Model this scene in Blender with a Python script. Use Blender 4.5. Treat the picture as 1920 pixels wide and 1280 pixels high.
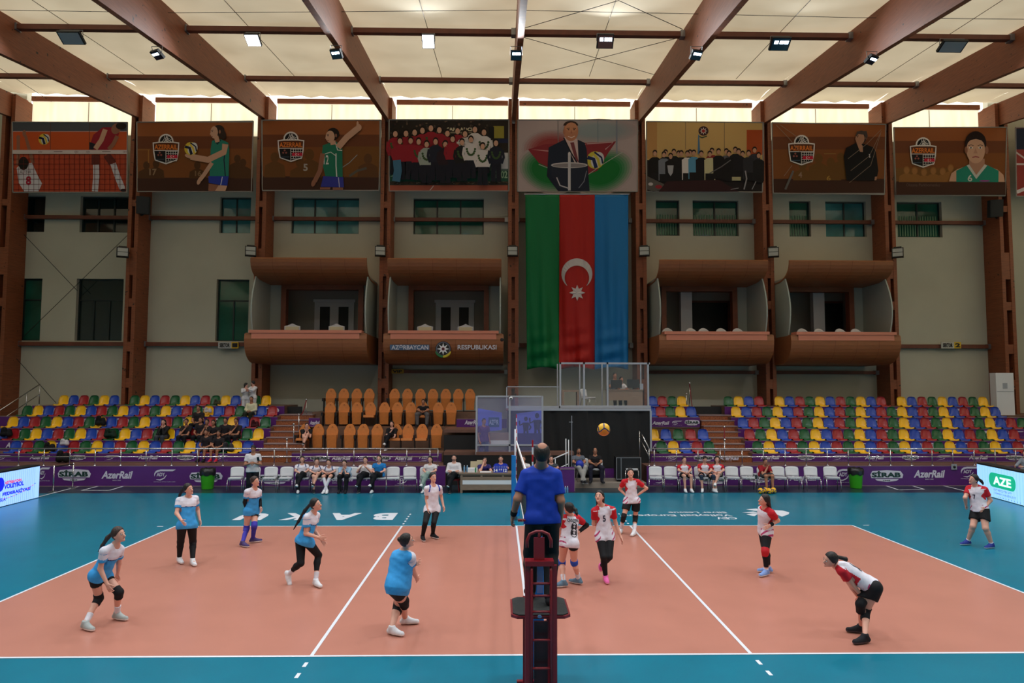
import bpy, math, random
import numpy as np
from mathutils import Vector, Matrix
R_ = random.Random(7)
for o in list(bpy.data.objects): bpy.data.objects.remove(o, do_unlink=True)
sc = bpy.context.scene
COL = sc.collection
# ---------------------------------------------------------------- camera
F_PX, PITCH, YAW, ROLL = 1311.86, 0.06451, 0.01821, 0.00198
CP = np.array([-0.4689, -9.8468, 3.6809])
_F = np.array([math.sin(YAW)*math.cos(PITCH), math.cos(YAW)*math.cos(PITCH), math.sin(PITCH)])
_R = np.array([math.cos(YAW), -math.sin(YAW), 0.0]); _U = np.cross(_R, _F)
_R2 = _R*math.cos(ROLL)+_U*math.sin(ROLL); _U2 = -_R*math.sin(ROLL)+_U*math.cos(ROLL)
cd = bpy.data.cameras.new('camera'); cam = bpy.data.objects.new('camera', cd); COL.objects.link(cam)
cd.sensor_width = 36.0; cd.lens = F_PX*36.0/1920.0; cd.clip_end = 300
cam.matrix_world = Matrix(((_R2[0], _U2[0], -_F[0], CP[0]), (_R2[1], _U2[1], -_F[1], CP[1]), (_R2[2], _U2[2], -_F[2], CP[2]), (0, 0, 0, 1)))
sc.camera = cam
# ---------------------------------------------------------------- view, world, daylight
sc.view_settings.view_transform = 'Standard'; sc.view_settings.look = 'None'
sc.view_settings.gamma = 1.0; sc.view_settings.use_curve_mapping = False
sc.view_settings.exposure = 0.0
WORLD_COL, WORLD_STR = (1.0, 0.93, 0.80), 2.0
w = bpy.data.worlds.new('daylight'); sc.world = w; w.use_nodes = True
bg = w.node_tree.nodes['Background']; bg.inputs[0].default_value = (*WORLD_COL, 1); bg.inputs[1].default_value = WORLD_STR
sc.cycles.use_denoising = True
sc.cycles.max_bounces = 6; sc.cycles.diffuse_bounces = 3; sc.cycles.glossy_bounces = 3
sc.cycles.transmission_bounces = 4; sc.cycles.transparent_max_bounces = 12
sc.cycles.caustics_reflective = False; sc.cycles.caustics_refractive = False
sc.cycles.sample_clamp_indirect = 6.0
LAMP_W = 170.0      # watts of each floodlight of the hall
# ---------------------------------------------------------------- helpers
def ray(px, py):
    return _F + _R2*(px-960)/F_PX - _U2*(py-640)/F_PX
def at(px, py, Y):
    d = ray(px, py); return CP + d*((Y-CP[1])/d[1])
def atz(px, py, Z):
    d = ray(px, py); return CP + d*((Z-CP[2])/d[2])
def ax(px, Y, py=800): return float(at(px, py, Y)[0])
def az(py, Y, px=960): return float(at(px, py, Y)[2])
def lin(c):
    return tuple((v/255.0/12.92 if v/255.0 <= 0.04045 else ((v/255.0+0.055)/1.055)**2.4) for v in c)
MATS = {}
def mat(name, rgb, rough=0.6, metal=0.0, noise=0.0, nscale=8.0, spec=0.5, bump=0.0, bscale=30.0, emis=0.0, alpha=1.0, trans=0.0, coat=0.0, stretch=None, spots=None):
    if name in MATS: return MATS[name]
    m = bpy.data.materials.new(name); m.use_nodes = True; nt = m.node_tree; n = nt.nodes; l = nt.links
    b = n['Principled BSDF']; c = lin(rgb)
    b.inputs['Base Color'].default_value = (*c, 1); b.inputs['Roughness'].default_value = rough
    b.inputs['Metallic'].default_value = metal; b.inputs['Specular IOR Level'].default_value = spec
    b.inputs['Coat Weight'].default_value = coat; b.inputs['Coat Roughness'].default_value = 0.25
    m.diffuse_color = (*c, 1)
    tc = n.new('ShaderNodeTexCoord')
    vec = tc.outputs['Object']
    if stretch:
        mp = n.new('ShaderNodeMapping'); mp.inputs['Scale'].default_value = stretch; l.new(vec, mp.inputs[0]); vec = mp.outputs[0]
    if noise > 0:
        t = n.new('ShaderNodeTexNoise'); t.inputs['Scale'].default_value = nscale; t.inputs['Detail'].default_value = 4
        l.new(vec, t.inputs['Vector'])
        r = n.new('ShaderNodeValToRGB')
        r.color_ramp.elements[0].position = 0.3; r.color_ramp.elements[1].position = 0.7
        r.color_ramp.elements[0].color = (*[max(0, v*(1-noise)) for v in c], 1)
        r.color_ramp.elements[1].color = (*[min(1, v*(1+noise)) for v in c], 1)
        l.new(t.outputs['Fac'], r.inputs['Fac']); out = r.outputs['Color']
        if spots:
            s = n.new('ShaderNodeTexNoise'); s.inputs['Scale'].default_value = spots[0]; l.new(tc.outputs['Object'], s.inputs['Vector'])
            mr = n.new('ShaderNodeMapRange'); mr.inputs['From Min'].default_value = spots[1]; mr.inputs['From Max'].default_value = spots[1]+0.03
            l.new(s.outputs['Fac'], mr.inputs['Value'])
            mx = n.new('ShaderNodeMix'); mx.data_type = 'RGBA'; mx.inputs[7].default_value = (*lin(spots[2]), 1)
            l.new(mr.outputs[0], mx.inputs[0]); l.new(out, mx.inputs[6]); out = mx.outputs[2]
        l.new(out, b.inputs['Base Color'])
    if bump > 0:
        t2 = n.new('ShaderNodeTexNoise'); t2.inputs['Scale'].default_value = bscale; l.new(vec, t2.inputs['Vector'])
        bp = n.new('ShaderNodeBump'); bp.inputs['Strength'].default_value = bump; bp.inputs['Distance'].default_value = 0.02
        l.new(t2.outputs['Fac'], bp.inputs['Height']); l.new(bp.outputs[0], b.inputs['Normal'])
    if emis > 0:
        b.inputs['Emission Color'].default_value = (*c, 1); b.inputs['Emission Strength'].default_value = emis
    if alpha < 1: b.inputs['Alpha'].default_value = alpha
    if trans > 0: b.inputs['Transmission Weight'].default_value = trans
    MATS[name] = m; return m
def mkmesh(name, verts, faces, mats, fm=None, smooth=False):
    me = bpy.data.meshes.new(name)
    me.from_pydata([tuple(map(float, v)) for v in verts], [], [tuple(map(int, f)) for f in faces])
    for m in mats: me.materials.append(m)
    if fm is not None: me.polygons.foreach_set('material_index', np.array(fm, dtype=np.int32))
    if smooth: me.polygons.foreach_set('use_smooth', np.ones(len(me.polygons), dtype=bool))
    me.update(); return me
def link(name, me, parent=None, loc=(0, 0, 0)):
    o = bpy.data.objects.new(name, me); COL.objects.link(o); o.location = loc
    if parent is not None: o.parent = parent
    return o
def wloc(p):
    v = Vector((0, 0, 0))
    while p is not None: v += p.location; p = p.parent
    return v
def tag(o, label=None, cat=None, group=None, kind=None):
    if label: o['label'] = label
    if cat: o['category'] = cat
    if group: o['group'] = group
    if kind: o['kind'] = kind
    return o
def thing(name, label, cat, loc=(0, 0, 0), group=None, rz=0.0):
    o = bpy.data.objects.new(name, None); COL.objects.link(o); o.location = [float(v) for v in loc]; o.rotation_euler = (0, 0, rz)
    o.empty_display_size = 0.2
    return tag(o, label, cat, group)
class MB:
    def __init__(s): s.v = []; s.f = []; s.m = []; s.mats = []
    def mi(s, m):
        if m is None: return 0
        if m not in s.mats: s.mats.append(m)
        return s.mats.index(m)
    def add(s, vs, fs, m=None):
        b = len(s.v); i = s.mi(m); s.v += [tuple(map(float, v)) for v in vs]
        for f in fs: s.f.append([b+k for k in f]); s.m.append(i)
    def box(s, x0, x1, y0, y1, z0, z1, m=None):
        s.add([(x0, y0, z0), (x1, y0, z0), (x1, y1, z0), (x0, y1, z0), (x0, y0, z1), (x1, y0, z1), (x1, y1, z1), (x0, y1, z1)],
              [(0, 3, 2, 1), (4, 5, 6, 7), (0, 1, 5, 4), (1, 2, 6, 5), (2, 3, 7, 6), (3, 0, 4, 7)], m)
    def cbox(s, c, sz, m=None, rot=None):
        hx, hy, hz = sz[0]/2, sz[1]/2, sz[2]/2
        pts = [Vector((x*hx, y*hy, z*hz)) for z in (-1, 1) for x, y in ((-1, -1), (1, -1), (1, 1), (-1, 1))]
        if rot is not None: pts = [rot @ p for p in pts]
        s.add([p+Vector([float(q) for q in c]) for p in pts], [(0, 3, 2, 1), (4, 5, 6, 7), (0, 1, 5, 4), (1, 2, 6, 5), (2, 3, 7, 6), (3, 0, 4, 7)], m)
    def tube(s, pts, r, n=8, m=None, close=False):
        pts = [Vector([float(q) for q in p]) for p in pts]; rs = r if isinstance(r, (list, tuple)) else [r]*len(pts)
        rings = []; N = len(pts); prev = None
        for i, p in enumerate(pts):
            if close: d = pts[(i+1) % N]-pts[i-1]
            else: d = (pts[min(i+1, N-1)]-pts[max(i-1, 0)])
            d = d.normalized() if d.length > 1e-9 else Vector((0, 0, 1))
            a = Vector((0, 0, 1)) if abs(d.z) < 0.9 else Vector((1, 0, 0))
            if prev is not None: a = prev
            u = (a-d*a.dot(d)).normalized(); prev = u; v = d.cross(u)
            rings.append([p+(u*math.cos(t)+v*math.sin(t))*rs[i] for t in [2*math.pi*k/n for k in range(n)]])
        vs = [q for r_ in rings for q in r_]; fs = []
        for i in range(N if close else N-1):
            for k in range(n):
                a, b = i*n+k, i*n+(k+1) % n; c, d_ = ((i+1) % N)*n+(k+1) % n, ((i+1) % N)*n+k
                fs.append((a, b, c, d_))
        if not close: fs.append(tuple(range(n-1, -1, -1))); fs.append(tuple((N-1)*n+k for k in range(n)))
        s.add(vs, fs, m)
    def lathe(s, prof, c=(0, 0, 0), n=16, m=None):
        vs = []; fs = []
        for r, z in prof:
            for k in range(n):
                t = 2*math.pi*k/n; vs.append((c[0]+r*math.cos(t), c[1]+r*math.sin(t), c[2]+z))
        for i in range(len(prof)-1):
            for k in range(n): fs.append((i*n+k, i*n+(k+1) % n, (i+1)*n+(k+1) % n, (i+1)*n+k))
        fs.append(tuple(range(n-1, -1, -1))); fs.append(tuple((len(prof)-1)*n+k for k in range(n)))
        s.add(vs, fs, m)
    def prism(s, poly, ext, m=None):
        # poly: 3d points (planar loop), ext: extrusion vector
        n = len(poly); P = [Vector([float(q) for q in p]) for p in poly]; e = Vector([float(q) for q in ext])
        s.add(P+[p+e for p in P], [tuple(range(n-1, -1, -1)), tuple(n+k for k in range(n))]+[(k, (k+1) % n, n+(k+1) % n, n+k) for k in range(n)], m)
    def poly(s, pts, m=None): s.add(pts, [tuple(range(len(pts)))], m)
    def strip(s, a, b, m=None):
        n = len(a); s.add(list(a)+list(b), [(i, i+1, n+i+1, n+i) for i in range(n-1)], m)
    def sphere(s, c, r, n=10, m=None, sc_=(1, 1, 1)):
        prof = [(r*math.sin(math.pi*i/n), -r*math.cos(math.pi*i/n)) for i in range(1, n)]
        b = len(s.v); s.lathe(prof, (0, 0, 0), n*2 if n < 9 else 16, m)
        s.v[b:] = [(c[0]+v[0]*sc_[0], c[1]+v[1]*sc_[1], c[2]+v[2]*sc_[2]) for v in s.v[b:]]
    def build(s, name, m=None, parent=None, smooth=False, local=False):
        mats = list(s.mats) if s.mats else ([m] if m else [])
        vs = s.v
        if parent is not None and not local:
            w_ = wloc(parent); vs = [(v[0]-w_.x, v[1]-w_.y, v[2]-w_.z) for v in vs]
        return link(name, mkmesh(name, vs, s.f, mats, s.m, smooth), parent)
_tc = {}
def text_geo(st, bold=0.0):
    k = (st, bold)
    if k in _tc: return _tc[k]
    cu = bpy.data.curves.new('t', 'FONT'); cu.body = st; cu.size = 1; cu.resolution_u = 3; cu.offset = bold
    o = bpy.data.objects.new('t', cu); COL.objects.link(o)
    dg = bpy.context.evaluated_depsgraph_get(); me = bpy.data.meshes.new_from_object(o.evaluated_get(dg))
    v = np.array([tuple(p.co) for p in me.vertices]); f = [tuple(p.vertices) for p in me.polygons]
    bpy.data.objects.remove(o, do_unlink=True); bpy.data.curves.remove(cu); bpy.data.meshes.remove(me)
    mn, mx = v.min(0), v.max(0); v = (v-mn)/np.maximum(mx-mn, 1e-6)
    _tc[k] = (v, f); return _tc[k]
def text_on(mb, st, P0, U, V, m=None, bold=0.0, off=(0, 0, 0)):
    v, f = text_geo(st, bold); P0 = np.array(P0, float)+np.array(off, float); U = np.array(U, float); V = np.array(V, float)
    n = np.cross(U, V); 
    mb.add([P0+a[0]*U+a[1]*V for a in v], f, m)
def copy_tree(o, parent=None):
    c = o.copy(); COL.objects.link(c)
    if parent is not None: c.parent = parent
    for ch in list(o.children): copy_tree(ch, c)
    return c
ORD = ['first','second','third','fourth','fifth','sixth','seventh','eighth','ninth','tenth','eleventh','twelfth','thirteenth','fourteenth','fifteenth','sixteenth','seventeenth','eighteenth','nineteenth','twentieth','twenty-first','twenty-second','twenty-third','twenty-fourth','twenty-fifth','twenty-sixth','twenty-seventh','twenty-eighth']
# ---------------------------------------------------------------- palette
M_wood = mat('red_glulam', (138, 76, 46), 0.55, noise=0.22, nscale=3, stretch=(1.0, 0.6, 9), spots=(5.5, 0.70, (40, 20, 12)))
M_woodd = mat('dark_red_wood', (112, 52, 32), 0.6, noise=0.2, nscale=3)
M_black = mat('black_matt', (22, 22, 25), 0.6)
M_blackp = mat('black_plastic', (26, 26, 30), 0.35)
M_steel = mat('galvanised_steel', (150, 152, 156), 0.35, metal=0.7)
M_chrome = mat('chrome', (205, 205, 210), 0.18, metal=1.0)
M_white = mat('white_paint', (232, 232, 236), 0.5)
M_purple = mat('purple_vinyl', (88, 32, 112), 0.42, noise=0.06, nscale=2)
M_lgrey = mat('light_grey_aluminium', (176, 180, 190), 0.4, metal=0.3)
M_whprint = mat('white_print', (214, 208, 224), 0.5)
# ================================================================ SETTING
YC, YW = 23.2, 24.4            # column fronts, wall face
CX = [-23.9, -17.84, -11.84, -5.92, 0.19, 6.32, 12.46, 18.41, 24.07]
def struct(name, mb, m=None, smooth=False): return tag(mb.build(name, m, None, smooth), kind='structure')
# floor --------------------------------------------------------
def floor_mat():
    m = bpy.data.materials.new('sports_floor'); m.use_nodes = True; nt = m.node_tree; n = nt.nodes; l = nt.links; b = n['Principled BSDF']
    tc = n.new('ShaderNodeTexCoord'); sp = n.new('ShaderNodeSeparateXYZ'); l.new(tc.outputs['Object'], sp.inputs[0])
    def mth(op, a, bb):
        q = n.new('ShaderNodeMath'); q.operation = op
        for i, s in enumerate((a, bb)):
            if isinstance(s, (int, float)): q.inputs[i].default_value = s
            elif s is not None: l.new(s, q.inputs[i])
        return q.outputs[0]
    ax_ = mth('ABSOLUTE', sp.outputs[0], None); inx = mth('LESS_THAN', ax_, 9.0)
    yy = mth('ABSOLUTE', mth('SUBTRACT', sp.outputs[1], 4.5), None); iny = mth('LESS_THAN', yy, 4.5)
    court = mth('MULTIPLY', inx, iny)
    no = n.new('ShaderNodeTexNoise'); no.inputs['Scale'].default_value = 1.1; no.inputs['Detail'].default_value = 5; l.new(tc.outputs['Object'], no.inputs[0])
    def rampc(c, k):
        r = n.new('ShaderNodeValToRGB'); r.color_ramp.elements[0].position = .3; r.color_ramp.elements[1].position = .7
        c = lin(c); r.color_ramp.elements[0].color = (*[v*(1-k) for v in c], 1); r.color_ramp.elements[1].color = (*[min(1, v*(1+k)) for v in c], 1)
        l.new(no.outputs['Fac'], r.inputs[0]); return r.outputs[0]
    c1 = rampc((186, 124, 108), 0.04); c2 = rampc((0, 112, 138), 0.07); c3 = rampc((34, 44, 54), 0.1)
    mx = n.new('ShaderNodeMix'); mx.data_type = 'RGBA'; l.new(court, mx.inputs[0]); l.new(c2, mx.inputs[6]); l.new(c1, mx.inputs[7])
    back = mth('GREATER_THAN', sp.outputs[1], 14.75)  # dark floor band at the back, with shade painted into its colour
    m2 = n.new('ShaderNodeMix'); m2.data_type = 'RGBA'; l.new(back, m2.inputs[0]); l.new(mx.outputs[2], m2.inputs[6]); l.new(c3, m2.inputs[7])
    l.new(m2.outputs[2], b.inputs['Base Color'])
    b.inputs['Roughness'].default_value = 0.30; b.inputs['Specular IOR Level'].default_value = 0.45
    bp = n.new('ShaderNodeBump'); bp.inputs['Strength'].default_value = 0.012; t2 = n.new('ShaderNodeTexNoise'); t2.inputs['Scale'].default_value = 14
    l.new(tc.outputs['Object'], t2.inputs[0]); l.new(t2.outputs[0], bp.inputs['Height']); l.new(bp.outputs[0], b.inputs['Normal'])
    return m
M_floor = floor_mat()
b = MB(); b.add([(-31, -17, 0), (31, -17, 0), (31, 25, 0), (-31, 25, 0)], [(0, 1, 2, 3)]); struct('floor', b, M_floor)
M_wall = mat('plaster_wall', (192, 190, 174), 0.7, noise=0.05, nscale=0.5, spec=0.3)
b = MB()
# wall openings are built from horizontal bands around window holes (pixel measured, wall plane YW)
WUP = [(45, 84), (150, 240), (412, 470), (546, 673), (775, 907), (1230, 1274), (1299, 1385), (1480, 1520), (1548, 1624), (1682, 1766)]
WLO = [(38, 77), (142, 230), (405, 466)]
zt, zb_ = az(373, YW), az(440, YW); lt, lb = az(523, YW, 300), az(639, YW, 300)
def wx(p, y): return ax(p, YW, y)
holes = [(wx(a, 405), wx(c, 405), zb_, zt) for a, c in WUP]
holes[0] = (wx(45, 405), wx(84, 405), zb_, zt)
lows = [(wx(a, 580), wx(c, 580), lb, lt) for a, c in WLO]
BALC = [(-11.75, -6.35), (-5.62, -0.28), (6.68, 11.85), (12.62, 17.6)]
BZ0, BZ1 = 5.2, 8.95
bal = [(x0+.55, x1-.55, BZ0, BZ1-0.45) for x0, x1 in BALC]
def band(z0, z1, hs, y0=YW, y1=YW+0.35):
    x = -31
    for h in sorted(hs):
        b.box(x, h[0], y0, y1, z0, z1); x = h[1]
    b.box(x, 31, y0, y1, z0, z1)
zs = [0, lb, BZ0, lt, BZ1-0.45, zb_, zt, 16.05]
zs = sorted(set(zs))
for i in range(len(zs)-1):
    mz = (zs[i]+zs[i+1])/2
    band(zs[i], zs[i+1], [h for h in holes+lows+bal if h[2] < mz < h[3]])
b.box(-31, -23.9, YW, YW+.35, 16.05, 18.6); b.box(24.3, 31, YW, YW+.35, 16.05, 18.6)
struct('wall_back', b, M_wall)
b = MB(); b.box(-31.3, -31, -17, 24.75, 0, 19); struct('wall_left', b, M_wall)
b = MB(); b.box(31, 31.3, -17, 24.75, 0, 8.5); b.box(31, 31.3, -17, 24.75, 13, 19); b.box(31, 31.3, -17, -12, 8.5, 13); b.box(31, 31.3, 21, 24.75, 8.5, 13); struct('wall_right', b, M_wall)
b = MB(); b.box(-31.3, 31.3, -17.3, -17, 0, 19); struct('wall_front', b, M_wall)
# roof membrane: translucent fabric carried on the rafters ------
def zlo(Y): return 14.45+(Y-9.2)*0.146
def zup(Y): return 16.4+(Y-12.6)*0.115
def zme(Y): return 16.46+(Y-12.6)*0.139
def membrane_mat():
    m = bpy.data.materials.new('roof_membrane'); m.use_nodes = True; nt = m.node_tree; n = nt.nodes; l = nt.links
    for q in list(n): n.remove(q)
    out = n.new('ShaderNodeOutputMaterial'); d = n.new('ShaderNodeBsdfDiffuse'); t = n.new('ShaderNodeBsdfTranslucent'); mx = n.new('ShaderNodeMixShader')
    tc = n.new('ShaderNodeTexCoord'); no = n.new('ShaderNodeTexNoise'); no.inputs['Scale'].default_value = 0.45; no.inputs['Detail'].default_value = 5
    l.new(tc.outputs['Object'], no.inputs[0])
    r = n.new('ShaderNodeValToRGB'); r.color_ramp.elements[0].position = .3; r.color_ramp.elements[1].position = .72
    r.color_ramp.elements[0].color = (0.20, 0.172, 0.125, 1); r.color_ramp.elements[1].color = (0.27, 0.24, 0.185, 1)
    l.new(no.outputs[0], r.inputs[0]); l.new(r.outputs[0], t.inputs[0]); d.inputs[0].default_value = (0.6, 0.55, 0.45, 1)
    ad = n.new('ShaderNodeAddShader'); l.new(d.outputs[0], ad.inputs[0]); l.new(t.outputs[0], ad.inputs[1]); l.new(ad.outputs[0], out.inputs[0])
    return m
M_memb = membrane_mat()
b = MB()
ys = [24.3, 23.9, 23.4, 23, 22.6, 22, 21.4, 20.8, 20, 18, 16, 12, 6, 0, -8, -17.3]
for i in range(len(CX)+1):
    xa = -31.2 if i == 0 else CX[i-1]; xb = 31.2 if i == len(CX) else CX[i]
    N = 12; g = []
    for j, y in enumerate(ys):
        for k in range(N+1):
            u = k/N; x = xa+(xb-xa)*u
            sag = -0.10*math.sin(math.pi*u)
            wr = 0.0
            if y > 20.5: wr = 0.05*math.sin(u*37+y*2.3)*min(1, (y-20.5)/2.0)*(0.4+abs(math.sin(u*5.1+i)))
            g.append((x, y, zme(y)+0.02+sag*.6+wr))
    b.add(g, [(j*(N+1)+k, j*(N+1)+k+1, (j+1)*(N+1)+k+1, (j+1)*(N+1)+k) for j in range(len(ys)-1) for k in range(N)])
struct('ceiling', b, M_memb, True)
# clerestory strip of polycarbonate above the banners
M_cler = bpy.data.materials.new('polycarbonate_glazing'); M_cler.use_nodes = True
_n = M_cler.node_tree.nodes; _l = M_cler.node_tree.links
for q in list(_n): _n.remove(q)
_o = _n.new('ShaderNodeOutputMaterial'); _t = _n.new('ShaderNodeBsdfTranslucent'); _no = _n.new('ShaderNodeTexNoise'); _no.inputs['Scale'].default_value = 1.4
_r = _n.new('ShaderNodeValToRGB'); _r.color_ramp.elements[0].color = (.70, .67, .56, 1); _r.color_ramp.elements[1].color = (.92, .90, .82, 1)
_tc = _n.new('ShaderNodeTexCoord'); _mp = _n.new('ShaderNodeMapping'); _mp.inputs['Scale'].default_value = (2.2, 1, .3); _l.new(_tc.outputs['Object'], _mp.inputs[0]); _l.new(_mp.outputs[0], _no.inputs[0])
_l.new(_no.outputs[0], _r.inputs[0]); _l.new(_r.outputs[0], _t.inputs[0]); _l.new(_t.outputs[0], _o.inputs[0])
_tc = {}
b = MB(); b.box(31.1, 31.14, -12, 21, 8.5, 13, M_cler)  # glazed band added to the unseen right wall to brighten that side
for k in range(1, 11): b.box(31.05, 31.1, -12+3*k-.03, -12+3*k+.03, 8.5, 13, M_woodd)
struct('window_1', b)
wn = 2
M_frame = mat('window_frame_dark', (28, 40, 40), 0.4)
for i in range(len(CX)-1):
    xa, xb = CX[i]+0.3, CX[i+1]-0.25
    b = MB(); b.box(xa, xb, YW, YW+0.04, 16.05, 17.72, M_cler)
    b.box((xa+xb)/2-.012, (xa+xb)/2+.012, YW-.02, YW, 16.05, 17.7, M_woodd)
    b.box(xa, xb, YW-.12, YW-.01, 17.72, 17.95, M_wood)
    struct('window_%d' % wn, b); wn += 1
# windows: aluminium frame, tinted panes -----
M_glassd = mat('green_tinted_glass', (34, 92, 76), 0.06, spec=0.8, noise=0.35, nscale=0.8)
M_glassl = mat('teal_window_glass', (74, 140, 142), 0.06, spec=0.8, noise=0.3, nscale=0.9)
M_glassk = mat('dark_window_glass', (20, 34, 32), 0.05, spec=0.8, noise=0.2, nscale=0.9)
M_reveal = mat('window_reveal', (150, 152, 142), 0.7)
M_blind = mat('vertical_blind', (96, 140, 112), 0.6)
def window(x0, x1, z0, z1, cols, glass, transom=0.0, blinds=False, reveal='R'):
    global wn
    b = MB(); y = YW+0.22; f = 0.055
    b.box(x0, x1, y+.03, y+.05, z0, z1, glass)
    b.box(x0, x0+f, y-.02, y+.04, z0, z1, M_frame); b.box(x1-f, x1, y-.02, y+.04, z0, z1, M_frame)
    b.box(x0+f, x1-f, y-.02, y+.04, z0, z0+f, M_frame); b.box(x0+f, x1-f, y-.02, y+.04, z1-f, z1, M_frame)
    for k in range(1, cols):
        x = x0+(x1-x0)*k/cols; b.box(x-.035, x+.035, y-.02, y+.04, z0+f, (z1-f) if not transom else z0+(z1-z0)*transom, M_frame)
    if transom: b.box(x0+f, x1-f, y-.02, y+.04, z0+(z1-z0)*transom-.03, z0+(z1-z0)*transom+.03, M_frame)
    if blinds:
        k = x0+f+.05
        while k < x1-f-.05: b.box(k, k+.06, y+.005, y+.012, z0+.1, z0+(z1-z0)*.62, M_blind); k += .13
    struct('window_%d' % wn, b); wn += 1
specs = [(1, M_glassk, 0), (3, M_glassk, 0), (2, M_glassl, 0), (3, M_glassl, 0), (3, M_glassd, 0), (1, M_glassd, 1), (2, M_glassd, 1), (1, M_glassd, 1), (2, M_glassl, 0), (2, M_glassd, 1)]
for h, (c, g, bl) in zip(holes, specs): window(h[0], h[1], h[2], h[3], c, g, 0, bool(bl))
for h, (c, g) in zip(lows, [(1, M_glassd), (3, M_glassk), (2, M_glassd)]): window(h[0], h[1], h[2], h[3], c, g, 0.66)
# columns: two glulam leaves with spacer blocks ----------------
for i, x in enumerate(CX):
    b = MB(); hw = 0.25 if 0 < i < 8 else .3
    x0, x1 = x-hw, x+hw
    b.box(x0, x0+.17, YC, YW-.003, 0, zup(YC)-.03); b.box(x1-.17, x1, YC, YW-.003, 0, zup(YC)-.03)
    for z0, z1 in ((0, 1.0), (3.6, 4.05), (5.3, 5.75), (7.4, 7.8), (8.9, 10.2), (12.2, 12.5)):
        b.box(x0+.17, x1-.17, YC+.02, YW-.003, z0, z1)
    b.box(x0+.17, x1-.17, YC+.6, YW-.003, 0, zlo(YC), M_black) if False else None
    b.box(x0+.17, x1-.17, YC+.35, YW-.003, 1.0, zlo(YC))
    struct('trim_%d' % (i+1), b, M_wood)
tn = 10
def on_roof(px, py, dz=-.25):
    # intersect the view ray with the membrane plane
    d = ray(px, py); t = (16.46-12.6*.139+dz-CP[2]+CP[1]*.139)/(d[2]-.139*d[1]); return CP+d*t
# rafters: one thing each, with steel hangers
RX = [-30]+CX+[30]
for i, x in enumerate(RX):
    b = MB(); w_ = 0.1
    Y0, Y1 = -17, YW-.05
    b.prism([(x-w_, Y0, zlo(Y0)), (x-w_, Y1, zlo(Y1)), (x-w_, Y1, zup(Y1)), (x-w_, Y0, zup(Y0)+0.2)], (2*w_, 0, 0))
    struct('trim_%d' % tn, b, M_wood); tn += 1
# purlins and girts between the columns
M_purl = mat('purlin_wood', (112, 60, 42), 0.55, noise=0.15, nscale=3)
def bar(x0, x1, y, z, h, d, m): 
    global tn
    b = MB(); b.box(x0, x1, y-d/2, y+d/2, z-h/2, z+h/2, m)
    b.box(x1-.16, x1, y-d/2-.03, y+d/2+.03, z-h/2-.03, z+h/2+.03, M_steel); b.box(x0, x0+.06, y-d/2-.03, y+d/2+.03, z-h/2-.03, z+h/2+.03, M_steel)
    struct('trim_%d' % tn, b); tn += 1
PY1, PZ1 = [float(v) for v in on_roof(960, 62, -.3)[1:]]; PY2, PZ2 = [float(v) for v in on_roof(960, 152, -.3)[1:]]
for i in range(len(RX)-1):
    xa, xb = RX[i]+.1, RX[i+1]-.1
    bar(xa, xb, PY1, PZ1, .18, .22, M_purl); bar(xa, xb, PY2, PZ2, .17, .22, M_purl)
    for Y in (8.0, 1.0, -6.0): bar(xa, xb, Y, zup(Y)-.25, .3, .2, M_purl)
gz1, gz2, gz3 = az(413, YW-.1), az(647, YW-.1), az(697, YW-.1)
for i in range(len(CX)-1):
    xa, xb = CX[i]+.25, CX[i+1]-.25
    bar(xa, xb, YW-.13, gz1, .17, .2, M_purl)
    if i in (0, 1, 4, 7): bar(xa, xb, YW-.13, gz2, .19, .2, M_purl)
    if i in (3, 5, 6): bar(xa, xb, YW-.13, gz3, .15, .2, M_purl)
# membrane seam cables and wind bracing (steel rods)
def rod(name, label, pts, r=.015, m=None, group=None):
    b = MB(); b.tube(pts, r, 6); return tag(b.build(name, m or M_black), label, 'cable', group)
bracing = [((-17.5, YC+.9, 12.2), (-23.6, YC+.9, 6.2)), ((-17.5+.0, YC+.9, 6.9), (-23.6, YC+.9, 12.6)), ((-23.4, YC+.9, 5.4), (-19.4, YC+.9, 2.6))]
names = ['steel wind brace rod on the left end wall, running down leftwards', 'steel wind brace rod on the left end wall, running down rightwards', 'steel wind brace rod behind the far left seats']
bracing = [(at(240, 440, YW-.3), at(45, 630, YW-.3)), (at(45, 440, YW-.3), at(145, 545, YW-.3)), (at(20, 660, YW-.3), at(105, 755, YW-.3))]
for (a, c), nm in zip(bracing, names): rod('brace_rod', nm, [a, c], .014)
for a, c, nm in (((975, 68), (1262, 150), 'cross brace cable under the roof above the flag, falling to the right'), ((1268, 72), (975, 148), 'cross brace cable under the roof above the flag, falling to the left'),
              ((975, 55), (1160, 1), 'cross brace cable at the top edge, rising to the peak from the left'), ((1160, 1), (1280, 55), 'cross brace cable at the top edge, falling to the right beam'),
              ((0, 128), (118, 205), 'thin brace cable under the roof in the left corner bay')):
    rod('brace_cable', nm, [on_roof(*a), on_roof(*c)], .012)
for i, (a, c) in enumerate((((60, 0), (280, 146)), ((420, 0), (555, 146)), ((786, 0), (829, 146)), ((1155, 0), (1105, 143)), ((1520, 0), (1380, 148)), ((1880, 0), (1640, 155)))):
    tag(rod('membrane_seam_cable', 'thin seam cable running up the fabric roof in the %s bay from the left' % ORD[i], [on_roof(*a, dz=-.12), on_roof(*c, dz=-.12)], .012, mat('seam_grey', (120, 104, 84), .7)), group='seam cables')
rod('ceiling_cable', 'long thin cable strung across the roof bays near the top of the picture', [on_roof(x, y) for x, y in ((0, 19), (330, 24), (640, 22), (960, 19), (1300, 26), (1600, 33), (1920, 36))], .01)
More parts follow.
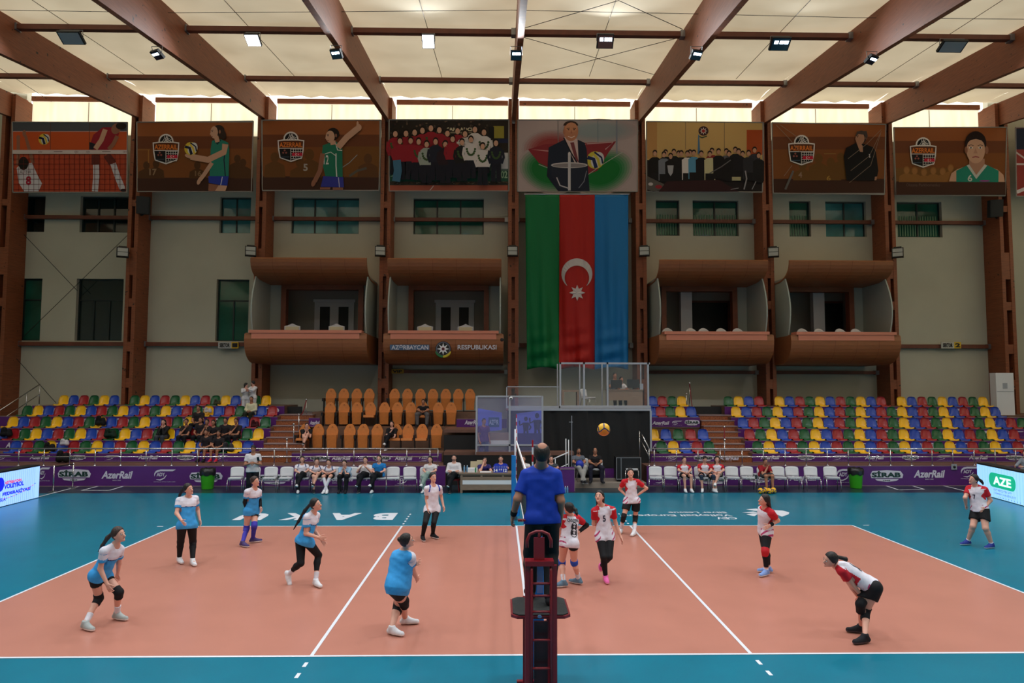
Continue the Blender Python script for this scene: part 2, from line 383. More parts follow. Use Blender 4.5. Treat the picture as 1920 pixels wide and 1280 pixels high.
# painted court lines and floor lettering ----------------------
M_line = mat('court_line_white', (222, 226, 236), 0.4)
def quadp(name, pts, label, cat='court line', group=None, z=.004):
    b = MB(); b.add([(p[0], p[1], z) for p in pts], [tuple(range(len(pts)))], M_line); return tag(b.build(name), label, cat, group)
L = .05
def rect(x0, x1, y0, y1): return [(x0, y0), (x1, y0), (x1, y1), (x0, y1)]
quadp('court_line', rect(-9, 9, 0, L), 'white sideline of the court nearest to the viewer', 'line')
quadp('court_line', rect(-9, 9, 9-L, 9), 'white sideline of the court on the far side, below the letters', 'line')
quadp('court_line', rect(-9, -9+L, L, 9-L), 'white end line at the left end of the court', 'line')
quadp('court_line', rect(9-L, 9, L, 9-L), 'white end line at the right end of the court', 'line')
quadp('court_line', rect(-3-L, -3, L, 9-L), 'white attack line left of the net', 'line')
quadp('court_line', rect(3, 3+L, L, 9-L), 'white attack line right of the net', 'line')
quadp('court_line', rect(-L/2, L/2, L, 9-L), 'white centre line under the net', 'line')
for sx, sn in ((-1, 'left'), (1, 'right')):
    x = -3-L if sx < 0 else 3
    for k in range(5):
        quadp('line_dash', rect(x, x+L, 9.2+k*.35, 9.35+k*.35), 'short white dash beyond the far sideline, %s from the court, %s attack line' % (ORD[k], sn), 'line', 'far dashes of the %s attack line' % sn)
        if k < 2: quadp('line_dash', rect(x, x+L, -.35-k*.35, -.2-k*.35), 'short white dash before the near sideline, %s from the court, %s attack line' % (ORD[k], sn), 'line', 'near dashes of the %s attack line' % sn)
for sx, sn in ((-1, 'left'), (1, 'right')): quadp('line_dash', rect(sx*9.36-.08, sx*9.36+.08, 8.95, 9.0), 'tiny white mark beside the far %s corner of the court' % sn, 'line')
p1, p2, p3, p4 = at(0, 0, 1), 0, 0, 0
def fl(px, py): return atz(px, py, 0.004)
def floor_poly(name, polys, label, cat='floor marking'):
    b = MB()
    for pts in polys: b.add([fl(*p) for p in pts], [tuple(range(len(pts)))], M_line)
    return tag(b.build(name), label, cat)
def floor_text(st, a, c, d, label, bold=.0, name='floor_lettering'):
    # a: image point of the text's lower left, c: its lower right, d: upper left
    b = MB(); A, C_, D = fl(*a), fl(*c), fl(*d); text_on(b, st, A, C_-A, D-A, M_line, bold); 
    return tag(b.build(name), label, 'floor lettering')
for st, x1, x0, n_ in (('B', 745, 695, 'first'), ('A', 681, 608, 'second'), ('K', 572, 522, 'third'), ('I', 504, 436, 'fourth')):
    pass
zA, zB = fl(745, 961), fl(734, 974)
def letter(st, xr, xl, label):
    b = MB(); yT, yB = float(fl(700, 961.5)[1]), float(fl(700, 974.5)[1])
    xr_, xl_ = xr, xl
    b_ = MB(); text_on(b_, st, (xr_, yT, .004), (xl_-xr_, 0, 0), (0, yB-yT, 0), M_line, .05)
    return tag(b_.build('floor_letter'), label, 'floor lettering')
def fxm(px): return float(fl(px, 968)[0])
letter('B', fxm(741), fxm(698), 'big white floor letter B, nearest to the dashes')
letter('A', fxm(672), fxm(615), 'big white floor letter A on the blue floor')
letter('K', fxm(572), fxm(528), 'big white floor letter K behind the ponytailed running player')
letter('U', fxm(500), fxm(448), 'big white floor letter U behind the player in blue socks')
yT, yB = float(fl(1280, 953)[1]), float(fl(1280, 969)[1])
b = MB(); xr = fxm(1376)
for k, (st, wpx) in enumerate((('CEV', 38), ('Volleyball European', 200), ('Silver League', 112))):
    h = (yB-yT)/3.3; y0 = yB-(yB-yT)*k/3; 
    x2 = float(fl(1376-wpx, 968)[0])
    text_on(b, st, (xr, y0-h*0+ (-h)*-1*0, .004), (x2-xr, 0, 0), (0, h*.8, 0), M_line, .02)
b.v = [(v[0], v[1]-(yB-yT)*-.0, v[2]) for v in b.v]
tag(b.build('floor_lettering'), 'small three-line white lettering painted upside down on the far blue floor', 'floor lettering')
floor_poly('floor_emblem', [[(1391, 960.5), (1412, 958.5), (1424, 960.4), (1410, 961.5)], [(1399, 954.5), (1418, 953), (1430, 958), (1414, 957.2)], [(1399, 964), (1412, 962), (1424, 961.6), (1414, 967.5)],
    [(1446, 955.5), (1468, 957), (1480, 960), (1479, 963.5), (1466, 968.3), (1454, 963)]], 'white floral emblem painted on the far blue floor', 'floor marking')
def gl(pts, label):
    b = MB()
    for a, c in pts:
        A, C_ = fl(*a), fl(*c); d = (C_-A)[:2]; nrm = np.array([-d[1], d[0]])/np.linalg.norm(d)*.035
        b.add([(A[0]+nrm[0], A[1]+nrm[1], .004), (A[0]-nrm[0], A[1]-nrm[1], .004), (C_[0]-nrm[0], C_[1]-nrm[1], .004), (C_[0]+nrm[0], C_[1]+nrm[1], .004)], [(0, 1, 2, 3)], M_line)
    return tag(b.build('floor_box_marking'), label, 'line')
gl([((153, 919), (205, 919)), ((205, 919), (232, 911)), ((153, 919), (185, 911))], 'thin white rectangle marked on the floor by the left screen')
gl([((1685, 918), (1733, 917)), ((1685, 918), (1660, 910)), ((1733, 917), (1706, 909))], 'thin white rectangle marked on the floor by the right bin')
gl([((1755, 907), (1822, 923))], 'thin white line slanting to the right screen')
gl([((72, 931), (150, 911))], 'thin white line slanting from the left screen')
# ================================================================ BANNERS on the column fronts
M_frameb = mat('banner_edge', (150, 146, 140), .5)
YB = YC-.06
def bm(rgb): return mat('print_%d_%d_%d' % rgb, rgb, 0.5, spec=.18)
class Art:
    def __init__(s, ox, oy, k=4.0, Y=YB): s.o = (ox, oy); s.k = k; s.mb = MB(); s.n = 0; s.Y = Y
    def P(s, u, v, d=0): return at(s.o[0]+u/s.k, s.o[1]+v/s.k, s.Y-d)
    def poly(s, pts, rgb, d=None):
        s.n += 1; dd = s.n*.0006+.002
        s.mb.poly([s.P(u, v, dd) for u, v in pts][::-1], bm(rgb))
    def ell(s, cx, cy, rx, ry, rgb, n=18, a0=0, a1=360, rot=0):
        c, sn = math.cos(math.radians(rot)), math.sin(math.radians(rot)); pts = []
        for i in range(n):
            t = math.radians(a0+(a1-a0)*i/(n if a1-a0 == 360 else n-1)); x, y = rx*math.cos(t), ry*math.sin(t)
            pts.append((cx+x*c-y*sn, cy+x*sn+y*c))
        s.poly(pts, rgb)
    def rect(s, a, b, c, d, rgb): s.poly([(a, b), (c, b), (c, d), (a, d)], rgb)
    def line(s, pts, w, rgb):
        L_, R_2 = [], []
        for i, p in enumerate(pts):
            q0 = pts[max(i-1, 0)]; q1 = pts[min(i+1, len(pts)-1)]; dx, dy = q1[0]-q0[0], q1[1]-q0[1]; n = math.hypot(dx, dy) or 1
            L_.append((p[0]-dy/n*w/2, p[1]+dx/n*w/2)); R_2.append((p[0]+dy/n*w/2, p[1]-dx/n*w/2))
        for i in range(len(pts)-1): s.poly([L_[i], L_[i+1], R_2[i+1], R_2[i]], rgb)
    def text(s, st, x0, y0, x1, y1, rgb, bold=.0, flip=False):
        s.n += 1; dd = s.n*.0006+.002; A = s.P(x0, y1, dd); B_ = s.P(x1, y1, dd); D = s.P(x0, y0, dd)
        text_on(s.mb, st, A, B_-A, D-A, bm(rgb), bold)
    def grad(s, x0, y0, x1, y1, c0, c1, n=6):
        for i in range(n):
            c = tuple(int(c0[k]+(c1[k]-c0[k])*i/(n-1)) for k in range(3)); s.rect(x0, y0+(y1-y0)*i/n, x1, y0+(y1-y0)*(i+1)/n, c)
def banner(art, corners, label, sag=False):
    # corners: four image points of the sheet in crop coordinates (tl, tr, br, bl)
    P = [art.P(*c) for c in corners]; t = thing('banner', label, 'banner', P[3])
    art.mb.build('printed_sheet', None, t)
    b = MB(); b.prism([art.P(u, v, 0) for u, v in corners], (0, .03, 0), M_frameb); b.build('backing', None, t)
    b = MB()
    for i in range(4): b.tube([P[i], P[(i+1) % 4]], .03, 6)
    b.build('frame_rail', M_frameb, t); return t
ORG = (190, 92, 40); BRN1, BRN2, BRN3, BRN4 = (150, 86, 46), (110, 60, 34), (88, 50, 32), (66, 38, 28)
def logo(a, x, y):
    # shield badge, about 200 x 230 crop units, top left at x, y
    W, K, O_ = (226, 218, 214), (20, 20, 24), (232, 128, 48)
    a.ell(x+100, y+58, 57, 57, W); a.ell(x+100, y+58, 46, 46, K)
    for (cx_, cy_, r0, a0, a1) in ((40, 20, 62, -18, 52), (40, 20, 50, -4, 62), (40, 20, 74, -14, 42), (150, 110, 66, 200, 262), (150, 110, 54, 205, 258), (150, 110, 78, 196, 264), (150, 10, 60, 108, 160), (150, 10, 48, 112, 170)):
        a.line([(x+cx_+r0*math.cos(math.radians(t)), y+cy_+r0*math.sin(math.radians(t))) for t in [a0+(a1-a0)*i/6 for i in range(7)] if (cx_+r0*math.cos(math.radians(t))-100)**2+(cy_+r0*math.sin(math.radians(t))-58)**2 < 47**2], 4, W)
    out = [(0, 66), (45, 60), (155, 60), (200, 66), (196, 140), (184, 200), (100, 230), (16, 200), (4, 140)]
    a.poly([(x+p, y+q) for p, q in out], W)
    inn = [(8, 74), (48, 69), (152, 69), (192, 74), (188, 124), (12, 124)]; a.poly([(x+p, y+q) for p, q in inn], (92, 46, 24))
    a.text('AZERRAIL', x+14, y+82, x+186, y+118, O_, .02)
    a.poly([(x+p, y+q) for p, q in ((12, 129), (97, 129), (97, 219), (22, 195))], K)
    a.poly([(x+p, y+q) for p, q in ((101, 129), (188, 129), (178, 195), (101, 219))], K)
    for k in range(1, 5): a.rect(x+101+k*17, y+129, x+104+k*17, y+204-k*3, W)
    for k in range(5): a.rect(x+101, y+131+k*18, x+186-k, y+134+k*18, W)
    a.rect(x+108, y+160, x+186, y+184, (206, 32, 62)); a.ell(x+142, y+172, 9, 9, W, 10); a.ell(x+145, y+172, 7, 7, (206, 32, 62), 10); a.ell(x+156, y+172, 4, 4, W, 8)
    for p, q in ((53, 142), (42, 160), (64, 160)): a.poly([(x+p, y+q-9), (x+p+9, y+q), (x+p, y+q+9), (x+p-9, y+q)], (150, 84, 74))
    a.rect(x+24, y+190, x+88, y+193, (74, 100, 124))
def ballart(a, cx, cy, r, c1=(222, 190, 60), c2=(24, 26, 54), c3=(214, 214, 214)):
    a.ell(cx, cy, r, r, c1); a.ell(cx+.25*r, cy, .7*r, .95*r, c3, rot=25); a.line([(cx-.9*r, cy-.3*r), (cx-.2*r, cy-.1*r), (cx+.1*r, cy+.9*r)], r*.42, c2); a.line([(cx-.3*r, cy-.85*r), (cx+.3*r, cy-.1*r), (cx+.5*r, cy+.75*r)], r*.3, c1)
    a.line([(cx-.1*r, cy-.9*r), (cx+.7*r, cy-.3*r), (cx+.85*r, cy+.4*r)], r*.2, c2)
SK = (206, 160, 134); SKD = (150, 100, 78)
def ghost(a, x, y, s, c): a.ell(x, y, 26*s, 32*s, c); a.poly([(x-70*s, y+150*s), (x-60*s, y+50*s), (x-20*s, y+28*s), (x+20*s, y+28*s), (x+60*s, y+50*s), (x+70*s, y+150*s)], c)
# 1: players at the net
a = Art(0, 180)
a.poly([(95, 195), (955, 198), (948, 722), (100, 722)], (186, 74, 46)); a.rect(95, 197, 954, 262, (78, 82, 90)); a.rect(95, 262, 952, 268, (180, 150, 150)); a.rect(97, 268, 952, 402, (200, 84, 36))
a.rect(376, 197, 380, 402, (90, 60, 50)); a.rect(668, 197, 672, 402, (90, 60, 50))
a.poly([(180, 300), (200, 290), (262, 500), (235, 505)], SKD); a.poly([(125, 320), (150, 320), (150, 520), (122, 520)], SKD); a.ell(182, 280, 14, 26, SKD); a.ell(137, 312, 16, 20, SKD)
ballart(a, 330, 324, 42)
a.poly([(770, 235), (700, 290), (672, 370), (680, 402), (820, 405), (880, 310), (895, 280), (840, 232)], (150, 26, 44)); a.poly([(672, 345), (668, 400), (700, 402), (720, 360)], (30, 26, 40)); a.ell(870, 245, 34, 42, SKD, rot=25); a.ell(908, 225, 40, 26, (34, 22, 20))
a.line([(790, 250), (760, 330), (715, 395)], 36, SK); a.line([(880, 300), (850, 360), (815, 400)], 30, SKD)
a.line([(715, 440), (715, 515)], 58, (104, 44, 36)); a.line([(800, 440), (845, 505)], 56, (104, 44, 36)); a.line([(720, 515), (722, 600), (712, 715)], 46, (206, 200, 206)); a.line([(848, 505), (880, 600), (920, 700)], 44, (206, 200, 206)); a.ell(925, 706, 22, 12, (40, 34, 40))
a.ell(176, 512, 40, 54, (24, 18, 20)); a.poly([(125, 540), (150, 510), (240, 500), (280, 590), (315, 655), (290, 715), (180, 715), (140, 650)], (212, 206, 214)); a.text('8', 194, 600, 234, 668, (176, 30, 60), .04); a.ell(176, 505, 38, 50, (24, 18, 20)); a.text('ALIYEVA', 150, 555, 232, 580, (60, 40, 60))
for x in range(100, 950, 38): a.rect(x, 436, x+3, 716, (96, 30, 28))
for y in range(470, 716, 38): a.rect(98, y, 950, y+3, (96, 30, 28))
a.rect(95, 404, 953, 434, (210, 196, 194))
for x in (300, 572, 660, 935): a.text('CEV', x-14, 412, x+16, 426, (110, 60, 70))
for x in (436, 798): a.rect(x-32, 414, x+32, 418, (90, 40, 60))
banner(a, [(92, 195), (957, 198), (950, 722), (98, 722)], 'banner printed with two volleyball players at a net, leftmost of the row')
def brown(a, x0, x1, y0, y1, gtop=None):
    a.rect(x0, y0, x1, y1, BRN4); h = y1-y0
    a.rect(x0, y0, x1, y0+h*.2, BRN1); a.rect(x0, y0+h*.2, x1, y0+h*.38, BRN2); a.rect(x0, y0+h*.38, x1, y0+h*.80, (128, 74, 34)); 
# 2: woman in green holding the ball
a = Art(0, 180); brown(a, 1030, 1898, 198, 715)
for x, y in ((1098, 520), (1170, 510), (1480, 520), (1780, 470), (1822, 500)): ghost(a, x, y, .95, (84, 52, 26))
a.rect(1035, 400, 1125, 405, (160, 110, 50)); a.rect(1110, 400, 1118, 500, (160, 110, 50)); a.text('17', 1120, 545, 1175, 595, (150, 120, 90), .03); a.text('16', 1462, 560, 1510, 600, (130, 100, 70), .03)
a.rect(1030, 618, 1896, 715, BRN4)
logo(a, 1145, 282)
a.poly([(1590, 335), (1580, 400), (1572, 600), (1715, 600), (1720, 400), (1712, 350), (1660, 325), (1640, 325)], (38, 128, 110)); a.line([(1692, 360), (1680, 480), (1690, 600)], 8, (30, 30, 60)); a.line([(1612, 340), (1630, 360), (1655, 328)], 10, (24, 50, 60))
a.poly([(1562, 600), (1715, 600), (1705, 672), (1640, 665), (1566, 650)], (40, 60, 160)); a.line([(1668, 605), (1655, 668)], 6, (210, 210, 230)); a.poly([(1565, 655), (1640, 668), (1635, 712), (1562, 712)], SKD); a.poly([(1640, 668), (1704, 672), (1690, 712), (1612, 712)], SK)
a.line([(1590, 500), (1530, 590), (1498, 630)], 30, SK); a.ell(1492, 640, 14, 26, SK, rot=20); a.line([(1690, 360), (1680, 420), (1560, 478), (1430, 455)], 46, SK); a.ell(1425, 452, 40, 16, SK, rot=15)
ballart(a, 1432, 394, 50); a.ell(1640, 260, 44, 44, (40, 28, 24)); a.ell(1668, 285, 26, 40, (50, 36, 30), rot=-20); a.ell(1606, 272, 28, 46, SK); a.line([(1620, 300), (1632, 345)], 34, SK); a.ell(1648, 268, 8, 14, SKD); a.poly([(1582, 272), (1572, 286), (1584, 292)], SK); a.ell(1592, 266, 5, 3, (40, 26, 22), 8); a.line([(1584, 258), (1600, 256)], 3, (50, 32, 26)); a.line([(1582, 304), (1596, 303)], 4, (150, 70, 70))
banner(a, [(1026, 196), (1900, 188), (1886, 716), (1030, 716)], 'brown banner with badge and woman in green top holding a ball')
# 3: woman with raised thumb
a = Art(480, 180); brown(a, 50, 925, 185, 706)
for x, y, s in ((140, 460, 1.2), (400, 440, 1.4), (330, 500, 1.2), (740, 440, 1.2), (836, 470, 1.1)): ghost(a, x, y, s, (104, 66, 30))
a.rect(650, 378, 920, 604, (118, 74, 30)); ghost(a, 840, 470, 1.2, (96, 60, 30)); a.line([(640, 540), (700, 500), (760, 440)], 5, (150, 160, 160)); a.line([(700, 600), (760, 560), (830, 540)], 18, (90, 84, 74)); a.line([(720, 680), (790, 620)], 26, (90, 110, 124))
a.text('5', 355, 508, 388, 562, (170, 160, 150), .03); a.rect(50, 610, 924, 706, BRN4)
logo(a, 162, 265)
a.poly([(500, 370), (492, 480), (520, 600), (650, 608), (648, 400), (640, 380), (600, 340), (540, 355)], (30, 116, 90)); a.line([(600, 430), (600, 520), (606, 610)], 8, (220, 224, 220)); a.line([(500, 440), (560, 420), (602, 450)], 5, (220, 224, 220)); a.text('12', 508, 442, 545, 512, (214, 218, 214), .02)
a.line([(596, 350), (612, 405), (646, 408)], 7, (220, 224, 220)); a.poly([(505, 600), (655, 608), (660, 684), (485, 680)], (52, 58, 150)); a.line([(618, 610), (626, 684)], 5, (210, 210, 230)); a.poly([(480, 684), (560, 684), (555, 700), (480, 700)], SKD); a.poly([(575, 684), (655, 686), (652, 704), (575, 704)], SKD)
a.line([(500, 430), (480, 560), (440, 640)], 34, SKD); a.ell(432, 650, 16, 30, SKD, rot=20); a.line([(615, 385), (680, 310), (760, 245)], 46, SK); a.ell(770, 236, 22, 26, SK); a.ell(762, 210, 8, 22, SK)
a.ell(578, 280, 46, 42, (30, 22, 22)); a.ell(556, 305, 34, 46, SK); a.ell(600, 296, 7, 14, SKD); a.line([(575, 335), (580, 365)], 40, SK); a.poly([(526, 300), (518, 318), (532, 322)], SK); a.line([(530, 290), (548, 288)], 4, (50, 32, 26)); a.ell(540, 298, 6, 3, (40, 26, 22), 8); a.line([(530, 334), (548, 334)], 5, (160, 76, 76))
banner(a, [(44, 180), (938, 180), (922, 708), (48, 708)], 'brown banner with badge and woman in green top raising her thumb')
# 4: team celebration photograph
a = Art(480, 180); a.rect(1002, 180, 1892, 710, (40, 34, 30)); a.rect(1780, 225, 1860, 316, (150, 140, 56)); a.rect(1745, 230, 1786, 318, (20, 22, 26)); a.rect(1790, 320, 1890, 352, (30, 36, 66)); a.rect(1004, 430, 1888, 560, (96, 116, 110)); a.rect(1004, 560, 1888, 640, (34, 84, 66)); a.rect(1840, 425, 1890, 545, (196, 196, 200))
a.text('21', 1008, 562, 1090, 606, (130, 160, 140), .03); a.text('2002', 1786, 562, 1886, 616, (150, 180, 150), .03); a.text('SARMADCH', 1432, 236, 1640, 262, (214, 208, 180), .03); a.rect(1450, 268, 1620, 280, (140, 130, 110))
a.rect(1002, 640, 1890, 668, (60, 56, 48)); a.rect(1002, 668, 1888, 710, (176, 92, 72)); a.line([(1304, 708), (1332, 672)], 6, (220, 200, 190))
rr = random.Random(3)
for i in range(90): a.ell(rr.randint(1010, 1750), rr.randint(186, 300), rr.randint(4, 9), rr.randint(6, 12), rr.choice([(66, 60, 54), (84, 70, 60), (100, 80, 66), (30, 30, 34), (60, 40, 40)]), 7)
for i in range(60): 
    x = rr.randint(1010, 1880); a.line([(x, rr.randint(642, 660)), (x+rr.randint(10, 24), rr.randint(642, 664))], 5, rr.choice([(110, 104, 90), (30, 30, 26), (90, 70, 50)]))
def person2d(x, y, h, top, leg, garland=False, hair=(30, 22, 20)):
    s = h/300.0; a.line([(x-16*s, y+150*s), (x-20*s, y+295*s)], 34*s, leg); a.line([(x+16*s, y+150*s), (x+20*s, y+295*s)], 34*s, leg)
    a.poly([(x-46*s, y+60*s), (x-20*s, y+42*s), (x+20*s, y+42*s), (x+46*s, y+60*s), (x+42*s, y+165*s), (x-42*s, y+165*s)], top)
    a.line([(x-48*s, y+70*s), (x-56*s, y+120*s), (x-40*s, y+165*s)], 18*s, top); a.line([(x+48*s, y+70*s), (x+56*s, y+120*s), (x+40*s, y+165*s)], 18*s, top)
    a.ell(x, y+8*s, 20*s, 24*s, hair, 10); a.ell(x, y+18*s, 16*s, 21*s, (206, 158, 132), 10)
    if garland:
        for k in range(12):
            t = math.radians(200-k*20+10); a.ell(x+30*s*math.cos(t), y+75*s+52*s*abs(math.sin(t))*(1 if math.sin(t) > -9 else 1), 9*s, 9*s, (60, 84, 46), 6)
RED, WH, NV, BK = (150, 30, 44), (214, 206, 204), (24, 26, 40), (26, 26, 30)
for x, y, t_ in ((1045, 265, RED), (1125, 262, RED), (1190, 255, RED), (1248, 240, RED), (1312, 222, RED), (1375, 236, RED), (1436, 262, RED), (1512, 244, RED), (1568, 266, WH), (1642, 232, WH), (1710, 254, WH)): person2d(x, y, 330, t_, NV, True)
for x, y, t_, g_ in ((1080, 320, RED, False), (1160, 318, RED, False), (1220, 325, RED, True), (1280, 345, (160, 170, 160), True), (1347, 325, (30, 34, 50), False), (1420, 345, (40, 24, 34), False), (1475, 305, RED, False), (1545, 330, BK, True), (1612, 310, WH, True), (1700, 360, WH, True), (1800, 335, (26, 30, 46), True)): person2d(x, y, 312, t_, NV, g_)
a.line([(1056, 480), (1064, 560), (1050, 640)], 60, (64, 110, 140))
banner(a, [(998, 177), (1897, 177), (1896, 712), (1000, 712)], 'banner with a team photograph of many people wearing green garlands')
# 5: man in dark suit behind a cup
a = Art(960, 180); a.rect(48, 182, 938, 712, (178, 160, 158))
def blob(cx, cy, rx, ry, c0, c1, n=7, rot=0):
    for i in range(n): f = 1-i/n*.55; a.ell(cx, cy, rx*f, ry*f, tuple(int(c1[k]+(c0[k]-c1[k])*(1-i/(n-1))) for k in range(3)), 24, rot=rot)
BGC = (172, 154, 152)
blob(650, 260, 300, 90, BGC, (140, 150, 152)); blob(300, 400, 230, 150, BGC, (150, 60, 60)); blob(270, 560, 240, 170, BGC, (22, 110, 50), rot=20); blob(680, 570, 250, 170, BGC, (16, 112, 48), rot=-20)
a.poly([(120, 400), (250, 360), (560, 350), (780, 340), (720, 430), (640, 560), (540, 600), (330, 560), (200, 500)], (138, 44, 52)); a.poly([(140, 400), (330, 410), (560, 355), (540, 375), (330, 425)], (190, 130, 130)); a.line([(560, 358), (760, 345), (700, 400)], 8, (190, 150, 150)); a.line([(200, 512), (350, 570), (540, 610), (700, 500), (830, 420)], 5, (170, 170, 160))
a.line([(345, 185), (347, 400)], 5, (120, 120, 120)); a.line([(643, 185), (645, 350)], 4, (110, 130, 140)); a.line([(785, 185), (786, 430)], 10, (130, 136, 150))
ballart(a, 625, 480, 66, (206, 190, 70), (26, 40, 84), (206, 204, 206))
a.poly([(385, 330), (275, 385), (262, 600), (345, 712), (582, 712), (560, 400), (545, 350), (490, 325)], (28, 36, 54)); a.poly([(388, 310), (440, 300), (492, 325), (500, 500), (470, 500)], (206, 180, 176)); a.poly([(436, 350), (464, 345), (502, 500), (476, 480)], (120, 60, 66))
a.line([(388, 312), (440, 420), (490, 505)], 10, (18, 24, 38)); a.ell(442, 262, 55, 76, (186, 124, 92), 24); a.ell(441, 222, 56, 36, (60, 40, 34), 20, 180, 360); a.ell(445, 236, 44, 38, (196, 134, 100), 18); a.line([(420, 302), (446, 312), (470, 300)], 6, (226, 200, 190)); a.ell(424, 252, 7, 4, (40, 26, 24), 8); a.ell(466, 252, 7, 4, (40, 26, 24), 8); a.line([(410, 242), (434, 240)], 4, (60, 40, 30)); a.line([(456, 240), (480, 242)], 4, (60, 40, 30)); a.poly([(444, 252), (438, 280), (454, 280)], (168, 104, 76)); a.ell(392, 268, 9, 20, (176, 112, 84))
a.poly([(294, 520), (566, 510), (570, 600), (520, 690), (480, 712), (360, 700), (300, 600)], (34, 40, 56)); a.ell(430, 518, 138, 22, (198, 190, 190), 24); a.ell(430, 520, 126, 15, (140, 132, 134), 24); a.rect(420, 425, 440, 708, (200, 194, 196)); a.ell(430, 432, 8, 14, (210, 205, 205)); a.line([(335, 610), (360, 670), (420, 690)], 9, (190, 186, 190)); a.line([(560, 560), (540, 640), (500, 690)], 5, (130, 134, 146))
banner(a, [(44, 178), (942, 180), (940, 716), (42, 716)], 'banner with a man in a dark suit standing behind a silver cup, above the flag')
# 6: group photograph in an office
a = Art(960, 180); a.rect(1012, 195, 1878, 716, (34, 28, 30)); a.rect(1012, 196, 1878, 480, (204, 166, 104)); a.rect(1012, 196, 1088, 470, (190, 140, 84)); a.line([(1302, 196), (1302, 400)], 5, (140, 116, 84)); a.line([(1593, 198), (1593, 400)], 5, (140, 116, 84)); a.rect(1760, 254, 1878, 440, (176, 76, 34))
a.ell(1436, 262, 38, 36, (60, 30, 34)); 
for k in range(8):
    t = math.radians(k*45); a.poly([(1436+30*math.cos(t), 262+29*math.sin(t)), (1436+12*math.cos(t+.5), 262+12*math.sin(t+.5)), (1436+12*math.cos(t-.5), 262+12*math.sin(t-.5))], (226, 214, 204))
a.ell(1436, 262, 13, 13, (160, 40, 40)); a.line([(1398, 300), (1425, 312), (1462, 300)], 8, (44, 70, 50)); a.poly([(1396, 290), (1404, 290), (1412, 420), (1392, 440)], (84, 120, 150))
def p3(x, y, top, leg=(24, 22, 26), w=1.0, hgt=200): 
    a.poly([(x-40*w, y+200), (x-42*w, y+50), (x-18, y+34), (x+18, y+34), (x+42*w, y+50), (x+40*w, y+200)], top); a.rect(x-34*w, y+150, x+34*w, y+hgt+10, leg); a.ell(x, y-4, 17, 18, (36, 26, 24), 10); a.ell(x, y+8, 14, 18, (196, 146, 118), 10)
for x, y, t_ in ((1152, 420, BK), (1214, 416, BK), (1250, 428, BK), (1335, 420, BK), (1500, 408, (150, 40, 44)), (1608, 412, (90, 90, 96)), (1675, 400, BK), (1730, 430, BK), (1820, 400, (50, 50, 60))): p3(x, y, t_)
for x, y, t_ in ((1072, 424, (20, 18, 20)), (1140, 434, (116, 120, 130)), (1190, 446, (24, 22, 26)), (1270, 426, (26, 24, 28)), (1316, 428, (222, 214, 210)), (1364, 422, (88, 150, 184)), (1420, 428, (24, 22, 28)), (1484, 430, (200, 192, 150)), (1550, 412, (24, 22, 26)), (1628, 428, (24, 22, 26)), (1700, 412, (28, 26, 32)), (1775, 424, (44, 44, 50)), (1850, 440, (24, 24, 28))): p3(x, y, t_)
a.poly([(1165, 520), (1212, 520), (1206, 575), (1190, 600), (1172, 575)], (170, 170, 176)); a.poly([(1014, 600), (1140, 660), (1140, 700), (1060, 716), (1014, 700)], (90, 84, 80)); a.ell(1100, 680, 26, 14, (150, 40, 50)); a.ell(1040, 660, 18, 12, (190, 180, 180)); a.poly([(1160, 640), (1550, 628), (1700, 716), (1100, 716)], (52, 26, 30)); a.rect(1650, 606, 1716, 634, (180, 170, 130)); a.line([(1480, 580), (1570, 530), (1640, 480)], 7, (110, 106, 106)); a.line([(1740, 700), (1760, 620), (1750, 560)], 10, (150, 146, 150)); a.line([(1800, 700), (1830, 640)], 6, (150, 146, 150)); a.line([(1640, 700), (1700, 690)], 6, (130, 126, 130))
banner(a, [(1008, 190), (1886, 198), (1878, 720), (1010, 716)], 'banner with a group photograph of formally dressed people in an ochre room')
# 7: coach in black, creased sheet
a = Art(1440, 180); brown(a, 35, 880, 200, 726)
for x, y, s in ((260, 520, 1.1), (380, 470, 1.2), (470, 500, 1.2), (545, 460, 1.1)): ghost(a, x, y, s, (110, 74, 32))
a.rect(420, 430, 510, 436, (150, 116, 60)); a.text('4', 228, 568, 256, 612, (150, 120, 100), .02); a.text('6', 440, 596, 470, 634, (170, 130, 60), .02); a.rect(38, 632, 874, 726, BRN4)
logo(a, 152, 290)
a.poly([(660, 350), (585, 390), (568, 450), (590, 632), (812, 634), (828, 560), (810, 420), (790, 385), (730, 360)], (16, 16, 20)); a.ell(700, 308, 40, 50, (62, 48, 42)); a.ell(690, 318, 34, 46, (176, 128, 102)); a.ell(736, 312, 8, 14, (160, 110, 86)); a.poly([(655, 305), (668, 265), (740, 262), (748, 300), (735, 330), (726, 290), (680, 285)], (74, 64, 60)); a.poly([(668, 360), (690, 345), (710, 375), (712, 420), (690, 418)], (180, 132, 106)); a.ell(680, 352, 16, 12, (176, 128, 102)); a.poly([(802, 605), (818, 603), (812, 632), (798, 632)], (176, 128, 102)); a.line([(760, 435), (764, 462)], 7, (200, 200, 204)); a.line([(662, 300), (680, 299)], 4, (50, 36, 30)); a.ell(672, 307, 5, 3, (40, 28, 24), 8); a.poly([(660, 308), (652, 324), (664, 328)], (176, 128, 102))
for p in ([(60, 215), (160, 320), (240, 420)], [(90, 215), (250, 330)], [(850, 250), (740, 360), (600, 470)], [(850, 265), (760, 450), (620, 560)], [(845, 280), (770, 520), (610, 650)], [(120, 600), (180, 520)]): a.line(p, 3, (150, 130, 112))
a.line([(130, 700), (190, 560)], 16, (104, 100, 96))
banner(a, [(28, 200), (884, 212), (872, 738), (38, 728)], 'creased brown banner with badge and a man in black touching his chin')
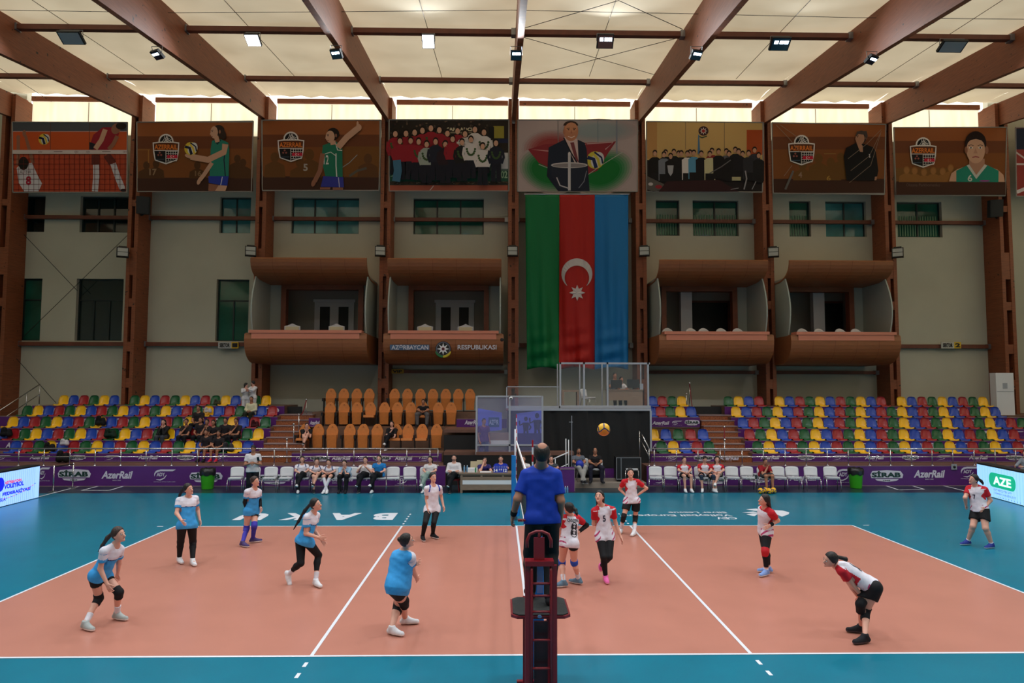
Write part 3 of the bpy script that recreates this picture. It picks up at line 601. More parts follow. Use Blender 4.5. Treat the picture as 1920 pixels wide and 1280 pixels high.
# 8: portrait of a woman
a = Art(1440, 180); brown(a, 950, 1788, 236, 740); a.rect(960, 540, 1440, 640, (120, 80, 36))
for x, y in ((1040, 555), (1100, 560), (1170, 570), (1240, 560), (1310, 565), (1370, 540)): ghost(a, x, y, .9, (146, 98, 48)); a.ell(x, y+4, 18, 24, (160, 108, 60), 10)
logo(a, 1064, 308); a.rect(962, 645, 1782, 740, BRN4)
a.text('Oksana Parkhomenko', 1036, 655, 1290, 678, (104, 82, 76))
a.poly([(1358, 640), (1375, 580), (1420, 548), (1500, 520), (1630, 520), (1720, 550), (1765, 590), (1775, 644)], SK); a.poly([(1412, 644), (1412, 560), (1500, 515), (1560, 600), (1640, 515), (1730, 560), (1728, 646)], (30, 132, 112)); a.poly([(1490, 520), (1510, 512), (1562, 592), (1622, 510), (1645, 520), (1562, 622)], (196, 196, 190)); a.poly([(1510, 470), (1625, 470), (1625, 512), (1562, 592), (1508, 512)], (178, 132, 110)); a.text('6', 1498, 590, 1532, 640, (200, 206, 200), .02)
a.ell(1558, 355, 80, 92, (36, 24, 24), 24); a.ell(1558, 405, 70, 100, SK, 28); a.ell(1486, 405, 12, 26, SKD); a.ell(1640, 405, 14, 30, SKD); a.poly([(1488, 360), (1520, 330), (1560, 322), (1600, 332), (1630, 365), (1625, 300), (1560, 270), (1495, 300)], (36, 24, 24))
for x in (1522, 1592): a.ell(x, 388, 15, 7, (236, 230, 226), 10); a.ell(x, 388, 6, 7, (50, 60, 60), 8); a.line([(x-20, 372), (x, 366), (x+20, 371)], 4, (70, 46, 36))
a.poly([(1556, 390), (1542, 430), (1572, 430)], (186, 138, 116)); a.line([(1532, 460), (1558, 454), (1584, 460)], 9, (160, 84, 84)); a.ell(1625, 636, 40, 6, (150, 60, 140))
banner(a, [(942, 236), (1790, 234), (1778, 748), (960, 742)], 'brown banner with badge and portrait of a woman in green vest')
# 9: cut-off banner right edge
a = Art(1440, 180); a.poly([(1858, 240), (2700, 240), (2700, 756), (1862, 750)], (150, 60, 56)); a.rect(1860, 242, 2700, 400, (30, 40, 62)); a.line([(1858, 420), (2000, 520)], 12, (200, 180, 180)); a.line([(1862, 510), (2200, 516)], 14, (210, 190, 190)); a.line([(1866, 720), (1940, 690)], 26, (220, 210, 214))
banner(a, [(1856, 236), (2700, 240), (2690, 756), (1862, 752)], 'red and navy banner cut off by the right picture edge')
# hanging flag -------------------------------------------------
FX = [(985, 365, 988, 690), (1049, 365, 1048, 690), (1115, 365, 1115, 690), (1178, 365, 1178, 690)]
YF = YC-.25
t = thing('hanging_flag', 'long vertical three-colour flag, green, red and blue, with crescent and star', 'flag', at(1080, 690, YF))
def flagpt(px, py):
    u = (px-985)/193.0; v = (py-365)/325.0
    d = .07*math.sin(u*31+v*2.6)*(.5+v)+.05*math.sin(u*57-v*4)*(.2+v)+.12*math.sin(u*16.5+1.1-v*3)*(v+.15) + .12*math.sin((u*3 % 1)*math.pi)*v
    if v > .72: d += .12*math.sin((u*3 % 1)*math.pi)*math.sin((v-.72)*70+u*9)*(v-.72)*4
    return at(px, py, YF-.05-d*.9)
cols = [('flag_stripe', (0, 112, 62), 'green stripe of the flag'), ('flag_stripe', (176, 30, 26), 'red stripe of the flag'), ('flag_stripe', (24, 118, 184), 'blue stripe of the flag')]
for k in range(3):
    b = MB(); nx, ny = 22, 60; g = []
    for j in range(ny+1):
        v = j/ny; xl = FX[k][0]+(FX[k][2]-FX[k][0])*v; xr = FX[k+1][0]+(FX[k+1][2]-FX[k+1][0])*v
        for i in range(nx+1):
            u = i/nx; py = 365+325*v
            if j == ny: py += -5*abs(math.sin(u*math.pi*1.0))+3
            g.append(flagpt(xl+(xr-xl)*u, py))
    b.add(g, [(j*(nx+1)+i, (j+1)*(nx+1)+i, (j+1)*(nx+1)+i+1, j*(nx+1)+i+1) for j in range(ny) for i in range(nx)])
    o = b.build(cols[k][0], mat('flag_%d' % k, cols[k][1], .55, spec=.3), t, True); o['label'] = cols[k][2]
    sm = o.modifiers.new('thick', 'SOLIDIFY'); sm.thickness = .008; sm.offset = 1
M_fw = mat('flag_white', (206, 196, 196), .6)
b = MB()
def fp(px, py): p = flagpt(px, py); return (p[0], p[1]-.045, p[2])
cx, cy = 1081.5, 513.5; outer = []; inner = []
for i in range(25):
    t1 = math.radians(128+(412-128)*i/24); outer.append(fp(cx+29*math.cos(t1), cy+29*math.sin(t1)))
    t2 = math.radians(125+(415-125)*i/24); inner.append(fp(cx+.3+23.5*math.cos(t2), cy+6+23.5*math.sin(t2)))
outer = [fp(cx+29*math.cos(math.radians(a_)), cy+29*math.sin(math.radians(a_))) for a_ in [130+280*i/24 for i in range(25)]]
inner = [fp(cx+23*math.cos(math.radians(a_)), cy+7.5+23*math.sin(math.radians(a_))) for a_ in [142+256*i/24 for i in range(25)]]
b.strip(outer, inner); c = b.build('crescent', M_fw, t); c['label'] = 'white crescent on the red stripe'
b = MB(); sx, sy = 1082, 549; pts = []
for i in range(16):
    r = 15 if i % 2 == 0 else 8; a_ = math.radians(-90+i*22.5); pts.append(fp(sx+r*math.cos(a_), sy+r*math.sin(a_)))
b.add([fp(sx, sy)]+pts, [(0, i+1, (i+1) % 16+1) for i in range(16)]); s_ = b.build('star', M_fw, t); s_['label'] = 'white eight-pointed star on the red stripe'
b = MB(); b.tube([at(983, 364, YF-.02), at(1180, 364, YF-.02)], .03, 8); b.tube([at(1000, 364, YF), at(1000, 364, YC+.1)], .02, 6); b.tube([at(1160, 364, YF), at(1160, 364, YC+.1)], .02, 6); b.build('hanging_pole', M_lgrey, t)
# sector boards ------------------------------------------------
def sign(px0, px1, y0, y1, Y, parts, label):
    A = at(px0, y1, Y); t = thing('sector_sign', label, 'sign', A)
    for (a0, a1, rgb, st, tc_) in parts:
        b = MB(); p, q, r_ = at(a0, y1, Y), at(a1, y1, Y), at(a0, y0, Y)
        b.prism([p, q, q+(r_-p), r_], (0, .04, 0), mat('sign_%d_%d_%d' % rgb, rgb, .5)); o = b.build('sign_plate', None, t)
        b = MB(); U = (q-p); V = (r_-p); text_on(b, st, p+U*.12+V*.18+np.array([0, -.01, 0]), U*.76, V*.64, mat('sign_ink', tc_, .6), .05); b.build('lettering', None, o)
sign(409, 447, 641, 653, YW-.32, [(409, 434, (186, 184, 184), 'SEKTOR', (20, 18, 20)), (434, 447, (222, 178, 20), '1', (20, 18, 20))], 'white and yellow SEKTOR 1 board on the left wall beam')
sign(1765, 1802, 641, 653, YW-.32, [(1765, 1789, (196, 196, 190), 'SEKTOR', (20, 18, 20)), (1789, 1802, (226, 186, 30), '2', (20, 18, 20))], 'white and yellow SEKTOR 2 board on the right wall beam')
sign(733, 757, 692, 700, YW-.3, [(733, 757, (200, 160, 20), 'VIP', (20, 18, 20))], 'small yellow VIP board under the crest balcony')
# ================================================================ BALCONIES
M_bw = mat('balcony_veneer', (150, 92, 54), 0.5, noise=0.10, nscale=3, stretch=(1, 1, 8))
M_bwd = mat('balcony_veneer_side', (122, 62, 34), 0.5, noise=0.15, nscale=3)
M_pink = mat('balcony_rail', (214, 132, 106), 0.45)
M_pale = mat('pale_panel', (168, 176, 168), 0.6)
M_pale2 = mat('pale_wall_inside', (150, 146, 138), 0.7)
M_doorw = mat('white_door', (200, 200, 206), 0.5)
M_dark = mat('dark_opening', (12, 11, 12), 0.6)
M_seam = mat('veneer_seam', (104, 54, 28), 0.6)
YBf = 21.2
z_rt = az(620, YBf, 960); z_rb = az(637, YBf); z_bb = az(681, YBf); z_ht = az(487, YBf+.3); z_hb = az(520, YBf+.9)
def profile_loft(b, prof, x0, x1, m): b.strip([(x0, y, z) for y, z in prof], [(x1, y, z) for y, z in prof], m)
def balcony(i, x0, x1, label, door, chairs):
    t = thing('balcony', label, 'balcony', ((x0+x1)/2, YW-.02, z_bb-.3))
    yb = YW-.02
    # belly
    b = MB(); pr = []
    for k in range(11):
        a = k/10*math.pi*.5; pr.append((YBf+.02+1.15*(1-math.cos(a)), z_rb+.02-(z_rb-z_bb+.0)*math.sin(a)**.9))
    pr2 = [(YBf+.06, z_rb+.25)]+[(y, z) for y, z in pr]+[(yb, pr[-1][1]-.02)]
    full = pr2+[(yb, z_rb+.25)]
    b.prism([(x0, y, z) for y, z in full], (x1-x0, 0, 0), M_bw)
    b.build('belly_panel', None, t)
    for k in range(1, 5):
        b = MB(); xs = x0+(x1-x0)*k/5; b.strip([(xs-.006, y-.006, z-.004) for y, z in pr], [(xs+.006, y-.006, z-.004) for y, z in pr], M_seam); b.build('panel_seam', None, t)
    # parapet rail
    b = MB(); b.box(x0+.22, x1-.22, YBf-.04, YBf+.55, z_rt-.13, z_rt, M_pink); b.box(x0+.32, x1-.32, YBf+.0, YBf+.05, z_rb+.02, z_rt-.13, M_pink); b.build('parapet_rail', None, t)
    for xa_, xb_ in ((x0+.05, x0+.3), (x1-.3, x1-.05)): b = MB(); b.box(xa_, xb_, YBf+.05, YBf+.5, z_rb, z_rt-.12, M_bw); b.build('parapet_end', None, t)
    # hood
    b = MB(); hp = []
    for k in range(9):
        a = k/8; hp.append((YBf+.25+1.5*a**2.2, z_ht-(z_ht-z_hb+.12)*math.sin(a*math.pi/2)))
    hp.append((yb, hp[-1][1]))
    full = hp+[(yb, hp[-1][1]+.12)]+[(y+.08, z+.06) for y, z in hp[::-1][1:]]
    b.prism([(x0+.1, y, z) for y, z in full], (x1-x0-.2, 0, 0), M_bw); b.build('hood', None, t)
    for k in range(1, 5):
        b = MB(); xs = x0+(x1-x0)*k/5; b.strip([(xs-.006, y-.008, z) for y, z in hp[:8]], [(xs+.006, y-.008, z) for y, z in hp[:8]], M_seam); b.build('hood_seam', None, t)
    # curved pale side screens
    for sx, xx in ((0, x0+.12), (1, x1-.18)):
        b = MB(); sp = []
        for k in range(9):
            a = k/8; sp.append((YBf+.9-.45*math.sin(a*math.pi)-.15*(1-a), z_rb+.1+(z_hb-z_rb-.05)*a))
        b.prism([(xx, y, z) for y, z in sp]+[(xx, yb, sp[-1][1]), (xx, yb, sp[0][1])], (.06, 0, 0), M_pale); b.build('side_screen', None, t)
    # wood frame of the opening and the room behind
    fx0, fx1, fz = x0+.75, x1-.7, z_hb-.05
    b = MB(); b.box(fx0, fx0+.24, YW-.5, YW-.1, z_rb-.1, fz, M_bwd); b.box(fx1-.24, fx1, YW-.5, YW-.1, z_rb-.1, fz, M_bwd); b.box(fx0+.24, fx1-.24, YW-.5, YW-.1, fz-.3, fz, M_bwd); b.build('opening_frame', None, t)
    b = MB(); yr = YW+1.6
    b.box(x0+.12, fx0, YW-.3, YW-.2, z_rb-.1, fz, M_pale); b.build('pale_panel', None, t); b = MB(); b.box(fx1, x1-.12, YW-.3, YW-.2, z_rb-.1, fz, M_pale)
    b.build('pale_panel', None, t)
    b = MB()
    b.box(x0-.1, x1+.1, yr, yr+.1, 5.0, 9.2, M_pale2); b.box(x0+.1, x0+.25, YW+.36, yr, 5.0, 9.2, M_pale2); b.box(x1-.25, x1-.1, YW+.36, yr, 5.0, 9.2, M_pale2)
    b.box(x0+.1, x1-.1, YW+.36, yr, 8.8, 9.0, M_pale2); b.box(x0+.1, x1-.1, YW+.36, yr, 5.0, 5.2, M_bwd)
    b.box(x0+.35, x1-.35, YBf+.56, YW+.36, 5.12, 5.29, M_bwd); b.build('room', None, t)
    d0, d1 = door
    if i < 2:
        b = MB(); zt_ = az(566, yr); y = yr-.04
        b.box(d0, d1, y-.04, y, 5.2, zt_, M_doorw); b.build('double_door', None, t)
        dd = t.children[-1]
        for q in (0, 1):
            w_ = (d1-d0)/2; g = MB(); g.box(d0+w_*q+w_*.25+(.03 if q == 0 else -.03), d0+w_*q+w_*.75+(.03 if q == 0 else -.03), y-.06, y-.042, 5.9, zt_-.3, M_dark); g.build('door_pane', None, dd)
        g = MB(); g.box(d0-.06, d1+.06, y-.08, y-.045, zt_-.06, zt_+.08, M_doorw); g.build('door_header', None, dd)
    else:
        b = MB(); zt_ = az(566, yr); y = yr-.02
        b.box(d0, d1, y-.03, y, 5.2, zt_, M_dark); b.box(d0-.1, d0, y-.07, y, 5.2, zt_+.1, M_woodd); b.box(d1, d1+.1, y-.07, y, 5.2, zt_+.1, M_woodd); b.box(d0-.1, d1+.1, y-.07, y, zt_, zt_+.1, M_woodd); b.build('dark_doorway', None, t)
        b = MB(); px = ax(1263+(0 if i == 2 else 260), YW); w_ = .5
        c0, c1 = (1276, 1297) if i == 2 else (1524, 1545)
        b.box(ax(c0, YW+.5, 600), ax(c1, YW+.5, 600), YW+.4, YW+.75, 5.2, 8.8, M_doorw); b.build('white_pillar', None, t)
    return t
yr = YW+1.56
B1 = balcony(0, *BALC[0], 'curved wood balcony in the left half with white double door, no emblem', (ax(590, yr, 590), ax(664, yr, 590)), None)
B2 = balcony(1, *BALC[1], 'curved wood balcony bearing a round crest and metal lettering', (ax(817, yr, 590), ax(889, yr, 590)), None)
B3 = balcony(2, *BALC[2], 'curved wood balcony just right of the flag, dark doorway', (ax(1297, yr, 590), ax(1364, yr, 590)), None)
B4 = balcony(3, *BALC[3], 'curved wood balcony furthest right, dark doorway', (ax(1545, yr, 590), ax(1583, yr, 590)), None)
# lettering and crest on balcony 2
def bellyY(z):
    s = max(0, min(1, (z_rb+.02-z)/(z_rb-z_bb))); a = math.asin(s**(1/.9)); return YBf+.02+1.15*(1-math.cos(a))
b = MB(); 
for st, xa, xb, m_ in (('AZƏRBAYCAN', 734, 803, M_chrome), ('RESPUBLIKASI', 858, 931, M_chrome)):
    p, q, r_ = at(xa, 655, YBf-.03), at(xb, 655, YBf-.03), at(xa, 646.5, YBf-.03); text_on(b, st, p, q-p, r_-p, mat('letter_metal', (206, 204, 214), .4), .02)
b.build('lettering', None, B2)
M_blu = mat('letter_backing', (70, 96, 130), .6)
b = MB(); p, q, r_ = at(731, 656, YBf-.015), at(805, 656, YBf-.015), at(731, 646, YBf-.015); b.prism([p, q, q+(r_-p), r_], (0, .02, 0), M_blu); b.build('lettering_backing', None, B2)
c = at(831, 654, YBf-.0); r = float(at(845.5, 654, YBf)[0]-c[0]); b = MB()
def disc(rr, dy, m, n=24, cz=0, sq=1.0): b.prism([(c[0]+rr*math.cos(2*math.pi*k/n), c[1]+dy, c[2]+cz+rr*sq*math.sin(2*math.pi*k/n)) for k in range(n)], (0, .02, 0), m)
disc(r, .0, M_black); disc(r*.93, -.01, mat('crest_grey', (90, 92, 110), .5)); disc(r*.80, -.02, M_black)
for k in range(8):
    t_ = math.radians(22.5*0+k*45); 
    P = lambda rr, a_: (c[0]+rr*math.cos(a_), c[1]-.03, c[2]+rr*math.sin(a_))
    b.prism([P(r*.8, t_), P(r*.33, t_+.42), (c[0], c[1]-.03, c[2]), P(r*.33, t_-.42)], (0, .01, 0), M_white)
disc(r*.2, -.05, mat('crest_red', (150, 40, 60), .5)); disc(r*.12, -.055, M_black)
for sg, rgb in ((-1, (30, 110, 60)), (1, (200, 180, 40))):
    pts = [(c[0]+r*1.02*math.cos(a_), c[1]-.02, c[2]+r*1.02*math.sin(a_)) for a_ in [math.radians(-90+sg*k*12) for k in range(7)]]
    b.tube(pts, [.05, .06, .06, .06, .05, .04, .02], 6, mat('wreath_%d' % sg, rgb, .5))
b.build('crest', None, B2)
# camera-like small item on the right end of balcony 2
b = MB(); p = at(941, 637, YBf+.1); b.sphere(p, .11, 8, M_black); b.tube([p, p+np.array([-.05, .4, 0])], .03, 6, M_black); tag(b.build('dome_camera'), 'small black dome camera on the right end of the crest balcony', 'camera')
# upholstered chairs visible over the parapet
M_cream = mat('cream_leather', (206, 194, 160), .5); M_wp = mat('white_shell', (216, 212, 212), .4)
z_fl = 5.3
def armchair(x, y, lb):
    t = thing('carved_armchair', lb, 'chair', (x, y, z_fl)); 
    b = MB(); hw = .36
    pts = [(x-hw, y, z_fl+.45), (x-hw, y, z_fl+1.12), (x-hw*.55, y, z_fl+1.16), (x, y, z_fl+1.25), (x+hw*.55, y, z_fl+1.16), (x+hw, y, z_fl+1.12), (x+hw, y, z_fl+.45)]
    b.prism(pts, (0, .07, 0), M_doorw); b.build('back_frame', None, t)
    b = MB(); b.box(x-hw+.06, x+hw-.06, y-.03, y, z_fl+.55, z_fl+1.1, M_cream); b.build('back_cushion', None, t)
    b = MB(); b.box(x-hw, x+hw, y-.55, y, z_fl+.36, z_fl+.5, M_cream); b.build('seat', None, t)
    for sx in (-1, 1):
        for yy in (-.5, .02): b = MB(); b.tube([(x+sx*.3, y+yy, z_fl), (x+sx*.32, y+yy, z_fl+.36)], .03, 6, M_doorw); b.build('leg', None, t)
Yc = YBf+1.0
for px, lb in ((548, 'cream armchair, left one on the balcony without emblem'), (631, 'cream armchair, right one on the balcony without emblem'), (797, 'cream armchair, left one on the crest balcony'), (873, 'cream armchair, right one on the crest balcony')): armchair(ax(px, Yc, 612), Yc, lb)
def tubchair(x, y, lb, grp):
    t = thing('tub_chair', lb, 'chair', (x, y, z_fl), grp); b = MB(); g = []
    for j in range(8):
        v = j/7; 
        for k in range(13):
            a = math.pi*k/12; rr = .30; h = z_fl+.42+v*(.30+.40*math.sin(a)); g.append((x+rr*math.cos(a)*(1+.05*v), y+rr*.8*math.sin(a)*(1+.1*v), h))
    b.add(g, [(j*13+k, j*13+k+1, (j+1)*13+k+1, (j+1)*13+k) for j in range(7) for k in range(12)], M_wp); o = b.build('back_shell', None, t, True); sm = o.modifiers.new('s', 'SOLIDIFY'); sm.thickness = .03
    b = MB(); b.lathe([(.05, .38), (.29, .40), (.29, .46), (.1, .47)], (x, y, z_fl), 14, M_wp); b.build('seat', None, t)
    b = MB(); b.tube([(x, y, z_fl+.03), (x, y, z_fl+.4)], .03, 8, M_chrome); b.lathe([(.24, 0), (.24, .02), (.05, .05)], (x, y, z_fl), 12, M_chrome); b.build('pedestal', None, t)
for k, px in enumerate((1253, 1297, 1321, 1354, 1385)): tubchair(ax(px, Yc, 615), Yc, 'white tub chair behind the parapet of the balcony next to the flag, %s from left' % ORD[k], 'tub chairs next to the flag')
for k, px in enumerate((1507, 1538.5, 1578, 1607.5)): tubchair(ax(px, Yc, 615), Yc, 'white tub chair behind the parapet of the rightmost balcony, %s from left' % ORD[k], 'tub chairs on the right balcony')
# ================================================================ GRANDSTANDS
YF0 = 16.4                      # face of the long board
ZW = .80                        # walkway height
def rowY(k): return 17.7+.86*k
def rowZ(k): return 1.08+.436*k
SEATC = {'Y': ('yellow', (240, 184, 20)), 'B': ('blue', (28, 68, 170)), 'R': ('red', (160, 30, 38)), 'G': ('green', (14, 88, 46))}
def seat_mesh(col):
    b = MB(); g = []
    prof = [(-.40, -.045), (-.41, .0), (-.33, .015), (-.18, -.015), (-.06, 0.0), (.0, .05), (.04, .14), (.075, .26), (.10, .36), (.105, .41), (.085, .425)]
    wid = [.19, .20, .215, .22, .22, .22, .22, .21, .19, .165, .15]
    n = 9
    for (y, z), w_ in zip(prof, wid):
        for k in range(n):
            u = k/(n-1)*2-1; e = abs(u)**3
            g.append((u*w_, y-(.055*e if z > .05 else 0), z+.035*e*(1 if z < .1 else 0)-(.03*e if z > .3 else 0)))
    fs = [(j*n+k, j*n+k+1, (j+1)*n+k+1, (j+1)*n+k) for j in range(len(prof)-1) for k in range(n-1)]
    m = mat('seat_plastic_'+SEATC[col][0], SEATC[col][1], .28, spec=.55)
    nn = len(g); g2 = [(x, y+.012, z-.014) for x, y, z in g]
    fs2 = [tuple(nn+i for i in f[::-1]) for f in fs]
    rim = [k for k in range(n)]+[(j+1)*n-1 for j in range(1, len(prof))]+[(len(prof)-1)*n+k for k in range(n-2, -1, -1)]+[j*n for j in range(len(prof)-2, 0, -1)]
    fr = [(rim[i], nn+rim[i], nn+rim[(i+1) % len(rim)], rim[(i+1) % len(rim)]) for i in range(len(rim))]
    b.add(g+g2, fs+fs2+fr, m)
    return mkmesh('stadium_seat', b.v, b.f, b.mats, b.m, True)
SM = {c: seat_mesh(c) for c in SEATC}
rown = ['front', 'second', 'third', 'fourth', 'top']
def seats(px0, px1, n, cyc, row, stand, skip=(), over=None):
    Y = rowY(row)+.42; z = rowZ(row)+.02
    cnt = {}; 
    for i in range(n):
        if i in skip: continue
        px = px0+(px1-px0)*i/(n-1) if n > 1 else px0
        if over: px = over[i]
        c = cyc[i % len(cyc)]; 
        o = bpy.data.objects.new('stadium_seat', SM[c]); COL.objects.link(o)
        o.location = (ax(px, Y, 800), Y, z)
        cnt[c] = cnt.get(c, 0)+1
        tag(o, '%s seat, %s %s one from left, %s row, %s' % (SEATC[c][0], ORD[cnt[c]-1], SEATC[c][0], rown[row], stand), 'seat', 'plastic seats of the %s' % stand)
RS, LS, CS = 'right grandstand', 'left grandstand', 'small curtain-side block'
seats(1366.6, 1845.6, 26, 'GYBR', 4, RS, skip=(4, 16))
seats(1380.6, 1868, 26, 'YBRG', 3, RS)
seats(1393, 1917, 27, 'BRGY', 2, RS)
seats(1405, 1901, 25, 'RGYB', 1, RS)
seats(1420, 1907.5, 24, 'GYBR', 0, RS)
seats(117, 498, 21, 'YBRG', 4, LS, skip=(6,)); 
seats(49.7, 510, 24, 'GYBR', 3, LS)
seats(23.4, 498, 24, 'YBRG', 2, LS)
seats(5.6, 484.7, 24, 'BRGY', 1, LS)
seats(31, 466, 21, 'BRGY', 0, LS)
seats(1224, 1279, 4, 'BRGY', 4, CS); seats(1224, 1296.6, 5, 'BRGYB', 3, CS, over=[1221, 1239, 1257, 1276, 1296.6])
seats(1225, 1318, 5, 'YBGRB', 1, CS); seats(1240, 1329, 5, 'GYBRG', 0, CS)
M_tier = mat('tier_wood', (112, 82, 66), .55, noise=.12, nscale=4); M_walk = mat('walkway_wood', (112, 78, 66), .55, noise=.12, nscale=3)
M_marble = mat('orange_marble', (150, 84, 50), .35, noise=.5, nscale=22, stretch=(1, 1, 1.6)); M_edge = mat('tier_edge', (150, 128, 128), .5)
M_swoosh = M_whprint
# decals: sponsors' lettering
M_green = mat('print_green', (18, 56, 48), .5)
def swoosh(b, x, z, w, h, y, txt=True):
    # curved bar with a flag tail and the letters ADY
    y -= .006; pts = []
    for k in range(7):
        a = math.radians(180-k*15); pts.append((x+w*.22+w*.20*math.cos(a), z+h*.55+h*.35*math.sin(a)))
    pts += [(x+w*.3, z+h*.93), (x+w, z+h*.93)]
    top = [(p[0], y, p[1]) for p in pts]; bot = [(p[0]+(.02*w if i < 6 else 0), y, p[1]-h*.13) for i, p in enumerate(pts)]
    bot[-1] = (x+w*.86, y, z+h*.80); b.strip(top, bot, M_swoosh)
    q = [(x+w*.60, z+h*.55), (x+w*.50, z+h*.28), (x+w*.30, z+h*.13), (x+w*.12, z+h*.2)]; q2 = [(x+w*.55, z+h*.5), (x+w*.46, z+h*.33), (x+w*.30, z+h*.22), (x+w*.12, z+h*.22)]
    b.strip([(p[0], y, p[1]) for p in q], [(p[0], y, p[1]) for p in q2], M_swoosh)
    if txt: text_on(b, 'ADY', (x+w*.13, y, z+h*.44), (w*.38, 0, 0), (0, 0, h*.26), M_swoosh, .03)
    if txt: text_on(b, 'Azərbaycan Dəmir Yolları QSC', (x, y, z), (w, 0, 0), (0, 0, h*.07), M_swoosh, .01)
def sirab(b, x, z, w, h, y):
    y -= .006
    b.poly([(x+w*.03, y, z+h*.32), (x+w*.97, y, z+h*.32), (x+w, y, z+h*.62), (x+w*.92, y, z+h*.92), (x+w*.5, y, z+h), (x+w*.06, y, z+h*.92), (x, y, z+h*.62)], M_swoosh)
    b.poly([(x+w*.2, y, z+h*.10), (x+w*.5, y, z), (x+w*.8, y, z+h*.10), (x+w*.86, y, z+h*.24), (x+w*.14, y, z+h*.24)], M_swoosh)
    text_on(b, 'SİRAB', (x+w*.04, y-.006, z+h*.38), (w*.88, 0, 0), (0, 0, h*.55), M_green, .05)
    text_on(b, '1968', (x+w*.38, y-.006, z+h*.07), (w*.22, 0, 0), (0, 0, h*.10), M_green, .03)
def azrail(b, x, z, w, h, y):
    y -= .006
    text_on(b, 'AzerRail', (x, y, z+h*.2), (w*.94, 0, 0), (w*.05, 0, h*.75), M_swoosh, .035)
    text_on(b, 'BAKU 2000', (x+w*.36, y, z), (w*.26, 0, 0), (0, 0, h*.10), M_swoosh, .01)
def board(name, label, x0, x1, y, z0, z1, cat, decals, parent=None, th=.06, edge=True):
    b = MB(); b.box(x0, x1, y, y+th, z0, z1, M_purple)
    if edge: b.box(x0, x1, y-.004, y, z0, z0+.02, M_edge); b.box(x0, x1, y-.004, y, z1-.015, z1, M_edge)
    o = b.build(name, None, parent); 
    if parent is None: tag(o, label, cat)
    for kind, x, z, w, h in decals:
        b = MB(); {'s': sirab, 'a': azrail, 'd': swoosh}[kind](b, x, z, w, h, y-.005); d = b.build({'s': 'outlined_lettering', 'a': 'slanted_lettering', 'd': 'curved_emblem'}[kind], None, o)
        if kind == 's': d['label'] = 'dark green lettering on a white outline'
    return o
def decal_px(kind, p0, p1, y0, y1, Y): A = at(p0, y1, Y); B_ = at(p1, y0, Y); return (kind, A[0], A[2], B_[0]-A[0], B_[2]-A[2])
zt_ = az(873, YF0)
XBL = ax(835, YF0, 890); XBR = ax(1213, YF0, 890)
Ld = [decal_px('d', 72, 95, 874, 902, YF0), decal_px('s', 108, 171, 879, 902, YF0), decal_px('a', 190, 250, 882, 901, YF0), decal_px('d', 288, 330, 878, 904, YF0), decal_px('s', 355, 418, 884, 905, YF0), decal_px('a', 600, 665, 886, 906, YF0), decal_px('d', 740, 780, 890, 910, YF0), decal_px('s', 485, 545, 888, 908, YF0)]
Rd = [decal_px('s', 1632, 1693, 881, 903, YF0), decal_px('a', 1713, 1772, 880, 899, YF0), decal_px('d', 1801, 1842, 873, 898, YF0), decal_px('a', 1480, 1532, 888, 904, YF0), decal_px('d', 1568, 1608, 877, 905, YF0), decal_px('s', 1398, 1450, 886, 905, YF0), decal_px('d', 1225, 1262, 890, 908, YF0), decal_px('s', 1310, 1365, 890, 908, YF0)]
board('advertising_board', 'long purple advertising board at floor level along the left half', -28, XBL, YF0, .0, zt_, 'advertising board', Ld)
board('advertising_board', 'long purple advertising board at floor level along the right half', XBR, 28, YF0, .0, zt_, 'advertising board', Rd)
def grandstand(label, xs, walk, decor, rows=5, skiprows=(), z_top=None):
    # xs[k] = (x0, x1) of row k
    t = thing('grandstand', label, 'grandstand', ((xs[0][0]+xs[0][1])/2, 20, 0))
    if walk: b = MB(); b.box(walk[0], walk[1], YF0+.06, rowY(0), 0, zt_-.01, M_walk); b.build('walkway', None, t)
    for k in range(rows):
        if k in skiprows: continue
        x0, x1 = xs[k]; y0 = rowY(k); y1 = rowY(k+1) if k < 4 else YC-.0; z = rowZ(k)
        if k == 4: y1 = YC
        b = MB(); b.box(x0, x1, y0+.05, y1+(.05 if k < 4 else 0), 0, z, M_tier); b.build('tier', None, t)
        zb = rowZ(k-1) if k else zt_
        dec = []
        x = x0+.15 if decor > 0 else x0+.3; kinds = 'asd' if k % 2 == 0 else 'dsa'; i = 0
        while x < x1-1.0:
            kd = kinds[i % 3]; h = (z-zb)*.62; w_ = {'a': 1.25, 's': 1.1, 'd': .95}[kd]*(.62 if k == 0 else .75)
            dec.append((kd, x, zb+(z-zb)*.2, w_, h)); x += w_+(.7 if k == 0 else .55); i += 1
        board('riser_board', None, x0, x1, y0, zb, z, None, dec, t, .05)
    return t
def xr(px, k, y): return ax(px, rowY(k), y)
grandstand('left grandstand with purple risers and rows of coloured plastic seats', [(-27, xr(480, 0, 850)), (-27, xr(494, 1, 830)), (-26, xr(507, 2, 805)), (-22.5, xr(520, 3, 790)), (ax(60, rowY(4), 765), xr(533, 4, 770))], (-28, XBL), 1)
grandstand('right grandstand with purple risers and rows of coloured plastic seats', [(xr(1411, 0, 850), 27), (xr(1397, 1, 830), 27), (xr(1384, 2, 805), 26), (xr(1371, 3, 790), 22.5), (xr(1359, 4, 770), ax(1870, rowY(4), 765))], (XBR, 28), 0)
t = thing('grandstand', 'small block of seats between the black curtain and the right stairs', 'grandstand', (8, 20, 0))
XC0 = ax(1221, 18.5, 830)
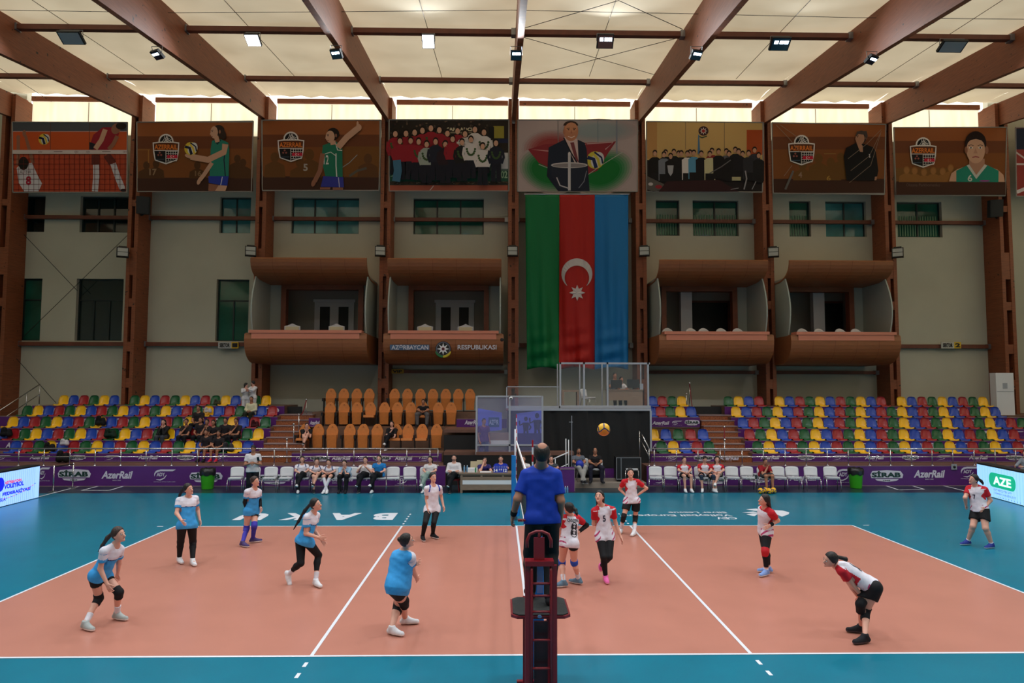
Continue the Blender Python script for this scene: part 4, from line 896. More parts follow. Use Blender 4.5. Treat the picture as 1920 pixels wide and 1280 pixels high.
for k, (p0, p1) in enumerate(((1205, 1341), (1196, 1328), None or (0, 0), (1221, 1313), (1221, 1300))):
    if k == 2: continue
    x0, x1 = xr(p0, k, 830), xr(p1, k, 830); z = rowZ(k); zb = rowZ(k-1) if k not in (0, 3) else (zt_ if k == 0 else 1.95)
    if k == 3: y0 = rowY(k)-.0
    y0 = rowY(k); b = MB(); b.box(x0, x1, y0+.05, (rowY(k+1) if k not in (1, 4) else (rowY(3) if k == 1 else YC))+(.05 if k not in (4,) else 0), 0, z, M_tier); b.build('tier', None, t)
    dec = {0: [('d', x0+.9, zb+.04, .7, .22), ('s', x0+2.0, zb+.03, .8, .24), ('a', x0+3.0, zb+.03, .8, .22)], 1: [('a', x0+.6, zb+.1, .8, .24), ('d', x0+1.8, zb+.1, .8, .24)], 3: [('a', x0+.05, z-.36, .75, .2), ('d', x0+.9, z-.36, .45, .22), ('s', x0+1.45, z-.36, .65, .24)], 4: []}[k]
    board('riser_board', None, x0, x1, y0, zb, z, None, dec, t, .05)
# stairs -------------------------------------------------------
def stairs(label, px0, px1, n, y_top, Yb, x_shift, opening):
    t = thing('staircase', label, 'staircase', (ax((px0[0]+px0[1])/2, Yb), Yb, 0)); z0 = zt_
    for k in range(n):
        f = k/(n-1); Y = Yb+.42*k; z = z0+.215*(k+1); a = px0[0]+(px1[0]-px0[0])*f; c = px0[1]+(px1[1]-px0[1])*f
        b = MB(); x0, x1 = ax(a, Y, 830), ax(c, Y, 830); b.box(x0, x1, Y, Y+.42 if k < n-1 else YW-.02, 0, z-.03, M_marble); b.box(x0-.01, x1+.01, Y-.03, (Y+.42 if k < n-1 else YW-.02), z-.03, z, M_edge); b.build('step', None, t)
    return z, Y
zl, Yl = stairs('marble stairs between the left grandstand and the orange chairs', (481, 565), (523, 585), 8, 0, 17.75, 0, 0)
zr, Yr = stairs('marble stairs between the small block and the right grandstand', (1341, 1411), (1312, 1372), 8, 0, 17.75, 0, 0)
for (p0, p1, y0, y1, nm) in ((520, 566, 762, 790, 'black curtain panel at the top of the left stairs'), (1302, 1362, 762, 790, 'black curtain panel at the top of the right stairs')):
    A, B_ = at(p0, y1, 21.6), at(p1, y0, 21.6); b = MB(); b.box(A[0], B_[0], 21.6, 21.68, A[2]-.2, B_[2], M_black); tag(b.build('black_curtain'), nm, 'curtain')
# handrails ----------------------------------------------------
def rail(name, label, pts, r=.028, lower=None, posts=(), zb=None, m=None):
    t = thing(name, label, 'railing', (pts[0][0], pts[0][1], 0)); b = MB(); b.tube(pts, r, 8, m or M_chrome); b.build('top_rail', None, t, True)
    if lower: b = MB(); b.tube([(p[0], p[1], p[2]-lower) for p in pts], r*.7, 8, m or M_chrome); b.build('lower_rail', None, t, True)
    for (x, y, z0, z1) in posts: b = MB(); b.tube([(x, y, z0), (x, y, z1)], r*.75, 8, m or M_chrome); b.lathe([(.07, 0), (.07, .015), (.03, .04)], (x, y, z0), 8, m or M_chrome); b.build('post', None, t, True)
    return t
YR = YF0+.12; zr_t = az(841, YR); zl_ = .30
xL1 = ax(822, YR, 850)
px = [34.6, 82, 130.5, 178, 226, 273.4, 322, 370, 418, 514, 564, 613.6, 663.3, 713, 762.5, 806, 821]
rail('handrail', 'steel handrail along the walkway of the left half', [(-28, YR, zr_t), (xL1, YR, zr_t)], lower=zl_, posts=[(ax(p, YR, 870), YR, zt_-.01, zr_t) for p in [-14]+px])
px = [1227, 1268.6, 1309, 1350.6, 1391.6, 1431.6, 1472.5, 1511.8, 1551.5, 1591, 1630.4, 1670, 1709.5, 1748, 1787, 1827, 1866.5, 1905, 1943]
rail('handrail', 'steel handrail along the walkway of the right half', [(ax(1222, YR, 850), YR, zr_t), (28, YR, zr_t)], lower=zl_, posts=[(ax(p, YR, 870), YR, zt_-.01, zr_t) for p in px])
p = [at(1199, 805, 17.2), at(1217, 841, 16.6)]; rail('stair_rail', 'sloping steel rail beside the black curtain, right of the flying ball', p, .025, lower=.3, posts=[(p[0][0], p[0][1], rowZ(0)-.3, p[0][2]), (p[1][0], p[1][1], zt_-.02, p[1][2])])
p = [at(-40, 795, 19.5), at(75, 720, 21.9)]; rail('stair_rail', 'sloping steel rail at the far left end of the left grandstand', p, .025, lower=.45, posts=[(p[1][0], p[1][1], rowZ(4)-.02, p[1][2]), tuple(at(50, 736, 21.4)[:2])+(rowZ(4)-.4, float(at(50, 736, 21.4)[2]))])
# rope stanchions on both stairs
M_rope = mat('red_rope', (130, 26, 40), .8)
def stanchion(px, py0, py1, Y, label):
    a, c = at(px, py1, Y), at(px, py0, Y); t = thing('rope_stanchion', label, 'stanchion', a); b = MB(); b.tube([a, c], .022, 8, M_chrome); b.sphere(c, .05, 8, M_chrome); b.build('post', None, t, True)
    b = MB(); b.lathe([(.14, 0), (.14, .02), (.03, .05)], a, 12, M_chrome); b.build('foot', None, t); return c
def rope(a, c, sag, label):
    pts = [np.array(a)*(1-u)+np.array(c)*u-np.array([0, 0, sag*math.sin(math.pi*u)]) for u in [k/8 for k in range(9)]]; b = MB(); b.tube(pts, .02, 6, M_rope); tag(b.build('red_rope', None, None, True), label, 'rope')
s1 = stanchion(574.5, 749, 788, 21.2, 'rope stanchion at the top of the left stairs'); s2 = stanchion(560.5, 777, 815, 19.8, 'rope stanchion midway down the left stairs'); s3 = stanchion(551, 795, 838, 18.9, 'rope stanchion low on the left stairs'); s4 = stanchion(538, 823, 868, 17.5, 'rope stanchion at the foot of the left stairs')
rope(s1, s2, .25, 'red rope sagging between the upper two stanchions of the left stairs')
s5 = stanchion(1358, 800, 843, 18.7, 'rope stanchion low on the right stairs'); s6 = stanchion(1358.5, 824, 870, 17.6, 'rope stanchion at the foot of the right stairs'); rope(s5, s6, .3, 'red rope between the stanchions of the right stairs')
s7 = stanchion(1293, 718, 765, 21.9, 'tall rope stanchion at the top of the right stairs'); s8 = stanchion(1287, 738, 768, 21.3, 'shorter rope stanchion at the top of the right stairs')
rope(s7, at(1298, 762, 21.6), .1, 'red rope hanging from the tall stanchion of the right stairs')
# ---------------------------------------------------------------- VIP stand with orange chairs
zC = az(843, 18.9); zB_ = az(799, 20.7); zA = az(772, 21.7)
t = thing('grandstand', 'middle grandstand with three rows of orange folding chairs', 'grandstand', (-5, 20, 0))
def tier(x0, x1, y0, y1, z, nm='tier', m=M_tier): b = MB(); b.box(x0, x1, y0, y1, 0, z, m); b.build(nm, None, t)
X0 = ax(567, 17.8, 850); X1 = ax(831, 17.8, 850)
tier(ax(548, 17.8, 850), X1, 17.75, 20.0, zC); tier(ax(585, 20, 800), ax(893, 20, 800), 20.0, 21.1, zB_); tier(ax(585, 21.1, 780), ax(893, 21, 780), 21.1, YC-.02, zA)
board('riser_board', None, ax(547, 17.7, 855), X1-.05, 17.68, zt_, zC-.02, None, [('d', ax(556, 17.7), zt_+.03, .8, .22), ('s', ax(583, 17.7), zt_+.03, .75, .22), ('a', ax(623, 17.7), zt_+.03, .75, .22), ('d', ax(668, 17.7), zt_+.03, .75, .22), ('s', ax(700, 17.7), zt_+.03, .7, .22), ('a', ax(741, 17.7), zt_+.03, .7, .22), ('d', ax(786, 17.7), zt_+.03, .8, .22)], t)
p, q = at(856, 803, 19.9), at(950, 785, 19.9); board('riser_board', None, float(p[0]), float(q[0]), 19.9, float(p[2]), float(q[2]), None, [('a', ax(871, 19.9, 795), float(p[2])+.12, .65, .24)], t)
p, q = at(579, 800, 19.95), at(600, 783, 19.95); board('riser_board', None, float(p[0]), float(q[0]), 19.92, float(p[2]), float(q[2]), None, [('a', float(p[0])+.05, float(p[2])+.05, .42, .22)], t)
b = MB(); A, B_ = at(832, 845, 18.2), at(893, 809, 18.2); b.box(A[0], B_[0], 18.2, 18.3, A[2]-.1, B_[2]-.14, M_black); tag(b.build('black_riser_cloth'), 'black cloth panel right of the orange chairs', 'cloth')
b = MB(); b.box(ax(832, 17.2, 860), ax(895, 17.2, 860), 17.2, 19.9, 0, az(847, 17.2)+.0, M_walk); tag(b.build('timber_step'), 'brown timber ledge in front of the black cloth panel', 'step')
b = MB(); A, B_ = at(832, 809, 18.15), at(895, 805, 18.15); b.box(A[0], float(B_[0]), 18.15, 20.0, B_[2]-.12, B_[2], M_walk); tag(b.build('timber_ledge'), 'grey-brown ledge on top of the black cloth panel', 'ledge')
M_or = mat('orange_upholstery', (212, 126, 58), .6, noise=.06, nscale=12)
def vip_proto(folded=True):
    t = thing('folding_chair', 'x', 'chair')
    b = MB(); pts = [(-.19, .35), (-.225, .62), (-.235, .78), (-.13, .98), (-.06, 1.03), (.06, 1.03), (.13, .98), (.235, .78), (.225, .62), (.19, .35)]
    b.prism([(x, .02+.10*(z-.35), z) for x, z in pts], (0, .09, 0), M_or); b.build('backrest', None, t, local=True)
    b = MB()
    if folded:
        b.prism([(-.205, -.07, .60), (.205, -.07, .60), (.18, -.02, .08), (-.18, -.02, .08)], (0, .10, 0), M_or)
    else:
        b.prism([(-.22, -.42, .40), (.22, -.42, .40), (.22, .02, .37), (-.22, .02, .37)], (0, .02, .10), M_or); 
    b.build('seat', None, t, local=True)
    b = MB(); b.box(-.325, -.245, -.24, .14, .46, .60, M_blackp); b.box(-.305, -.265, -.10, .10, 0, .46, M_blackp); b.build('armrest', None, t, local=True)
    b = MB(); b.prism([(-.05, .075, .90), (.05, .075, .90), (.0, .085, .95)], (0, -.01, 0), MATS.get('chair_mark') or mat('chair_mark', (150, 78, 26), .6)); b.build('head_mark', None, t, local=True)
    return t
VP = vip_proto(True); VO = vip_proto(False)
def vip(px, Y, z, label, openp=False):
    o = copy_tree(VO if openp else VP); o.location = (ax(px, Y, 800), Y, z); o['label'] = label; o['group'] = 'orange folding chairs of the middle grandstand'; return o
for k, px in enumerate([571, 596, 622.5, 655.4, 680.7, 707, 742.6, 765, 791.3, 818.5]): vip(px, 18.9, zC, 'orange folding chair, %s from the left in the front row' % ORD[k], k in (0, 6, 7, 8))
for k, px in enumerate([618, 644, 668.5, 693.8, 720, 744.5, 769.8, 793.2, 821.4, 845.7]): vip(px, 20.7, zB_, 'orange folding chair, %s from the left in the middle row' % ORD[k], k in (3, 7))
for k, px in enumerate([618.8, 643, 667.5, 691, 738.8, 763, 787.6, 811, 835.3, 858.8, 881]): vip(px, 21.9, zA, 'orange folding chair, %s from the left in the back row' % ORD[k])
for o in (VP, VO):
    for c in list(o.children): bpy.data.objects.remove(c, do_unlink=True)
    bpy.data.objects.remove(o, do_unlink=True)
# ---------------------------------------------------------------- curtain wall and glass booths in the middle
M_curt = mat('black_curtain', (14, 14, 17), .75, noise=.3, nscale=.7, bump=.4, bscale=3)
A, B_ = at(953, 905, 17.4), at(1219, 770, 17.4)
t = thing('curtain_screen', 'tall black curtain wall behind the flying ball', 'curtain', (float(A[0]), 17.4, .3))
b = MB(); nx = 60; g = []
x0, x1 = float(A[0]), float(B_[0]); zt2 = float(B_[2])
for j in range(10):
    for i in range(nx+1):
        u = i/nx; v = j/9; g.append((x0+(x1-x0)*u, 17.42+.03*math.sin(u*40+v*2)+.02*math.sin(u*91+v*5), .3+(zt2-.3)*v))
b.add(g, [(j*(nx+1)+i, j*(nx+1)+i+1, (j+1)*(nx+1)+i+1, (j+1)*(nx+1)+i) for j in range(9) for i in range(nx)]); b.build('curtain', M_curt, t, True)
b = MB(); b.box(x0, x1+.03, 17.36, 17.5, zt2, zt2+.09, M_lgrey); b.build('top_rail', None, t); b = MB(); b.box(x1-.02, x1+.05, 17.36, 17.5, 1.2, zt2, M_lgrey); b.build('side_rail', None, t)
b = MB(); b.box(x0, x1, 17.55, 20.0, 0, zt2-.02, M_black); b.build('black_podium', None, t)
b = MB(); b.box(ax(832, YF0+.3), ax(1076, YF0+.3), YF0+.3, YF0+.36, 0, az(853, YF0+.3), M_curt); tag(b.build('curtain_skirt'), 'black curtain skirt behind the scorers table', 'curtain')
b = MB(); b.box(ax(893, YF0+.3), ax(1076, YF0+.3), YF0+.28, 17.3, az(853, YF0+.3), az(847, YF0+.3), M_walk); tag(b.build('timber_ledge'), 'brown timber ledge at the foot of the black curtain wall', 'ledge')
b = MB(); A, B_ = at(1062, 914, 15.9), at(1212, 898, 15.9); b.box(A[0], B_[0], 15.9, 17.3, 0, float(at(1100, 905, 15.9)[2]), mat('grey_platform', (150, 138, 128), .6)); tag(b.build('low_platform'), 'low grey platform carrying two seated men and a flight case', 'platform')
b = MB(); p, q = at(1125, 900, 17.35), at(1158, 878, 17.35); b.box(p[0], q[0], 17.33, 17.38, p[2], q[2], M_purple); tag(b.build('purple_cloth'), 'small purple panel showing below the black curtain', 'panel')
# upper control booth
M_glass = bpy.data.materials.new('clear_glazing'); M_glass.use_nodes = True; _b = M_glass.node_tree.nodes['Principled BSDF']; _b.inputs['Base Color'].default_value = (.85, .92, .95, 1); _b.inputs['Alpha'].default_value = .035; _b.inputs['Roughness'].default_value = .03
YG = 17.6; zg0 = zt2+.09
t = thing('control_booth', 'glazed control booth with aluminium frame above the black curtain', 'booth', (ax(1132, YG, 720), YG, zg0))
g0, g1 = ax(1050, YG, 720), ax(1217, YG, 720); zg1 = az(681, YG, 1130)
def strut(a, c, w_=.07, nm='frame_bar', m=M_lgrey, tt=None):
    b = MB(); a, c = np.array(a, float), np.array(c, float); lo, hi = np.minimum(a, c)-w_/2, np.maximum(a, c)+w_/2; b.box(lo[0], hi[0], lo[1], hi[1], lo[2], hi[2], m); b.build(nm, None, tt or t)
for px in (1050.5, 1095, 1139, 1215): strut((ax(px, YG, 720), YG, zg0+.05), (ax(px, YG, 720), YG, zg1))
strut((g0, YG, zg1), (g1, YG, zg1)); strut((g0, YG, zg0+.06), (g1, YG, zg0+.06), .1)
for px in (1046, 1088, 1130, 1203): X_ = ax(px, YG+2, 700); strut((X_, YG+2.2, zg0), (X_, YG+2.2, az(683, YG+2.2)), .05)
b = MB(); b.box(g0+.04, g1-.04, YG-.005, YG+.005, zg0+.11, zg1-.04, M_glass); b.build('glass_pane', None, t)
b = MB(); q0 = ax(949, YG, 745); q1 = ax(1050, YG, 745); zq = az(724, YG, 950); b.box(q0, q0+.04, YG-.02, YG+.02, zg0, zq, M_lgrey); b.box(q0, q1, YG-.02, YG+.02, zq-.03, zq, M_lgrey); b.box(q0, g0, YG-.05, YG+.05, zg0, zg0+.09, M_lgrey); b.build('low_glass_frame', None, t)
b = MB(); b.box(q0+.04, q1, YG-.004, YG+.004, zg0+.09, zq-.03, M_glass); b.build('low_glass_pane', None, t)
b = MB(); b.box(q0-.0, g1, 17.55, 20.2, zt2-.02, zt2+.02, M_tier); b.build('deck', None, t)
# booth contents
zd = zt2+.02; YD = 18.6
def desk(nm, label, x0, x1, y0, y1, z0, z1, m, hole=None):
    t = thing(nm, label, 'desk', ((x0+x1)/2, y0, z0)); b = MB(); b.box(x0-.03, x1+.03, y0-.03, y1+.03, z1-.04, z1, m); b.build('desk_top', None, t)
    if hole: 
        b = MB(); b.box(x0, x1, y0, y0+.02, z0+(z1-z0)*.45, z1-.04, m); b.box(hole[1], x1, y0, y0+.02, z0, z0+(z1-z0)*.45, m); b.build('front_panel', None, t)
    else: b = MB(); b.box(x0, x1, y0, y0+.02, z0, z1-.04, m); b.build('front_panel', None, t)
    for x in (x0, x1-.03): b = MB(); b.box(x, x+.03, y0+.02, y1, z0, z1-.04, m); b.build('side_panel', None, t)
    return t
M_oak = mat('grey_oak', (142, 118, 100), .5, noise=.12, nscale=4, stretch=(1, 1, 6))
dx0, dx1 = ax(1141, YD, 745), ax(1205, YD, 745); zdt = az(730, YD, 1170)
desk('control_desk', 'grey oak control desk inside the booth', dx0, dx1, YD, YD+.7, zd, zdt, M_oak, hole=(dx0, ax(1176, YD, 750)))
def monitor(px0, px1, py0, py1, Y, zt, label):
    A, B_ = at(px0, py1, Y), at(px1, py0, Y); xm = (A[0]+B_[0])/2; t = thing('monitor', label, 'monitor', (xm, Y, zt)); b = MB(); b.box(A[0], B_[0], Y, Y+.04, max(A[2], zt+.06), B_[2], M_blackp); b.build('screen_back', None, t)
    b = MB(); b.box(xm-.03, xm+.03, Y+.01, Y+.05, zt, zt+.15, M_blackp); b.box(xm-.1, xm+.1, Y-.05, Y+.12, zt, zt+.015, M_blackp); b.build('stand', None, t); return t
m1 = monitor(1145, 1166, 712, 727, YD+.25, zdt, 'black monitor in the booth, in front of the two men'); m2 = monitor(1176, 1199, 711, 727, YD+.25, zdt, 'black monitor at the right end of the booth desk')
b = MB(); A, B_ = at(1200, 730, YD+.3), at(1206, 719, YD+.3); b.box(A[0], B_[0], YD+.3, YD+.5, zdt, B_[2], M_lgrey); tag(b.build('small_speaker'), 'small grey box at the right end of the booth desk', 'box')
b = MB(); x0, x1, z1 = ax(1054, YD, 745), ax(1086, YD, 745), az(731, YD); b.box(x0, x1, YD, YD+.5, z1-.08, z1, M_oak); b.box(x0, x0+.08, YD, YD+.5, zd, z1-.08, M_oak); b.box(x1-.08, x1, YD, YD+.5, zd, z1-.08, M_oak); tag(b.build('open_side_table'), 'open grey oak side table standing in the booth', 'table')
# white seat pans etc. are shared by all office chairs
M_wvin = mat('white_vinyl', (214, 214, 218), .4, spec=.5)
def vchair(px, py_base, Y, z, label, group='white stacking chairs of the benches', rz=0.0, first=[None]):
    if first[0] is None:
        t = thing('stacking_chair', 'x', 'chair')
        b = MB(); g = [];  # back shell
        for j in range(7):
            v = j/6; hw = .22+.01*v
            for k in range(9):
                u = k/8*2-1; e = abs(u)**4; g.append((u*hw*(1-.10*(v > .9)), .20+.06*v+.03*(u*u)*-1, .50+.33*v-.03*e*(v > .5)))
        b.add(g, [(j*9+k, j*9+k+1, (j+1)*9+k+1, (j+1)*9+k) for j in range(6) for k in range(8)], M_wvin); o = b.build('backrest', None, t, True, True); sm = o.modifiers.new('s', 'SOLIDIFY'); sm.thickness = .03
        b = MB(); g = [(-.22, -.20), (-.19, -.23), (.19, -.23), (.22, -.20), (.21, .18), (-.21, .18)]; b.prism([(x, y, .43+(.02 if y < 0 else 0)) for x, y in g], (0, 0, .05), M_wvin); b.build('seat', None, t, False, True)
        for sx in (-1, 1):
            b = MB(); b.tube([(sx*.245, -.24, 0), (sx*.235, -.20, .43)], .012, 6, M_chrome); b.build('leg', None, t, True, True)
            b = MB(); b.tube([(sx*.245, .26, 0), (sx*.235, .17, .43), (sx*.225, .21, .52), (sx*.21, .26, .80)], .012, 6, M_chrome); b.build('leg', None, t, True, True)
        b = MB(); b.tube([(-.235, -.20, .42), (.235, -.20, .42)], .011, 6, M_chrome); b.tube([(-.235, .17, .42), (.235, .17, .42)], .011, 6, M_chrome); b.tube([(-.235, -.20, .42), (-.235, .17, .42)], .011, 6, M_chrome); b.tube([(.235, -.20, .42), (.235, .17, .42)], .011, 6, M_chrome); b.build('seat_frame', None, t, True, True)
        first[0] = t; o = t
    else: o = copy_tree(first[0])
    o.location = (ax(px, Y, py_base-20), Y, z); o.rotation_euler = (0, 0, rz); o['label'] = label; o['group'] = group; return o
YBn = 15.15
BENL = [442, 473, 506, 536, 568, 599, 628, 659, 678+9, 712, 737, 768.5, 800]
nmL = ['', 'behind the man in the white T-shirt', '', '', 'under the seated woman with crossed legs in black trousers', 'under the second seated woman from the left', 'under the third seated woman from the left', 'under the woman covering her mouth', 'under the woman in white raising a phone', 'under the woman in the bright blue shirt', 'empty, right of the woman in bright blue', 'empty, second right of the woman in bright blue', 'under the woman in white by the curtain']
nmL = ['white stacking chair at the left end of the left bench', 'white stacking chair behind the man in the white T-shirt', 'empty white stacking chair right of the man in the white T-shirt', 'empty white stacking chair left of the seated players', 'white stacking chair under the leftmost seated player', 'white stacking chair under the second seated player from the left', 'white stacking chair under the third seated player from the left', 'white stacking chair under the player covering her mouth', 'white stacking chair under the woman raising a phone', 'white stacking chair under the woman in bright blue', 'empty white stacking chair next to the woman in bright blue', 'empty white stacking chair next to the last woman of the left bench', 'white stacking chair under the long-haired woman in white']
for px, nm in zip(BENL, nmL): vchair(px, 925, YBn, 0, nm, rz=0.15)
BENR = [1229.5, 1258, 1287, 1315, 1344, 1373.5, 1402, 1434, 1461, 1487.5, 1523, 1560]
nmR = ['empty white stacking chair at the left end of the right bench', 'empty white stacking chair second on the right bench', 'white stacking chair under the first seated player in red sleeves', 'white stacking chair under the seated player with knee pads', 'white stacking chair under the seated player with crossed legs', 'empty white stacking chair right of the player with crossed legs', 'empty white stacking chair left of the boy in red', 'white stacking chair under the boy in red', 'empty white stacking chair right of the boy in red', 'third white stacking chair from the right end, empty', 'second white stacking chair from the right end, empty', 'white stacking chair at the right end, beside the green bin']
for px, nm in zip(BENR, nmR): vchair(px, 918, YBn+.1, 0, nm, rz=-0.18)
zp = float(at(1100, 905, 15.9)[2])
vchair(1184, 895, 16.25, zp, 'empty white stacking chair beside the flight case', rz=-.1); vchair(1094, 905, 16.3, zp, 'white stacking chair under the man holding a blue ball'); vchair(1120, 905, 16.3, zp, 'white stacking chair under the man in black by the curtain')
vchair(1103, 760, 18.9, zd, 'white stacking chair standing in the glass booth', rz=.9)
# bins
def bin_(px, py, Y, label):
    p = at(px, py, Y); p[2] = 0; t = thing('waste_bin', label, 'bin', p); b = MB(); b.lathe([(.19, 0), (.20, .02), (.25, .62), (.26, .64), (.24, .64)], p, 20, mat('green_plastic_bin', (70, 190, 40), .4)); b.build('bucket', None, t, True)
    b = MB(); n = 20; g = []
    for j, (r, z) in enumerate(((.262, .50), (.275, .62), (.25, .72), (.18, .74), (.1, .68))):
        for k in range(n): a = 2*math.pi*k/n; rr = r*(1+.06*math.sin(k*2.7+j)); g.append((p[0]+rr*math.cos(a), p[1]+rr*math.sin(a), z+.03*math.sin(k*1.9+j*2)))
    b.add(g, [(j*n+k, j*n+(k+1) % n, (j+1)*n+(k+1) % n, (j+1)*n+k) for j in range(4) for k in range(n)]); b.build('bin_liner', M_blackp, t, True)
    return p
bin_(389, 917, 15.75, 'bright green waste bin with black liner in front of the left board'); bin_(1605, 914, 15.85, 'bright green waste bin with black liner near the right bench')
# LED advertising screens at both ends -------------------------
M_led = mat('led_panel', (150, 190, 250), .4, emis=1.15); M_led2 = mat('led_panel_right', (160, 215, 250), .4, emis=.9)
def led_screen(a0, a1, ztop, label, decorate, m):
    A, B_ = np.array(a0), np.array(a1); d = (B_-A)/np.linalg.norm(B_-A); n = np.array([-d[1], d[0]]); 
    if n @ (np.array([0, 4.5])-A) < 0: n = -n
    t = thing('led_screen', label, 'screen', (A[0], A[1], 0)); b = MB()
    q = lambda p, z, o=0: (p[0]+n[0]*o, p[1]+n[1]*o, z)
    b.prism([q(A, 0), q(B_, 0), q(B_, ztop), q(A, ztop)], (-n[0]*.14, -n[1]*.14, 0), M_black); b.prism([q(A, ztop), q(B_, ztop), q(B_, ztop+.04), q(A, ztop+.04)], (-n[0]*.4, -n[1]*.4, 0), M_black); b.build('casing', None, t)
    b = MB(); b.poly([q(A, .02, .004), q(B_, .02, .004), q(B_, ztop-.01, .004), q(A, ztop-.01, .004)], m); b.build('display', None, t)
    b = MB(); decorate(b, lambda s, z, o=.01: np.array(q(A+d*s, z, o)), d, ztop); b.build('displayed_lettering', None, t)
E1 = mat('led_blue', (24, 34, 220), .4, emis=.9); E2 = mat('led_red', (220, 50, 90), .4, emis=.9); E3 = mat('led_green', (20, 170, 130), .4, emis=.9); E4 = mat('led_white', (225, 250, 250), .4, emis=1.2); E5 = mat('led_line', (110, 140, 235), .4, emis=.7)
lR = atz(72, 933, 0)[:2]; lL = atz(0, 951, 0)[:2]; dL = (lR-lL); lL2 = lR-dL*2.2
hR = float(CP[2]-0); 
def ztop_at(px, py, P):  # height where image row py meets the vertical above P
    Y = P[1]; return az(py, Y, px)
zL = ztop_at(72, 873, lR)
def decoL(b, f, d, zt):
    W_ = np.linalg.norm(dL)*2.2; s = lambda px: W_-np.linalg.norm(dL)*(72-px)/72.0*1.0
    U = lambda a, c: f(s(c), 0)-f(s(a), 0); up_ = np.array([0, 0, 1.0])
    for st, a, c, z, h, m_ in (('AZƏRBAYCAN', 6, 36, .64, .09, E2), ('VOLEYBOL', 5, 41, .50, .14, E1), ('FEDERASİYASI', 3, 54, .31, .13, E1)):
        text_on(b, st, f(s(a), zt*z), f(s(c), zt*z)-f(s(a), zt*z), up_*zt*h, m_, .05)
    for k in range(14): c0 = s(4+k*4.4); b.poly([f(c0, zt*(.22+.003*k*k*.5)), f(c0+.09, zt*(.22+.003*k*k*.5)), f(c0+.09, zt*(.235+.003*k*k*.5)), f(c0, zt*(.235+.003*k*k*.5))], (E2, E1)[k % 2])
    text_on(b, 'ASLA', f(s(-6), zt*.16), f(s(9), .1)-f(s(-6), .1), up_*zt*.10, E1, .03)
    c0 = f(s(-2), zt*.66); r = .18
    b.poly([c0+(f(s(0)+r*math.cos(t_), 0)-f(s(0), 0))*1.0+up_*r*1.2*math.sin(t_) for t_ in [2*math.pi*k/16 for k in range(16)]], E1)
    for k in range(18): c0 = W_*.54+k*.07*W_/3.0; b.poly([f(c0, .03, .006), f(c0+.012, .03, .006), f(c0+.012, zt-.02, .006), f(c0, zt-.02, .006)], E5)
led_screen(lL2, lR, zL, 'glowing pale blue LED screen at the left picture edge, volleyball federation text', decoL, M_led)
rL = atz(1834, 925, 0)[:2]; rR = atz(1920, 949, 0)[:2]; dR = rR-rL; rR2 = rL+dR*2.0; zR = ztop_at(1834, 869, rL)
def decoR(b, f, d, zt):
    W_ = np.linalg.norm(dR); s = lambda px: W_*(px-1834)/86.0; up_ = np.array([0, 0, 1.0])
    a, c, z0, z1 = s(1858), s(1908), zt*.36, zt*.82; pts = []
    r = (z1-z0)/2; 
    for k in range(9): t_ = math.radians(90+k*22.5); pts.append(f(a+r*.8+r*.8*math.cos(t_), (z0+z1)/2+r*math.sin(t_)))
    for k in range(9): t_ = math.radians(270+k*22.5); pts.append(f(c-r*.8+r*.8*math.cos(t_), (z0+z1)/2+r*math.sin(t_)))
    b.poly(pts, E3); text_on(b, 'AZE', f(s(1867), zt*.45, .02), f(s(1900), 0)-f(s(1867), 0), up_*zt*.27, E4, .03)
    for st, x0, x1, z in (('GƏNCLƏR VƏ', 1867, 1900, .25), ('İDMAN NAZİRLİYİ', 1868, 1907, .15)): text_on(b, st, f(s(x0), zt*z), f(s(x1), 0)-f(s(x0), 0), up_*zt*.07, E5, .03)
    for k in range(9): c0 = s(1874+k*5); b.poly([f(c0, zt*.06), f(c0+.03, zt*.06), f(c0+.03, zt*.085), f(c0, zt*.085)], E1)
    for k in range(18): c0 = k*.075*W_/1.2; b.poly([f(c0, .03, .006), f(c0+.010, .03, .006), f(c0+.010, zt-.02, .006), f(c0, zt-.02, .006)], E5)
led_screen(rL, rR2, zR, 'glowing LED screen with a green AZE badge at the right picture edge', decoR, M_led2)
# barrier posts at the left screen
for px, y0, y1, nm in ((99.5, 872, 922, 'slim chrome post next to the left screen'), (136, 867, 915, 'slim chrome post nearer the purple board at left')):
    p = atz(px, y1, 0); ztp = az(y0, p[1], px); t = thing('barrier_post', nm, 'post', p); b = MB(); b.tube([p, (p[0], p[1], ztp)], .025, 8, M_chrome); b.build('post', None, t, True); b = MB(); b.lathe([(.16, 0), (.16, .02), (.04, .05)], p, 16, M_chrome); b.build('foot', None, t); 
    if px < 100: pA = (p[0], p[1], ztp-.05)
    else: b = MB(); b.tube([pA, (p[0], p[1], ztp-.05)], .02, 6, M_black); tag(b.build('barrier_belt'), 'black belt between the two chrome posts', 'belt')
